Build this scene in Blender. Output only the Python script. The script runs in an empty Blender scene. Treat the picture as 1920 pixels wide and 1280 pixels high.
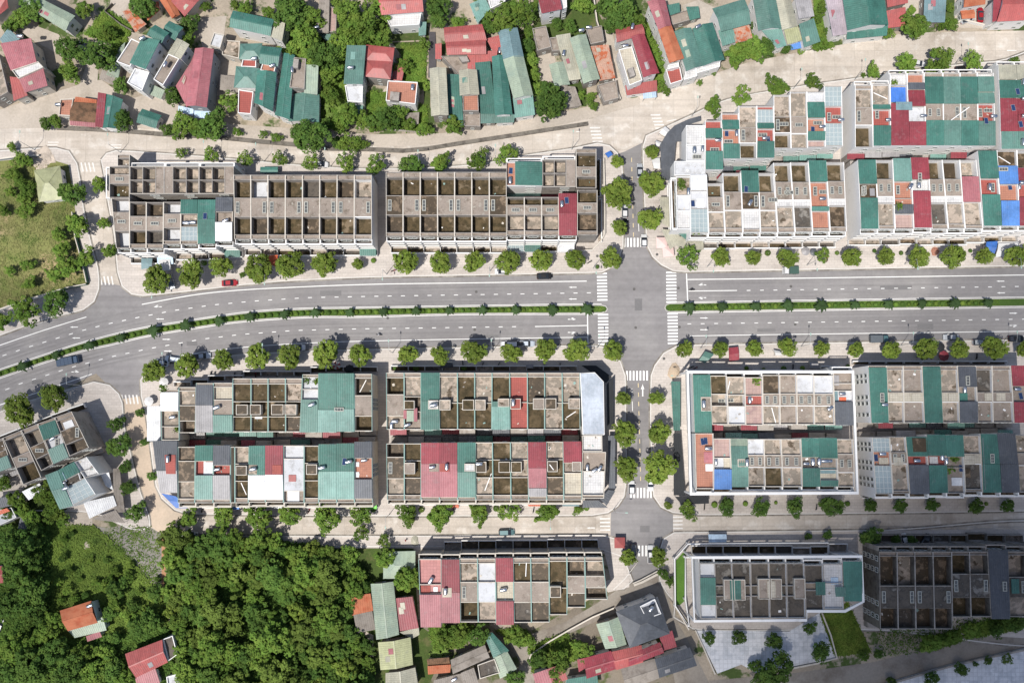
import bpy, math, random, re
from mathutils import Vector
from mathutils.geometry import tessellate_polygon
random.seed(7)
R=math.radians
C=bpy.context.scene.collection
scn=bpy.context.scene
# ------------------------------------------------------------ camera, world, sun
HC=294.0; FP=1900.0; TILT=math.atan(150/FP); CT,ST=math.cos(TILT),math.sin(TILT)
cam=bpy.data.cameras.new('camera'); co=bpy.data.objects.new('camera',cam); C.objects.link(co)
co.location=(0,0,HC); co.rotation_euler=(TILT,0,0)
cam.sensor_width=36; cam.lens=36*FP/1920; cam.clip_end=5000; cam.clip_start=1
scn.camera=co
SEL=R(67.5); SAZ=(-0.60,-0.80)     # towards the sun
w=bpy.data.worlds.new('World'); scn.world=w; w.use_nodes=True
nt=w.node_tree; bg=nt.nodes['Background']; sk=nt.nodes.new('ShaderNodeTexSky')
sk.sky_type='NISHITA'; sk.sun_disc=False; sk.sun_elevation=SEL; sk.sun_rotation=math.atan2(SAZ[0],SAZ[1])
sk.air_density=1.0; sk.dust_density=1.5
nt.links.new(sk.outputs[0],bg.inputs[0]); bg.inputs[1].default_value=0.10
sl=bpy.data.lights.new('sun','SUN'); sl.energy=4.5; sl.angle=R(0.6); sl.color=(1,0.955,0.89)
so=bpy.data.objects.new('sun',sl); C.objects.link(so)
d=Vector((-SAZ[0]*math.cos(SEL),-SAZ[1]*math.cos(SEL),-math.sin(SEL)))
so.rotation_euler=d.to_track_quat('-Z','Y').to_euler()
vs=scn.view_settings; vs.view_transform='Standard'; vs.look='None'; vs.exposure=0.22; vs.gamma=1
# ------------------------------------------------------------ helpers
def P(px,py,z=0.0):
    vx=(px-960)/FP; vy=(640-py)/FP
    s=(HC-z)/(CT-vy*ST)
    return (vx*s,(vy*CT+ST)*s,z)
def Zc(ox,oy,s):
    return lambda *a:[(ox+a[i]/s,oy+a[i+1]/s) for i in range(0,len(a),2)]
class MB:
    def __init__(s): s.v=[];s.f=[];s.m=[]
    def face(s,pts,m=0):
        b=len(s.v); s.v+=[tuple(p) for p in pts]; s.f.append(tuple(range(b,b+len(pts)))); s.m.append(m)
    def hexa(s,b4,t4,m=0,bottom=True):
        b=len(s.v); s.v+=[tuple(p) for p in b4]+[tuple(p) for p in t4]
        fs=[(4,5,6,7),(0,1,5,4),(1,2,6,5),(2,3,7,6),(3,0,4,7)]
        if bottom: fs.append((3,2,1,0))
        for f in fs: s.f.append(tuple(b+i for i in f)); s.m.append(m)
    def box(s,x0,x1,y0,y1,z0,z1,m=0):
        s.hexa([(x0,y0,z0),(x1,y0,z0),(x1,y1,z0),(x0,y1,z0)],[(x0,y0,z1),(x1,y0,z1),(x1,y1,z1),(x0,y1,z1)],m)
    def bar(s,a,b,t,h,m=0):      # horizontal bar between two points, width t, height h (a,b on its underside centre line)
        a=Vector(a);b=Vector(b); d=(b-a); d.z=0
        if d.length<1e-6: return
        n=Vector((-d.y,d.x,0)).normalized()*t/2; u=Vector((0,0,h))
        q=[a-n,b-n,b+n,a+n]; s.hexa(q,[p+u for p in q],m)
    def cyl(s,a,b,r0,r1,n=8,m=0,cap=True):
        a=Vector(a);b=Vector(b); d=(b-a).normalized()
        x=d.orthogonal().normalized(); y=d.cross(x)
        k=len(s.v)
        for c,r in ((a,r0),(b,r1)):
            for i in range(n):
                t=2*math.pi*i/n; s.v.append(tuple(c+(x*math.cos(t)+y*math.sin(t))*r))
        for i in range(n):
            j=(i+1)%n; s.f.append((k+i,k+j,k+n+j,k+n+i)); s.m.append(m)
        if cap:
            s.f.append(tuple(k+n+i for i in range(n))); s.m.append(m)
            s.f.append(tuple(k+n-1-i for i in range(n))); s.m.append(m)
    def poly(s,pts,z0,z1,m=0):    # extruded polygon from xy points (sides + top)
        a=sum(pts[i][0]*pts[(i+1)%len(pts)][1]-pts[(i+1)%len(pts)][0]*pts[i][1] for i in range(len(pts)))
        if a<0: pts=pts[::-1]
        b=len(s.v); n=len(pts)
        s.v+=[(p[0],p[1],z1) for p in pts]
        for t in tessellate_polygon([[Vector((p[0],p[1],0)) for p in pts]]):
            A,B,D=[Vector(pts[i]) for i in t]
            if (B.x-A.x)*(D.y-A.y)-(B.y-A.y)*(D.x-A.x)<0: t=t[::-1]
            s.f.append(tuple(b+i for i in t)); s.m.append(m)
        if z0<z1:
            s.v+=[(p[0],p[1],z0) for p in pts]
            for i in range(n):
                j=(i+1)%n; s.f.append((b+n+i,b+n+j,b+j,b+i)); s.m.append(m)
    def build(s,name,mats,parent=None,loc=(0,0,0),smooth=False):
        me=bpy.data.meshes.new(name); L=Vector(loc)
        me.from_pydata([(v[0]-L[0],v[1]-L[1],v[2]-L[2]) for v in s.v],[],s.f)
        if not isinstance(mats,(list,tuple)): mats=[mats]
        for m in mats: me.materials.append(m)
        if len(mats)>1: me.polygons.foreach_set('material_index',s.m)
        if smooth: me.polygons.foreach_set('use_smooth',[True]*len(s.f))
        me.update()
        o=bpy.data.objects.new(name,me); C.objects.link(o)
        if parent is not None: o.parent=parent
        else: o.location=loc
        return o
LABELS={}
def tag(o,label=None,cat=None,group=None,kind=None):
    if label:
        n=len(re.findall(r'[A-Za-z0-9]+',label))
        if n<4 or n>16: print('LABELLEN',n,label)
        if label in LABELS and not group: print('DUPLABEL',label)
        LABELS[label]=1
        o['label']=label
    if cat: o['category']=cat
    if group: o['group']=group
    if kind: o['kind']=kind
    return o
def empty(name,loc,rz=0):
    o=bpy.data.objects.new(name,None); C.objects.link(o); o.location=loc; o.rotation_euler=(0,0,rz); o.empty_display_size=1
    return o
def place(proto,loc,rz=0,sc=1):      # copy a thing with its parts and sub-parts
    r=proto.copy(); C.objects.link(r); r.location=loc; r.rotation_euler=(0,0,rz)
    r.scale=(sc,sc,sc) if not isinstance(sc,tuple) else sc
    for k in ('label','group'):
        if k in r: del r[k]
    for ch in proto.children:
        c=ch.copy(); C.objects.link(c); c.parent=r
        for g in ch.children:
            q=g.copy(); C.objects.link(q); q.parent=c
    return r
def drop(proto):
    for ch in list(proto.children):
        for g in list(ch.children): bpy.data.objects.remove(g)
        bpy.data.objects.remove(ch)
    bpy.data.objects.remove(proto)
ORD=['first','second','third','fourth','fifth','sixth','seventh','eighth','ninth','tenth','eleventh','twelfth','thirteenth','fourteenth','fifteenth','sixteenth','seventeenth','eighteenth','nineteenth','twentieth']
def ordn(i):
    if i<20: return ORD[i]
    return ['twenty','thirty','forty'][(i+1)//10-2]+'-'+ORD[(i+1)%10-1] if (i+1)%10 else {30:'thirtieth',40:'fortieth'}[i+1]
# ------------------------------------------------------------ materials
def srgb(r,g,b):
    f=lambda c:(c/12.92 if c<=0.04045 else ((c+0.055)/1.055)**2.4)
    return (f(r/255),f(g/255),f(b/255))
MATS={}
def mat(name,col,rough=0.85,var=0.25,sc=0.35,sc2=3.0,col2=None,thr=(0.45,0.65),met=0.0,spec=0.3,alpha=1.0,rnd=0.0,bump=0.15,col3=None,thr3=(0.6,0.7),sc3=0.08):
    if name in MATS: return MATS[name]
    m=bpy.data.materials.new(name); m.use_nodes=True; N=m.node_tree.nodes; Lk=m.node_tree.links
    b=N['Principled BSDF']; b.inputs['Roughness'].default_value=rough; b.inputs['Metallic'].default_value=met
    b.inputs['Specular IOR Level'].default_value=spec
    g=N.new('ShaderNodeNewGeometry')
    def noise(s,det=4,rg=0.6):
        n=N.new('ShaderNodeTexNoise'); n.inputs['Scale'].default_value=s; n.inputs['Detail'].default_value=det; n.inputs['Roughness'].default_value=rg
        Lk.new(g.outputs['Position'],n.inputs['Vector']); return n
    def mix(f,a,bb,bt='MIX'):
        x=N.new('ShaderNodeMix'); x.data_type='RGBA'; x.blend_type=bt
        if isinstance(f,float): x.inputs[0].default_value=f
        else: Lk.new(f,x.inputs[0])
        for i,v in ((6,a),(7,bb)):
            if isinstance(v,tuple): x.inputs[i].default_value=(*v,1)
            else: Lk.new(v,x.inputs[i])
        return x.outputs[2]
    def ramp(src,a,bb):
        r=N.new('ShaderNodeMapRange'); r.inputs[1].default_value=a; r.inputs[2].default_value=bb; r.interpolation_type='SMOOTHSTEP'; Lk.new(src,r.inputs[0]); return r.outputs[0]
    out=tuple(col)
    n1=noise(sc,5,0.65)
    if col2: out=mix(ramp(n1.outputs[0],*thr),out,tuple(col2))
    if col3: out=mix(ramp(noise(sc3,3,0.6).outputs[0],*thr3),out,tuple(col3))
    n2=noise(sc2,4,0.7)
    v1=ramp(n2.outputs[0],0.25,0.75); v2=ramp(noise(sc*0.37,3).outputs[0],0.3,0.7)
    a=N.new('ShaderNodeMath'); a.operation='ADD'; Lk.new(v1,a.inputs[0]); Lk.new(v2,a.inputs[1])
    k=N.new('ShaderNodeMapRange'); k.inputs[1].default_value=0; k.inputs[2].default_value=2; k.inputs[3].default_value=1-var; k.inputs[4].default_value=1+var; Lk.new(a.outputs[0],k.inputs[0])
    fac=k.outputs[0]
    if rnd:
        oi=N.new('ShaderNodeObjectInfo'); q=N.new('ShaderNodeMapRange'); q.inputs[3].default_value=1-rnd; q.inputs[4].default_value=1+rnd; Lk.new(oi.outputs['Random'],q.inputs[0])
        mm=N.new('ShaderNodeMath'); mm.operation='MULTIPLY'; Lk.new(fac,mm.inputs[0]); Lk.new(q.outputs[0],mm.inputs[1]); fac=mm.outputs[0]
    vm=N.new('ShaderNodeVectorMath'); vm.operation='SCALE'
    if isinstance(out,tuple): vm.inputs[0].default_value=out
    else: Lk.new(out,vm.inputs[0])
    Lk.new(fac,vm.inputs['Scale'])
    Lk.new(vm.outputs[0],b.inputs['Base Color'])
    if bump:
        bp=N.new('ShaderNodeBump'); bp.inputs['Strength'].default_value=bump; bp.inputs['Distance'].default_value=0.1; Lk.new(n2.outputs[0],bp.inputs['Height']); Lk.new(bp.outputs[0],b.inputs['Normal'])
    if alpha<1: b.inputs['Alpha'].default_value=alpha
    m['bsdf']=1
    MATS[name]=m; return m
def joints(m,sx,sy,dark=0.6,mort=0.03,rot=0.0,off=0.0):      # joint lines between slabs / tiles multiplied into the colour
    N=m.node_tree.nodes; Lk=m.node_tree.links; b=N['Principled BSDF']; src=b.inputs['Base Color'].links[0].from_socket
    g=N.new('ShaderNodeNewGeometry'); mp=N.new('ShaderNodeMapping'); mp.inputs['Rotation'].default_value=(0,0,rot); Lk.new(g.outputs['Position'],mp.inputs[0])
    t=N.new('ShaderNodeTexBrick'); t.offset=off; t.inputs['Scale'].default_value=1; t.inputs['Brick Width'].default_value=sx; t.inputs['Row Height'].default_value=sy; t.inputs['Mortar Size'].default_value=mort
    t.inputs['Color1'].default_value=(1,1,1,1); t.inputs['Color2'].default_value=(0.9,0.9,0.9,1); t.inputs['Mortar'].default_value=(dark,dark,dark,1)
    Lk.new(mp.outputs[0],t.inputs[0]); x=N.new('ShaderNodeMix'); x.data_type='RGBA'; x.blend_type='MULTIPLY'; x.inputs[0].default_value=1
    Lk.new(src,x.inputs[6]); Lk.new(t.outputs[0],x.inputs[7]); Lk.new(x.outputs[2],b.inputs['Base Color']); return m
asphalt=mat('asphalt',(0.215,0.205,0.205),0.9,0.10,0.06,1.2,col2=(0.25,0.24,0.235),thr=(0.4,0.7))
def streak(m,sx,sy,lo,hi):
    N=m.node_tree.nodes; Lk=m.node_tree.links; b=N['Principled BSDF']; src=b.inputs['Base Color'].links[0].from_socket
    g=N.new('ShaderNodeNewGeometry'); mp=N.new('ShaderNodeMapping'); mp.inputs['Scale'].default_value=(sx,sy,1); Lk.new(g.outputs['Position'],mp.inputs[0])
    t=N.new('ShaderNodeTexNoise'); t.inputs['Scale'].default_value=1; t.inputs['Detail'].default_value=4; Lk.new(mp.outputs[0],t.inputs['Vector'])
    r=N.new('ShaderNodeMapRange'); r.inputs[1].default_value=.3; r.inputs[2].default_value=.7; r.inputs[3].default_value=lo; r.inputs[4].default_value=hi; Lk.new(t.outputs[0],r.inputs[0])
    v=N.new('ShaderNodeVectorMath'); v.operation='SCALE'; Lk.new(src,v.inputs[0]); Lk.new(r.outputs[0],v.inputs['Scale']); Lk.new(v.outputs[0],b.inputs['Base Color']); return m
streak(asphalt,0.012,0.7,0.86,1.08); streak(asphalt,0.006,0.03,0.84,1.1); streak(asphalt,0.5,0.5,0.93,1.05)
paint=mat('road_paint',(0.72,0.72,0.70),0.7,0.12,0.8,4,bump=0)
paint_worn=mat('worn_road_paint',(0.62,0.60,0.57),0.7,0.2,0.8,4,bump=0)
yellowp=mat('yellow_road_paint',(0.62,0.50,0.28),0.7,0.15,0.8,4,bump=0)
conc_road=joints(mat('concrete_road',(0.47,0.42,0.365),0.92,0.16,0.09,1.5,col2=(0.36,0.315,0.265),thr=(0.48,0.72),col3=(0.55,0.51,0.46),thr3=(0.5,0.7),sc3=0.25),6.0,5.0,0.78,0.06)
dark_lane=mat('worn_grey_lane',(0.235,0.21,0.18),0.92,0.22,0.15,1.5,col2=(0.165,0.14,0.115),thr=(0.45,0.7),col3=(0.30,0.28,0.25))
streak(conc_road,0.02,0.55,0.88,1.08)
conc_lane=mat('old_lane_concrete',(0.385,0.34,0.29),0.92,0.2,0.12,1.5,col2=(0.29,0.255,0.21),thr=(0.45,0.75))
sidewalk=joints(mat('sidewalk_paving',(0.50,0.455,0.415),0.9,0.12,0.15,2,col2=(0.41,0.365,0.33),thr=(0.5,0.75)),1.6,0.8,0.80,0.06,0,0.5)
streak(sidewalk,0.05,0.4,0.86,1.08)
kerb_m=mat('kerb_stone',(0.56,0.54,0.51),0.85,0.12)
kerb_r=mat('kerb_dark_band',(0.22,0.08,0.05),0.85,0.12)
pinkroad=mat('earth_stained_concrete',(0.47,0.38,0.295),0.92,0.14,0.1,1.5,col2=(0.39,0.325,0.255),thr=(0.45,0.7))
dirt=mat('village_ground',(0.30,0.255,0.20),0.95,0.3,0.15,1.5,col2=(0.055,0.085,0.022),thr=(0.50,0.60),col3=(0.16,0.14,0.09))
grass=mat('grass',(0.085,0.125,0.022),0.95,0.35,0.12,2.2,col2=(0.14,0.15,0.035),thr=(0.42,0.68),col3=(0.05,0.09,0.015),bump=0.6)
drygrass=mat('dry_grass',(0.165,0.175,0.06),0.95,0.3,0.1,2.0,col2=(0.12,0.145,0.04),thr=(0.45,0.62),col3=(0.30,0.235,0.13),thr3=(0.50,0.68),bump=0.5)
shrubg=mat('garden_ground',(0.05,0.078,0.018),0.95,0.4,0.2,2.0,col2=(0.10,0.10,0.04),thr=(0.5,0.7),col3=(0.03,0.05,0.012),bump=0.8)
lawn=mat('median_lawn',(0.05,0.095,0.018),0.95,0.3,0.3,3.0,bump=0.5)
plaza=joints(mat('grey_plaza_paving',(0.60,0.61,0.635),0.85,0.12,0.3,3,col2=(0.47,0.49,0.52),thr=(0.45,0.6)),1.2,1.2,0.8,0.08)
gravel=mat('gravel',(0.22,0.205,0.185),0.95,0.3,0.3,4,col2=(0.12,0.13,0.06),thr=(0.5,0.7))
rubble=mat('rubble',(0.42,0.36,0.30),0.95,0.5,1.2,5,bump=0.8)
# walls
WALL={
 'grey':mat('weathered_grey_wall',(0.30,0.275,0.25),0.9,0.22,0.5,2.5,col2=(0.19,0.165,0.14),thr=(0.5,0.7)),
 'white':mat('white_painted_wall',(0.75,0.74,0.725),0.8,0.07,0.4,2,col2=(0.62,0.60,0.57),thr=(0.58,0.8)),
 'cream':mat('cream_wall',(0.52,0.48,0.42),0.85,0.12,0.5,2,col2=(0.35,0.31,0.26),thr=(0.52,0.75)),
 'teal':mat('pale_teal_trim',(0.22,0.33,0.30),0.8,0.12,0.5,2),
 'dark':mat('bare_dark_concrete',(0.15,0.135,0.115),0.92,0.25,0.5,2.5,col2=(0.08,0.07,0.06),thr=(0.45,0.65)),
 'blueg':mat('blue_grey_wall',(0.28,0.31,0.34),0.85,0.1),
}
FLO={
 'a':mat('algae_stained_roof',(0.088,0.064,0.034),0.9,0.4,0.5,3,col2=(0.045,0.035,0.017),thr=(0.42,0.62),col3=(0.17,0.13,0.085),thr3=(0.56,0.68),sc3=0.35,bump=0.3),
 'd':mat('dry_screed_roof',(0.36,0.30,0.245),0.92,0.25,0.33,2.5,col2=(0.085,0.065,0.045),thr=(0.52,0.62),col3=(0.22,0.19,0.155),thr3=(0.45,0.55),sc3=0.5,bump=0.2),
 'c':mat('concrete_slab_roof',(0.25,0.21,0.178),0.92,0.25,0.45,2.5,col2=(0.12,0.095,0.072),thr=(0.52,0.68),col3=(0.32,0.29,0.25),thr3=(0.56,0.7),sc3=0.9,bump=0.2),
 'p':mat('pale_waterproofed_roof',(0.47,0.48,0.50),0.8,0.13,0.5,2.5,col2=(0.35,0.35,0.35),thr=(0.5,0.7)),
 'b':mat('wet_brown_roof',(0.052,0.036,0.02),0.55,0.4,0.5,3,col2=(0.16,0.115,0.075),thr=(0.5,0.62)),
 'k':mat('dark_stained_roof',(0.10,0.086,0.072),0.9,0.3,0.4,2.5,col2=(0.05,0.045,0.04),thr=(0.45,0.62),col3=(0.2,0.185,0.165),sc3=0.4,thr3=(0.55,0.68)),
}
for k,c1,c2,s in (('t',(0.38,0.175,0.12),(0.3,0.14,0.10),0.6),('r',(0.32,0.085,0.07),(0.25,0.07,0.06),0.6),('z',(0.42,0.20,0.19),(0.34,0.16,0.155),0.9),('w',(0.55,0.545,0.54),(0.42,0.42,0.42),0.7),('e',(0.46,0.42,0.34),(0.36,0.32,0.26),0.7),('q',(0.38,0.27,0.24),(0.3,0.2,0.2),1.0)):
    FLO[k]=joints(mat({'t':'terracotta_tiles','z':'pink_paved_roof','r':'red_tiles','w':'white_patterned_tiles','e':'beige_tiles','q':'pink_lattice_tiles'}[k],c1,0.7,0.12,0.5,3,col2=c2,thr=(0.5,0.7)),s,s,0.72,0.05)
def metal(n,c,c2=None,rough=0.5,rnd=0.12): return joints(mat(n,c,rough,0.22,0.25,1.4,col2=c2 or tuple(x*0.8 for x in c),thr=(0.42,0.68),spec=0.4,rnd=rnd,bump=0,col3=tuple(x*.75+.03 for x in c),thr3=(0.58,0.66),sc3=0.7),1.07,5.2,0.80,0.035,0,.5)
MET={'G':metal('green_sheet_roof',(0.048,0.150,0.122)),'H':metal('faded_green_sheet_roof',(0.095,0.195,0.165)),'T':metal('pale_teal_sheet_roof',(0.155,0.285,0.25),(0.12,0.235,0.205)),
 'R':metal('red_sheet_roof',(0.24,0.042,0.055)),'Q':metal('faded_red_sheet_roof',(0.33,0.12,0.135),(0.28,0.09,0.105)),'V':metal('bright_red_sheet_roof',(0.34,0.085,0.08),(0.29,0.085,0.08)),
 'W':metal('white_sheet_roof',(0.66,0.67,0.68),(0.56,0.57,0.59)),'K':metal('charcoal_sheet_roof',(0.085,0.093,0.108)),'Y':metal('grey_sheet_roof',(0.30,0.29,0.295)),'U':metal('blue_sheet_roof',(0.085,0.21,0.50)),
 'S':metal('sage_sheet_roof',(0.27,0.325,0.25),(0.225,0.285,0.23)),'B':metal('beige_sheet_roof',(0.36,0.345,0.27),(0.30,0.295,0.235)),'O':mat('orange_tile_roof',(0.36,0.125,0.065),0.8,0.25,0.5,4,col2=(0.30,0.075,0.035),thr=(0.45,0.7),rnd=.06),
 'N':mat('old_brown_tile_roof',(0.15,0.085,0.05),0.9,0.35,0.6,4,col2=(0.08,0.05,0.03)),'C':mat('cement_sheet_roof',(0.23,0.205,0.18),0.92,0.22,0.4,3,col2=(0.15,0.13,0.11),thr=(0.45,0.7),rnd=.1),
 'E':mat('rusty_sheet_roof',(0.38,0.24,0.18),0.85,0.25,0.7,3,col2=(0.36,0.10,0.045),thr=(0.45,0.6)),'L':metal('lilac_sheet_roof',(0.40,0.34,0.37)),'A':metal('blue_grey_sheet_roof',(0.15,0.235,0.255)),
 'M':metal('yellow_green_sheet_roof',(0.32,0.33,0.19)),'I':metal('silver_foil_roof',(0.40,0.44,0.50),(0.30,0.34,0.39),0.45),'X':mat('black_net',(0.03,0.032,0.035),0.9,0.2),'Z':metal('tarpaulin_blue',(0.05,0.16,0.50)),'J':metal('orange_awning',(0.58,0.12,0.05)),'P':metal('blue_white_awning',(0.45,0.58,0.72)),'F':metal('lime_awning',(0.16,0.55,0.08))}
ROOFNAME={'G':'green','H':'faded green','T':'pale teal','R':'maroon','Q':'faded red','V':'bright red','W':'white','K':'charcoal','Y':'grey','U':'blue','S':'sage green','B':'beige','I':'silver','A':'blue grey'}
steel=mat('stainless_steel',(0.62,0.63,0.65),0.28,0.05,met=1.0,bump=0)
darkglass=mat('dark_window_glass',(0.025,0.03,0.04),0.15,0.1,spec=0.6,bump=0)
solar=mat('solar_panel',(0.02,0.04,0.11),0.25,0.1,spec=0.6,bump=0)
frame_m=mat('window_frame',(0.50,0.52,0.50),0.6,0.05,bump=0)
skyl=mat('skylight_lattice',(0.36,0.36,0.32),0.7,0.1,bump=0)
canopy_glass=mat('canopy_glass',(0.40,0.48,0.50),0.2,0.15,0.4,3,spec=0.5,alpha=0.55,bump=0)
door_m=mat('painted_metal_door',(0.12,0.09,0.07),0.5,0.1,bump=0)
iron=mat('dark_iron',(0.06,0.06,0.065),0.5,0.1,bump=0)
galv=mat('galvanised_steel',(0.42,0.44,0.44),0.45,0.08,met=0.3,bump=0)
rubber=mat('tyre_rubber',(0.02,0.02,0.02),0.9,0.1,bump=0)
bark=mat('bark',(0.12,0.09,0.065),0.95,0.3)
# ------------------------------------------------------------ ground, roads, pavements
def struct(o): o['kind']='structure'; return o
def sheet(name,px,z,m,z0=None):
    b=MB(); b.poly([P(x,y,z)[:2] for x,y in px],z if z0 is None else z0,z); return struct(b.build(name,m))
def smooth(pts,step=2.0):
    out=[]; n=len(pts)
    for i in range(n-1):
        p0=pts[max(i-1,0)];p1=pts[i];p2=pts[i+1];p3=pts[min(i+2,n-1)]
        L=math.hypot(p2[0]-p1[0],p2[1]-p1[1]); k=max(1,int(L/step))
        for j in range(k):
            t=j/k
            out.append(tuple(0.5*((2*p1[c])+(-p0[c]+p2[c])*t+(2*p0[c]-5*p1[c]+4*p2[c]-p3[c])*t*t+(-p0[c]+3*p1[c]-3*p2[c]+p3[c])*t**3) for c in (0,1)))
    out.append(tuple(pts[-1])); return out
def wpath(px,z=0,step=2.0): return smooth([P(x,y,z)[:2] for x,y in px],step)
def ribbon(b,path,wd,z0,z1,m=0,alt=None,closed=False):
    n=len(path); L=[];Rr=[]
    for i in range(n):
        a=path[max(i-1,0)];c=path[min(i+1,n-1)]
        if closed: a=path[(i-1)%n]; c=path[(i+1)%n]
        dx,dy=c[0]-a[0],c[1]-a[1]; l=math.hypot(dx,dy) or 1; nx,ny=-dy/l*wd/2,dx/l*wd/2
        L.append((path[i][0]+nx,path[i][1]+ny)); Rr.append((path[i][0]-nx,path[i][1]-ny))
    for i in range(n if closed else n-1):
        j=(i+1)%n; mm=m if alt is None else alt[i%len(alt)]
        b.hexa([(*Rr[i],z0),(*Rr[j],z0),(*L[j],z0),(*L[i],z0)],[(*Rr[i],z1),(*Rr[j],z1),(*L[j],z1),(*L[i],z1)],mm,bottom=False)
def strip(b,path,wd,z,m=0): ribbon(b,path,wd,z-0.004,z,m)
def yat(line,x):
    l=sorted(line)
    for (x0,y0),(x1,y1) in zip(l,l[1:]):
        if x<=x1: return y0+(y1-y0)*(x-x0)/(x1-x0)
    (x0,y0),(x1,y1)=l[-2:]; return y0+(y1-y0)*(x-x0)/(x1-x0)
b=MB(); b.face([(-1500,-1500,0),(1500,-1500,0),(1500,1500,0),(-1500,1500,0)]); struct(b.build('ground',dirt))
NK=[(-80,655),(0,628),(78,600),(156,580)]
NK2=[(268,554),(330,548),(400,540),(480,531),(560,525),(700,519),(900,515),(1100,511)]
NK3=[(1285,509),(1500,505),(1915,498),(2010,497)]
SK3=[(1299,647),(1496,644),(1915,637),(2010,636)]
SK2=[(304,686),(382,673),(460,664),(565,659),(695,655),(900,651),(1110,648)]
# top road of light concrete with the older lane above it
sheet('concrete_road',[(-90,236),(0,240),(110,238),(230,240),(330,243),(400,250),(520,262),(640,272),(760,272),(860,265),(1000,243),(1110,222),(1200,180),(1300,152),(1400,118),(1500,98),(1600,80),(1700,62),(2010,56),
 (2010,130),(1700,160),(1400,200),(1262,280),(1225,300),(1140,300),(1000,320),(700,330),(400,320),(225,320),(228,540),(180,545),(140,320),(-90,300)],0.02,conc_road)
sheet('old_lane',[(-90,232),(0,206),(60,185),(130,165),(150,158),(175,152),(190,150),(230,178),(300,196),(350,216),(420,232),(480,236),(600,244),(700,252),(830,250),(960,228),(1080,205),(1180,185),(1200,182),(1200,196),(1100,224),(1000,245),(860,267),(760,274),(640,274),(520,264),(400,252),(330,244),(180,238),(0,242),(-90,246)],0.04,conc_lane)
sheet('side_lane',[(148,165),(165,110),(180,70),(200,30),(215,-30),(255,-30),(232,30),(205,80),(185,120),(182,160)],0.045,conc_lane)
sheet('avenue_asphalt',[(-90,630),(150,560),(186,528),(229,536),(300,500),(2010,480),(2010,690),(300,725),(264,742),(229,748),(180,700),(-90,830)],0.03,asphalt)
sheet('lower_street',[(262,735),(236,735),(225,745),(228,800),(244,864),(262,925),(278,980),(300,1015),(330,1040),(700,1040),(2010,1030),(2010,940),(1300,950),(330,945),(300,900),(292,850),(280,790),(268,750)],0.02,conc_road)
sheet('earth_covered_street',[(266,742),(231,742),(231,800),(247,864),(264,925),(281,985),(305,1003),(340,1003),(352,985),(345,962),(322,952),(303,934),(293,905),(286,864),(276,790),(268,755)],0.025,pinkroad)
sheet('cross_street_asphalt',[(1148,292),(1172,284),(1204,268),(1232,272),(1240,500),(1240,680),(1245,930),(1262,935),(1262,1032),(1240,1050),(1236,1078),(1186,1090),(1170,1050),(1144,1040),(1146,935),(1165,900),(1160,500)],0.034,asphalt)
sheet('back_lane',[(1186,1086),(1234,1076),(1250,1110),(1262,1150),(1290,1200),(1330,1280),(1345,1330),(1275,1330),(1262,1260),(1235,1180),(1210,1115),(1150,1150),(1060,1190),(1000,1215),(1005,1240),(995,1330),(965,1330),(975,1240),(955,1205),(915,1165),(925,1160),(975,1195),(1060,1165),(1120,1130)],0.02,dark_lane)
sheet('plaza_road',[(1345,1330),(1330,1275),(1480,1262),(1640,1240),(1740,1215),(1860,1185),(2010,1160),(2010,1200),(1800,1255),(1640,1290),(1560,1330)],0.02,dark_lane)
struct(sheet('garden_ground_north',[(-90,236),(0,203),(150,155),(175,145),(240,176),(350,214),(480,234),(700,250),(830,248),(960,226),(1180,183),(1300,152),(1500,98),(1700,62),(2010,56),(2010,-120),(-90,-120)],0.012,dirt))
ISL={
'pavement':[
 [(190,300),(200,288),(217,283),(330,290),(430,298),(560,310),(680,317),(800,315),(900,308),(971,294),(1078,278),(1120,269),(1143,274),(1157,287),(1166,305),(1167,380),(1168,460),(1162,480),(1148,500),(1128,510)]+NK2[::-1]+[(247,551),(229,536),(221,510),(215,443),(203,380),(196,330)],
 [(1237,244),(1300,215),(1365,187),(1485,165),(1602,148),(1730,130),(1865,116),(2010,112)]+NK3[::-1]+[(1262,507),(1240,496),(1224,481),(1215,463),(1212,440),(1209,380),(1207,320),(1206,275),(1212,255)],
 SK2+[(1128,650),(1148,660),(1163,678),(1172,704),(1173,800),(1175,895),(1170,930),(1158,948),(1140,960),(1110,965),(720,966),(350,962),(328,955),(304,934),(293,911),(286,864),(274,777),(265,742),(264,712),(275,695)],
 [(1221,704),(1228,685),(1245,662),(1270,648)]+SK3+[(2010,956),(1920,957),(1640,961),(1300,964),(1262,960),(1240,950),(1226,930),(1224,900),(1220,800)],
 [(330,1004),(700,1005),(1130,1003),(1152,1009),(1166,1025),(1175,1060),(1186,1088),(1150,1105),(1132,1030),(330,1024)],
 [(1264,998),(1640,994),(2010,990),(2010,1200),(1640,1180),(1300,1178),(1266,1130),(1238,1090),(1235,1040),(1244,1010)],
 [(-90,810),(0,772),(59,750),(152,723),(176,716),(205,722),(222,738),(229,755),(233,800),(248,864),(262,920),(281,985),(240,990),(170,960),(-90,940)],
 [(-90,285),(0,283),(74,278),(105,278),(129,284),(144,307),(150,338),(156,389),(172,463),(183,502),(185,541),(176,565),(156,580)]+NK[:-1][::-1]]}
kb=MB(); gt=MB()
for poly in ISL['pavement']:
    sheet('pavement',poly,0.15,sidewalk,0.0)
    pth=[P(x,y,0.17)[:2] for x,y in poly]; strip(gt,smooth(pth+[pth[0]],3.0),1.15,0.05); ribbon(kb,smooth(pth+[pth[0]],3.0)[:-1],0.28,0.0,0.17,0,closed=True)
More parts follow.
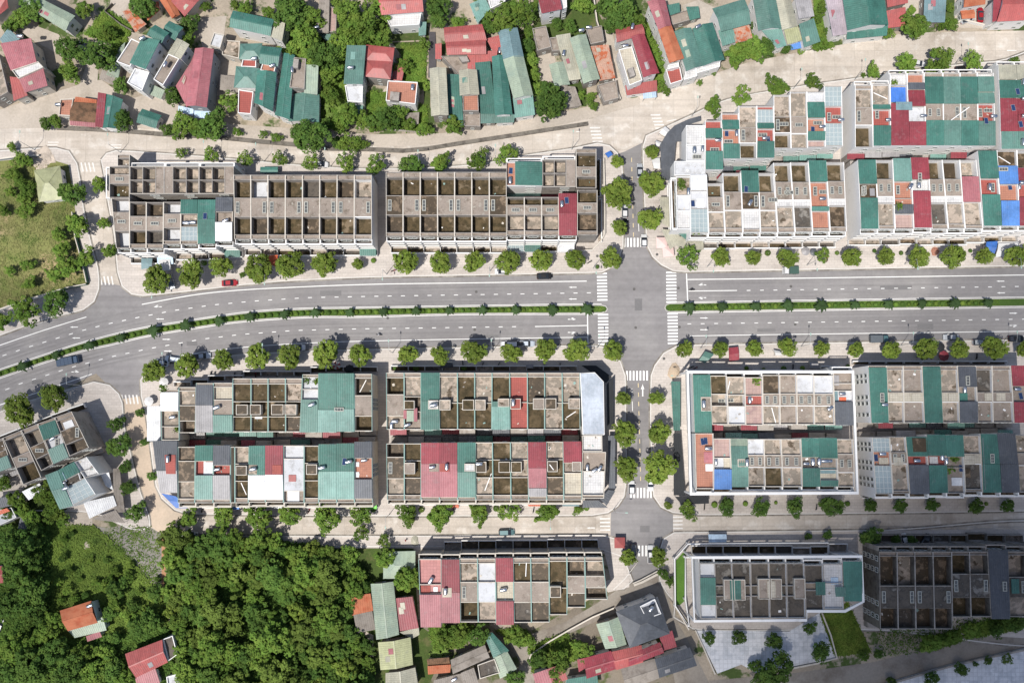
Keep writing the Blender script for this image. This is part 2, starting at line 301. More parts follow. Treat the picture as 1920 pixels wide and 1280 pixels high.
struct(kb.build('kerb',kerb_m)); struct(gt.build('gutter',mat('gutter_dirt',(0.17,0.15,0.13),.95,.35,.3,2,col2=(0.26,.24,.21),thr=(.4,.6))))
pr=random.Random(4)
for x,y,w_,h_ in ((600,545,40,9),(1190,560,14,22),(1195,820,9,30),(880,628,55,7),(1650,535,60,8),(1720,607,30,10),(350,640,20,8),(1185,380,8,26),(1200,985,18,12),(60,712,20,8),(1420,616,34,6)):
    sheet('asphalt_patch',[(x,y),(x+w_,y-w_*.01),(x+w_,y+h_),(x,y+h_)],0.038,mat('asphalt_repair',(0.16,0.155,0.155),.9,.12,.3,2))
# concrete yards between the village houses
for q in ([(45,40),(110,65),(128,90),(115,105),(60,75),(42,62)],[(200,50),(290,70),(260,120),(225,110)],[(365,35),(425,30),(415,100),(380,90)],[(300,170),(345,200),(335,215),(230,190)],[(410,75),(455,80),(450,185),(405,180)],[(1010,90),(1040,95),(1045,160),(1010,150)],[(1125,60),(1145,50),(1180,190),(1160,195)],[(1280,10),(1310,0),(1350,20),(1330,120),(1290,60)],[(1690,0),(1735,0),(1735,40),(1700,60)],[(690,215),(725,160),(740,180),(700,240)],[(1790,0),(1870,0),(1870,55),(1790,52)],[(640,1160),(700,1190),(700,1230),(680,1230)],[(120,960),(175,960),(172,990),(120,988)],[(0,1150),(30,1140),(40,1170),(0,1190)],[(60,940),(105,940),(105,975),(60,975)]):
    sheet('concrete_yard',q,0.07,conc_lane)
sheet('bottom_yard_ground',[(700,1150),(785,1160),(1000,1180),(1130,1110),(1240,1090),(1262,1180),(1290,1330),(640,1330)],0.014,mat('dark_earth_ground',(0.17,0.145,0.115),.95,.3,.2,2,col2=(0.07,0.085,0.03),thr=(.5,.62)))
# field, gardens, plazas
sheet('field_grass',[(-90,310),(0,302),(78,294),(128,309),(135,350),(148,447),(168,533),(129,541),(53,565),(-90,608)],0.20,drygrass)
sheet('meadow_grass',[(60,985),(110,975),(175,985),(280,1000),(310,1010),(312,1100),(330,1330),(-90,1330),(-90,960)],0.02,grass)
sheet('gravel_yard',[(172,985),(200,989),(240,984),(285,990),(303,1000),(303,1095),(292,1102),(272,1096),(262,1070),(248,1050),(236,1046),(228,1030),(205,1026),(190,1018),(172,1022)],0.03,gravel)
sheet('earth_path',[(303,1000),(312,1000),(311,1105),(303,1105)],0.04,mat('red_earth',(0.36,0.20,0.11),0.95,0.2))
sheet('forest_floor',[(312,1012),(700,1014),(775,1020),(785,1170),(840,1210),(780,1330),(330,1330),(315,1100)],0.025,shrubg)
sheet('grass_plot',[(1537,1150),(1590,1128),(1634,1222),(1566,1230)],0.19,mat('bright_lawn',(0.10,0.165,0.02),0.95,0.35,0.15,2.5,col2=(0.06,0.115,0.015),thr=(.45,.65),bump=.5))
sheet('stone_plaza',[(1305,1181),(1480,1183),(1538,1147),(1567,1233),(1480,1250),(1420,1262),(1390,1245),(1345,1262)],0.19,plaza)
sheet('stone_plaza',[(1640,1285),(1780,1245),(1920,1214),(2010,1195),(2010,1330),(1600,1330)],0.1,plaza)
for q in ([(805,1175),(890,1170),(870,1210),(815,1215)],[(990,1215),(1060,1185),(1085,1230),(1000,1260)],[(930,1180),(985,1180),(1005,1205),(975,1210)],
          [(730,45),(800,45),(805,75),(735,78)],[(735,80),(800,78),(795,105),(755,108)],[(745,110),(800,108),(800,160),(755,165)],[(690,175),(730,175),(800,200),(800,245),(690,240)],[(795,150),(808,150),(805,240),(795,245)],
          [(1000,60),(1030,85),(1110,95),(1140,60),(1110,0),(1000,0)],[(160,65),(200,20),(250,50),(230,95),(190,75)],[(970,150),(1005,160),(1010,200),(1100,200),(1100,150),(1060,150)],[(480,150),(560,40),(740,40),(640,250),(600,230)],
          [(1180,10),(1230,60),(1250,150),(1230,165),(1200,90)],[(1525,0),(1550,0),(1560,90),(1530,95)],[(1770,0),(1790,0),(1790,45),(1760,60)]):
    sheet('garden_plot',q,0.06,shrubg)
sheet('rubble_heap_ground',[(60,292),(100,290),(105,305),(62,308)],0.24,rubble)
sheet('pavement_stone_plot',[(1130,1090),(1180,1075),(1180,1100),(1140,1110)],0.155,sidewalk)
# median
MN1=[(-80,722),(0,694),(78,668),(156,643),(252,619),(330,606),(460,587),(565,580),(695,577.6),(940,573.8),(1080,572),(1128,572)]
MS1=[(-80,735),(0,707),(78,680),(156,656),(200,646.7),(278,628.4),(356,615.4),(434,603.7),(512,597),(590,593),(680,592.5),(862,588),(1080,587),(1128,586.5)]
MN2=[(1256,569),(1460,565.5),(1874,559.5),(2010,558)]
MS2=[(1256,584.5),(1460,581),(1874,574.5),(2010,573)]
for N_,S_,cap in ((MN1,MS1,[(1136,574),(1139,579),(1136,584)]),(MN2,MS2,[])):
    capL=[(1249,582),(1246.5,577),(1249,571.5)] if not cap else []
    nn=wpath(N_,0.2); ss=wpath(S_,0.2)
    loop=nn+[P(*q,0.2)[:2] for q in cap]+ss[::-1]+[P(*q,0.2)[:2] for q in capL]
    b=MB(); b.poly(loop,0.0,0.24); struct(b.build('median_lawn',lawn))
    b=MB(); ribbon(b,loop,0.34,0.0,0.30,0,closed=True)
    struct(b.build('median_kerb',mat('median_kerb_stone',(0.40,0.385,0.36),.9,.25,.5,2)))
    b=MB(); b.v=[];
    for side,off in ((N_,-1),(S_,1)):
        pth=wpath([(x,y+off*2.3) for x,y in side],0.05,2.0)
        strip(b,pth,0.16,0.045)
    struct(b.build('road_marking',paint))
# markings
mk=MB(); mw=MB(); my=MB()
def line(px,wd=0.22,z=0.042,b=None): strip(b or mk,wpath(px,z,3.0),wd,z)
NE=[(262.5,555.5),(356,541),(460,528),(564,521),(700,517.6),(900,515),(1099,512)]
line([(x,y+1.5) for x,y in NE],0.18); line([(1288,510),(1460,507.5),(1915,501),(2010,500)],0.18)
line([(266,570.6),(356,554),(434,545),(538,539),(695,533),(900,530),(1100,527)],0.24)
line([(1288,524),(1460,522),(1915,515.6),(2010,514)],0.24)
line([(-80,675),(0,647),(82,619),(162,594)],0.24); line([(-80,658),(0,631),(78,604),(158,582)],0.16)
line([(288.5,675),(382,659.7),(460,650.6),(565,643.5),(695,639),(900,635),(1102,632)],0.2)
line([(1294,629.5),(1460,627),(1915,621),(2010,620)],0.2)
line([(-80,785),(0,758.6),(90,729),(172,701)],0.24)
line([(x,y-2) for x,y in SK2],0.16); line([(x,y-2) for x,y in SK3],0.16)
line([(1003,612),(1101,610)],0.22); line([(1291,545.5),(1382,544.5)],0.22)
line([(1101.5,588),(1102.5,649)],0.3); line([(1287,509),(1289.5,566)],0.3)
def dashes(px,pitch=25.0,ln=7,x0=None,x1=None,wd=0.2,b=None):
    x=x0
    while x<x1:
        ya=yat(px,x); yb=yat(px,x+ln); strip(b or mk,[P(x,ya,0.042)[:2],P(x+ln,yb,0.042)[:2]],wd,0.042); x+=pitch
DN=[(-80,693),(4,667),(54.7,650),(152,620),(200,607.6),(250,596.7),(325,582),(398,571.7),(473,564.6),(572,558),(695,555.5),(1097,549),(1110,548.8)]
DS=[(-80,755),(12,730),(35,720),(133,688.5),(207,669),(231,663.6),(281,653),(380,635.5),(453,626.6),(554,619.3),(679,616.2),(703,616),(980,612)]
dashes(DN,24.9,7.5,-70,1105); dashes(DS,25,7.5,-65,985)
dashes([(1394,544.5),(1479,543.4),(1907,537),(2010,536)],25.15,7,1400,2000)
dashes([(1288,607),(1468,604.7),(1895,598.5),(2010,597)],25.1,7,1289,2000)
def arrow(px,py,dirx,kind,L=16):       # painted lane arrow
    o=P(px,py,0.046); s=0.155*L
    def q(pts): 
        if dirx>0: pts=[(-a,-c) for a,c in pts]
        mk.face([(o[0]+a*s,o[1]+c*s,0.046) for a,c in pts])
    q([(0.45,-0.045),(0.45,0.045),(-0.15,0.045),(-0.15,-0.045)]) if 's' in kind else q([(0.45,-0.045),(0.45,0.045),(0.0,0.045),(0.0,-0.045)])
    if 's' in kind: q([(-0.5,0),(-0.12,-0.10),(-0.12,0.10)])
    sg=1 if 'l' in kind else -1
    if 'l' in kind or 'r' in kind:
        q([(0.2,0.02*sg),(-0.02,-0.14*sg),(-0.08,-0.11*sg),(0.06,0.02*sg)]); q([(-0.3,-0.13*sg),(0.02,-0.22*sg),(0.02,-0.05*sg)])
for a in ((1074,538.5,-1,'s'),(1074,560.5,-1,'s'),(1072,598.5,1,'sl'),(1072,623,1,'sr'),(1317,534,-1,'sr'),(1317,558,-1,'sl'),(1320,596,1,'s'),(1320,618,1,'s'),
          (296,575,-1,'sr'),(300,598,-1,'s'),(312,636,1,'s'),(315,658,1,'s'),(139,613,-1,'s'),(143,633.5,-1,'s'),(141,697,1,'sl'),(1876,527,-1,'s'),(1877,549,-1,'s'),(1900,587,1,'s'),(1900,610,1,'sr'),(1108,989,-1,'s')):
    arrow(*a)
def vstrips(x0,x1,y0,y1,pitch,wd,b=None,z=0.044,sk=0):
    x=x0
    while x<=x1:
        p=[P(x,y0,z)[:2],P(x+sk,y1,z)[:2]]; strip(b or mk,p,wd*0.155,z); x+=pitch
def hstrips(y0,y1,xa,xb,pitch,wd,b=None,z=0.044,sk=0):
    y=y0
    while y<=y1:
        strip(b or mk,[P(xa+(y-y0)*sk,y,z)[:2],P(xb+(y-y0)*sk,y-0.3,z)[:2]],wd*0.155,z); y+=pitch
hstrips(513,568,1119,1138,6.15,3.2,sk=0.02); hstrips(590,646,1121,1140.5,6.15,3.2,sk=0.01)
hstrips(511,567,1249,1268,6.15,3.2,sk=0.01); hstrips(588,645,1251.5,1270.5,6.15,3.2,sk=0.01)
vstrips(1171,1209,446,463,6.2,3.3); vstrips(1175.5,1215,695,713,6.3,3.3); vstrips(1183,1221,914,933,6.3,3.2); vstrips(1185,1228,1022,1042,6.6,3.2)
hstrips(240,270,1106,1125,6.4,2.6,mw,sk=0.2); hstrips(216,246,1220,1238,6.2,2.6,mw,sk=0.35)
hstrips(972,996,1125,1144,7,2.6,mw); hstrips(969,994,1262,1280,7,2.6,mw)
vstrips(152,178,305,322,7.2,2.6,mw,sk=4); vstrips(188,215,518,534,7,2.6,mw,sk=3); vstrips(228,262,740,757,7,2.8,mw,sk=3)
for y0,y1 in ((288,440),):
    y=296
    while y<445: strip(my,[P(1184+(y-290)*0.025,y,0.042)[:2],P(1184.2+(y-290)*0.025,y+8,0.042)[:2]],0.2,0.042); y+=17.5
y=718
while y<905: strip(my,[P(1196.5+(y-715)*0.025,y,0.042)[:2],P(1196.8+(y-715)*0.025,y+8,0.042)[:2]],0.2,0.042); y+=17.5
for a in ((1185,728,1185.5,745),(1185.5,752,1186,770),(1197,418,1198,434),(1205,720,1205,738)): strip(mk,[P(a[0],a[1],0.042)[:2],P(a[2],a[3],0.042)[:2]],0.16,0.042)
for a in ((90,267,110,267),(89,272,108,272),(208,272,228,272),(209,277,227,277),(1250,228,1268,224),(1888,95,1906,95),(1080,247,1086,247),(1110,1014,1128,1014)): strip(mw,[P(a[0],a[1],0.03)[:2],P(a[2],a[3],0.03)[:2]],0.25,0.03)
o=P(1205,733,0.046)
mk.face([(o[0]-.18,o[1]-1.5,.046),(o[0]+.18,o[1]-1.5,.046),(o[0]+.18,o[1]+.6,.046),(o[0]-.18,o[1]+.6,.046)]); mk.face([(o[0]-.5,o[1]+.6,.046),(o[0]+.5,o[1]+.6,.046),(o[0],o[1]+1.9,.046)])
struct(mk.build('road_marking',paint)); struct(mw.build('road_marking',paint_worn)); struct(my.build('road_marking',yellowp))
tw_=MB()
for base in ([(x,y) for x,y in DN],[(x,y) for x,y in DS],[(1288,545.5),(1479,543.4),(1907,537),(2010,536)],[(1272,607),(1468,604.7),(1895,598.5),(2010,597)]):
    for off in (-13.5,-6.5,5.5,12.5): strip(tw_,wpath([(x,y+off+random.uniform(-.5,.5)) for x,y in base],.036,4),.62,.037)
struct(tw_.build('tyre_worn_strip',streak(mat('tyre_worn_asphalt',(0.19,0.182,0.182),.85,.12,.06,1.2,col2=(0.225,0.215,0.21),thr=(.4,.7)),0.03,0.5,.92,1.1)))
sheet('artificial_turf',[(x,y) for x,y in Zc(1180,980,4.174)(365,292,442,205,442,420,442,600,398,640,365,640)],.2,mat('artificial_turf',(0.09,0.19,0.03),.9,.3,.5,3))
sheet('garden_plot',[(-90,930),(20,950),(45,915),(70,900),(100,900),(138,935),(120,962),(112,988),(-90,1000)],.16,shrubg)
sheet('bare_earth',[(150,992),(176,988),(172,1010),(150,1008)],.035,mat('bare_earth',(0.33,.26,.18),.95,.3,.5,3,col2=(0.15,.14,.06)))
# manhole covers and tar patches
b=MB()
for x,y in ((1189,542),(1192,614),(1272,540),(1274,613),(893,547),(727,596),(890,618),(1483,537),(1491,608),(1120,480),(1245,672),(1232,477)):
    o=P(x,y,0.046); 
    if (x,y) in ((1120,480),(1245,672),(1232,477)): o=P(x,y,0.17)
    b.face([(o[0]+.42*math.cos(t*math.pi/5),o[1]+.42*math.sin(t*math.pi/5),o[2]) for t in range(10)])
struct(b.build('manhole_cover',mat('cast_iron_cover',(0.10,0.095,0.09),0.8,0.1)))
# ------------------------------------------------------------ townhouse rows
def make_tank():
    t=empty('water_tank',(0,0,0)); b=MB(); n=12
    prof=[(-0.95,0.0),(-0.93,0.28),(-0.82,0.47),(-0.7,0.52),(0.7,0.52),(0.82,0.47),(0.93,0.28),(0.95,0.0)]
    for i,(x,r) in enumerate(prof):
        for k in range(n): a=2*math.pi*k/n; b.v.append((x,r*math.cos(a),0.95+r*math.sin(a)))
    for i in range(len(prof)-1):
        for k in range(n): j=(k+1)%n; b.f.append((i*n+k,(i+1)*n+k,(i+1)*n+j,i*n+j)); b.m.append(0)
    b.build('tank_drum',steel,t,smooth=True)
    s=MB()
    for x in (-0.55,0.55):
        for y in (-0.4,0.4): s.box(x-.03,x+.03,y-.03,y+.03,0,0.6)
        s.box(x-.04,x+.04,-.46,.46,0.42,0.5)
    s.box(-.7,.7,-.43,-.37,.36,.42); s.box(-.7,.7,.37,.43,.36,.42)
    s.build('tank_stand',galv,t)
    c=MB(); c.cyl((0.1,0,1.44),(0.1,0,1.53),0.17,0.15,8); c.build('tank_lid',steel,t)
    return t
TANK=make_tank()
def put_tank(loc,rz,label,sc=1.0):
    t=place(TANK,loc,rz,sc); t.name='water_tank'; tag(t,label,'water tank',); t['group']='stainless steel water tanks on the roofs'; return t
def solar_mb(cx,cy,z,ang,wd=1.1,ln=1.9):
    b=MB(); ca,sa=math.cos(ang),math.sin(ang)
    def p(x,y,zz): return (cx+x*ca-y*sa,cy+x*sa+y*ca,zz)
    for (w2,l2,dz,m) in ((wd/2,ln/2,0,1),(wd/2-.06,ln/2-.06,0.03,0)):
        q=[(-w2,-l2,0.15),(w2,-l2,0.15),(w2,l2,0.55),(-w2,l2,0.55)]
        b.hexa([p(x,y,z+h+dz-.05) for x,y,h in q],[p(x,y,z+h+dz) for x,y,h in q],m)
    b.box(cx-.05,cx+.05,cy-.05,cy+.05,z,z+.3,1)
    return b
def skylight_mb(cx,cy,z,w2,l2,ax):
    b=MB()
    if ax=='h': w2,l2=l2,w2
    b.box(cx-w2,cx+w2,cy-l2,cy+l2,z,z+.22,0)
    for a0,a1,c0,c1 in ((-w2-.1,-w2+.1,-l2-.1,l2+.1),(w2-.1,w2+.1,-l2-.1,l2+.1),(-w2+.1,w2-.1,-l2-.1,-l2+.1),(-w2+.1,w2-.1,l2-.1,l2+.1)):
        b.box(cx+a0,cx+a1,cy+c0,cy+c1,z,z+.32,1)
    if l2>w2:
        for k in (-.33,.33): b.box(cx-w2+.1,cx+w2-.1,cy+k*l2*1.0-.05,cy+k*l2+.05,z+.2,z+.3,1)
        b.box(cx-.04,cx+.04,cy-l2+.1,cy+l2-.1,z+.2,z+.28,1)
    else:
        for k in (-.33,.33): b.box(cx+k*w2-.05,cx+k*w2+.05,cy-l2+.1,cy+l2-.1,z+.2,z+.3,1)
        b.box(cx-w2+.1,cx+w2-.1,cy-.04,cy+.04,z+.2,z+.28,1)
    return b
def sheet_mb(q,pitch=0.55,h=0.05,th=0.06,m=0,overd=0):
    # corrugated sheet over quad q=[TL,TR,BR,BL] with z; ribs run from TL-TR edge to BL-BR edge
    b=MB(); TL,TR,BR,BL=[Vector(p) for p in q]
    W=(TR-TL).length; n=max(2,int(W/pitch)); prof=[(0,0),(0.55,0),(0.68,h),(0.88,h)]
    us=[];hs=[]
    for i in range(n):
        for a,hh in prof: us.append((i+a)/n); hs.append(hh)
    us.append(1.0); hs.append(0)
    for u,hh in zip(us,hs):
        b.v.append(tuple(TL.lerp(TR,u)+Vector((0,0,hh)))); b.v.append(tuple(BL.lerp(BR,u)+Vector((0,0,hh))))
    for i in range(len(us)-1):
        b.f.append((2*i,2*i+1,2*i+3,2*i+2)); b.m.append(m)
    dz=Vector((0,0,-0.02)); d2=Vector((0,0,-0.02-th))
    b.hexa([tuple(p+d2) for p in (BL,BR,TR,TL)],[tuple(p+dz) for p in (BL,BR,TR,TL)],m)
    return b
STD_BAL=3
ROWS={}
def window_mb(Qf,u0,u1,z0,z1,sgn,sill=True):
    """Qf(u,off)-> xy on facade; off outward in metres"""
    b=MB()
    def bx(a0,a1,o0,o1,c0,c1,m):
        p=[Qf(a0,o0),Qf(a1,o0),Qf(a1,o1),Qf(a0,o1)]
        if sgn<0: p=p[::-1]
        b.hexa([(x,y,c0) for x,y in p],[(x,y,c1) for x,y in p],m)
    bx(u0,u1,0.003,0.05,z0,z1,1)
    e=(u1-u0)*0.08; bx(u0-e,u0+e,0.003,0.10,z0-.05,z1+.05,0); bx(u1-e,u1+e,0.003,0.10,z0-.05,z1+.05,0)
    bx(u0+e,u1-e,0.003,0.10,z1-.03,z1+.05,0); bx(u0+e,u1-e,0.003,0.14,z0-.1,z0+.02,0)
    m_=(u0+u1)/2; bx(m_-e*.4,m_+e*.4,0.05,0.09,z0+.02,z1-.03,0)
    return b
def roof_desc(bands,feats):
    tot=sum(w for _,_,w,_ in bands); s={}
    for k,v,w,_ in bands:
        if k=='M': s[ROOFNAME.get(v,'dark')]=s.get(ROOFNAME.get(v,'dark'),0)+w/tot
    top=[c for c,x in sorted(s.items(),key=lambda t:-t[1]) if x>0.12]
    if top:
        if len(top)>1 and sum(len(t.split()) for t in top[:2])>2: top=top[:1]
        return ' and '.join(top[:2])+' roofed townhouse'
    for k,v,w,_ in bands:
        if v in ('t','r') and w/tot>.2: return 'red tiled roof-terrace townhouse'
        if v=='w' and w/tot>.2: return 'white tiled roof-terrace townhouse'
        if k=='g' and w/tot>.15: return 'glass canopied townhouse'
        if v=='p' and w/tot>.2: return 'pale floored roof-terrace townhouse'
    if any(f[0]=='b' for f in feats): return 'townhouse with small square stairhead'
    return random.choice(['bare concrete townhouse','unroofed concrete townhouse'])
def town(phrase,idx,n,zr,wall,corn,spec,front,side=None,ydepth=2.6,bal=True,axis='v',z2=None,cap=(1,2),nfl=4,ywall='white',yend=None,gable=None,tr=None,rear=True,zb=0.15):
    """corn: TL,TR,BR,BL pixel corners at roof level"""
    TL,TR,BR,BL=[Vector(P(*c,zr)[:2]) for c in corn]
    def Q0(u,v): 
        a=TL.lerp(TR,u); c=BL.lerp(BR,u); q=a.lerp(c,v); return (q.x,q.y)
    Q=Q0 if axis=='v' else (lambda u,v: Q0(v,u))
    W=((TR-TL).length+(BR-BL).length)/2; D=((BL-TL).length+(BR-TR).length)/2
    if axis!='v': W,D=D,W
    ctr=Q0(.5,.5); loc=(ctr[0],ctr[1],zb)
    root=empty('townhouse',loc)
    def cell(b,u0,u1,v0,v1,z0,z1,m=0):
        p=[Q(u0,v1),Q(u1,v1),Q(u1,v0),Q(u0,v0)]
        if axis!='v': p=p[::-1]
        b.hexa([(x,y,z0) for x,y in p],[(x,y,z1) for x,y in p],m)
    parts=spec.split('|'); feats=[f.split() for f in parts[1].split(';')] if len(parts)>1 and parts[1].strip() else []
    bands=[]
    for t in parts[0].split():
        mm=re.match(r'([A-Za-z])([A-Za-z]*)(\d+)([a-z]*)',t); kk,vv,md=mm[1],mm[2],mm[4]
        if kk=='C': md+=''.join(c for c in vv if c in 'swdn'); vv=(''.join(c for c in vv if c in 'bpekc')+' ')[0].strip()
        elif kk!='M' and len(vv)>1: md+=vv[1:]; vv=vv[0]
        bands.append((kk,vv,float(mm[3]),md))
    tot=sum(x[2] for x in bands); g=0.002/W; tw=0.15/W; tv=0.18/D
    b=MB(); trim=WALL[wall[1]]; body=WALL[wall[0]]; trim2=WALL[wall[2]]
    for u0,u1 in ((g,tw),(1-tw,1-g)):
        cell(b,u0,u1,0,1,zb-.15,zr-.05,0); cell(b,u0,u1,0,1,zr-.05,zr+.03,cap[0])
    cell(b,tw,1-tw,0,tv,zb-.15,zr-.05,0); cell(b,tw,1-tw,1-tv,1,zb-.15,zr-.05,0)
    cell(b,tw,1-tw,0,tv,zr-.05,zr+.02,cap[1]); cell(b,tw,1-tw,1-tv,1,zr-.05,zr+.02,cap[1])
    v=0.0; surf=[]; fl=MB(); dep={'P':.55,'o':1.15,'O':3.1,'C':.14,'M':1.0,'g':1.2,'X':6.0,'u':2.2}
    fmats=[]; 
    def fm(k):
        m=FLO[k]
        if m not in fmats: fmats.append(m)
        return fmats.index(m)
    bulk=[]; info=[]
    for k,vv,wt,mod in bands:
        v0=v; v1=v+wt/tot; v=v1
        var={'P':'c','C':'c','O':'a','o':'d','M':'c','g':'e','X':'k','u':'d'}[k]
        if vv and k!='M': var=vv
        zf=zr-dep[k]
        a0=max(v0,tv) ; a1=min(v1,1-tv)
        fl=MB(); cell(fl,tw,1-tw,a0,a1,zf-.25,zf); fl.build('roof_floor',FLO[var],root,loc)
        info.append((v0,v1,zf,k))
        if v1<1-1e-6:   # divider
            h=tv*0.5; cell(b,tw,1-tw,v1-h,v1+h,zr-3.4,zr-.07,0)
            if k!='C' : cell(b,tw,1-tw,v1-h,v1+h,zr-.07,zr-.01,cap[1])
        if k=='O' and 'h' in mod:
            m_=(0.5); cell(b,m_-.1/W,m_+.1/W,a0,a1,zr-3.3,zr-.02,0)
        if k=='M':
            dz=0.32; e=0.06/D
            p=[Q(0.004,v0-(e if v0<=0 else 0)+.002),Q(.996,v0-(e if v0<=0 else 0)+.002),Q(.996,v1+(e if v1>=1 else 0)-.002),Q(0.004,v1+(e if v1>=1 else 0)-.002)]
            if axis!='v': p=[p[1],p[0],p[3],p[2]]
            hi,lo=(zr+.12+.35,zr+.13) 
            if v1<0.6: z0_,z1_=lo,hi
            else: z0_,z1_=hi,lo
            if v0<=0.05 and v1>=.95: z0_=z1_=zr+.2
            z0_+=random.uniform(0,.15); z1_+=random.uniform(0,.1)
            sheet_mb([(*p[0],z0_),(*p[1],z0_),(*p[2],z1_),(*p[3],z1_)]).build('metal_roof',MET[vv],root,loc)
        if k=='g':
            gb=MB(); z=zr-.15
            cell(gb,tw,1-tw,v0+.004,v1-.004,z,z+.02,1)
            for i in range(5): u=tw+(1-2*tw)*i/4; cell(gb,u-.05/W,u+.05/W,v0,v1,z-.08,z+.07,0)
            nn=max(2,int((v1-v0)*D/1.3))
            for i in range(nn+1): q=v0+(v1-v0)*i/nn; cell(gb,tw,1-tw,q-.045/D,q+.045/D,z-.06,z+.05,0)
            gb.build('glass_canopy',[frame_m,canopy_glass],root,loc)
        if k=='C' and 'n' not in mod:
            vc=(v0+v1)/2; side_=0.22 if (idx%2==0) else 0.8
            if 's' in mod or not mod:
                if D*(v1-v0)>3.6: hw=(.42,min(1.5,D*(v1-v0)/2-.7)); x,y=Q(side_,vc); skylight_mb(x,y,zf,hw[0],hw[1],'v').build('skylight',[darkglass,skyl],root,loc)
            if 'w' in mod: x,y=Q(.5,vc); skylight_mb(x,y,zf,.42,1.05,'h').build('skylight',[darkglass,skyl],root,loc)
            if 'd' in mod:
                for q in (.25,.72): x,y=Q(q,vc); skylight_mb(x,y,zf,.42,min(1.0,D*(v1-v0)/2-.5),'v').build('skylight',[darkglass,skyl],root,loc)
    def uv(px,py):
        u=.5;vq=.5
        for _ in range(4):
            vt=corn[0][1]*(1-u)+corn[1][1]*u; vb=corn[3][1]*(1-u)+corn[2][1]*u; vq=(py-vt)/(vb-vt)
            lx=corn[0][0]*(1-vq)+corn[3][0]*vq; rx=corn[1][0]*(1-vq)+corn[2][0]*vq; u=(px-lx)/(rx-lx)
        return (u,vq) if axis=='v' else (vq,u)
    def surfz(u,vq):
        for q in bulk:
            if q[0]-.02<=u<=q[1]+.02 and q[2]-.02<=vq<=q[3]+.02: return q[4]
        for v0,v1,zf,k in info:
            if v0<=vq<=v1: return zr+.35 if k=='M' else zf
        return zr
    ntank=0
    for f in feats:
        a=[tr(float(f[i]),float(f[i+1]))[0] for i in range(1,len(f)-1,2) if re.match(r'^-?[\d.]+$',f[i]) and re.match(r'^-?[\d.]+$',f[i+1])]
        if f[0]=='b':
            (u0,v0),(u1,v1)=uv(*a[0]),uv(*a[1]); u0=max(u0,tw+.001) if u0<.12 else u0; u1=min(u1,1-tw-.001) if u1>.88 else u1
            top=zr+(1.35 if len(f)<6 or f[5]!='l' else .5)
            bb=MB(); cell(bb,u0,u1,v0,v1,zr-1.2,top,0)
            e=.16; 
            for q in ((u0-.001,u0+e/W,v0-.001,v1+.001),(u1-e/W,u1+.001,v0-.001,v1+.001),(u0+e/W,u1-e/W,v0-.001,v0+e/D),(u0+e/W,u1-e/W,v1-e/D,v1+.001)): cell(bb,*q,top+.002,top+.3,1)
            cell(bb,u0+e/W,u1-e/W,v0+e/D,v1-e/D,top,top+.02,2)
            fv=f[5] if len(f)>5 and f[5] in FLO else 'c'
            st=bb.build('stairhead',[WALL['cream'],WALL['cream'] if wall[0]!='dark' else WALL['grey'],FLO[fv]],root,loc); bulk.append((u0,u1,v0,v1,top))
            dr=MB(); um=(u0+u1)/2
            p=[Q(um-.4/W,v1+.02/D),Q(um+.4/W,v1+.02/D)]; 
            dr.bar((*p[0],zr-1.1),(*p[1],zr-1.1),.05,2.0); dr.build('stairhead_door',door_m,st,(0,0,0)).location=(-loc[0],-loc[1],-loc[2])
        elif f[0]=='B':    # full-height wall box of another colour: sheet roof patch  B x0 y0 x1 y1 colour
            (u0,v0),(u1,v1)=uv(*a[0]),uv(*a[1]); z=zr+.62
            p=[Q(u0,v0),Q(u1,v0),Q(u1,v1),Q(u0,v1)]; sheet_mb([(*p[0],z),(*p[1],z),(*p[2],z+.1),(*p[3],z+.1)]).build('canopy_roof',MET[f[5]],root,loc)
        elif f[0]=='t':
            u,vq=uv(*a[0]); x,y=Q(u,vq); z=surfz(u,vq)
            an=float(f[3])*math.pi/180 if len(f)>3 else 0
            where='fore' if f[0]=='x' else ''
            ntank+=1
            lab='%s tank on %s roof from left, %s'%({1:'steel water',2:'second water',3:'third water',4:'fourth water'}[ntank],ordn(idx),phrase) if n>1 else '%s tank on %s'%({1:'steel water',2:'second water',3:'third water'}[ntank],phrase)
            put_tank((x,y,z),an,lab,random.uniform(.95,1.15))
        elif f[0]=='s' or f[0]=='S':
            u,vq=uv(*a[0]); x,y=Q(u,vq); skylight_mb(x,y,surfz(u,vq),.45,1.2,'v' if f[0]=='s' else 'h').build('skylight',[darkglass,skyl],root,loc)
        elif f[0]=='p':
            u,vq=uv(*a[0]); x,y=Q(u,vq); solar_mb(x,y,surfz(u,vq),R(180+random.uniform(-6,6))).build('solar_panel',[solar,galv],root,loc)
        elif f[0]=='c':    # coloured box / tarp heap: c x0 y0 x1 y1 colour
            (u0,v0),(u1,v1)=uv(*a[0]),uv(*a[1]); z=surfz((u0+u1)/2,(v0+v1)/2); bb=MB(); cell(bb,u0,u1,v0,v1,z,z+.25); bb.build('tarpaulin' if f[5] in 'ZJ' else 'roof_slab',MET[f[5]] if f[5] in MET else FLO[f[5]],root,loc)
        elif f[0]=='l':    # pole / plank lying
            (u0,v0),(u1,v1)=uv(*a[0]),uv(*a[1]); z=surfz(u0,v0); p0,p1=Q(u0,v0),Q(u1,v1); bb=MB(); bb.bar((*p0,z+.02),(*p1,z+.02),.22,.12); bb.build('plank',WALL['white'],root,loc)
        elif f[0]=='v':    # roof plants
            u,vq=uv(*a[0]); x,y=Q(u,vq); z=surfz(u,vq); bb=MB()
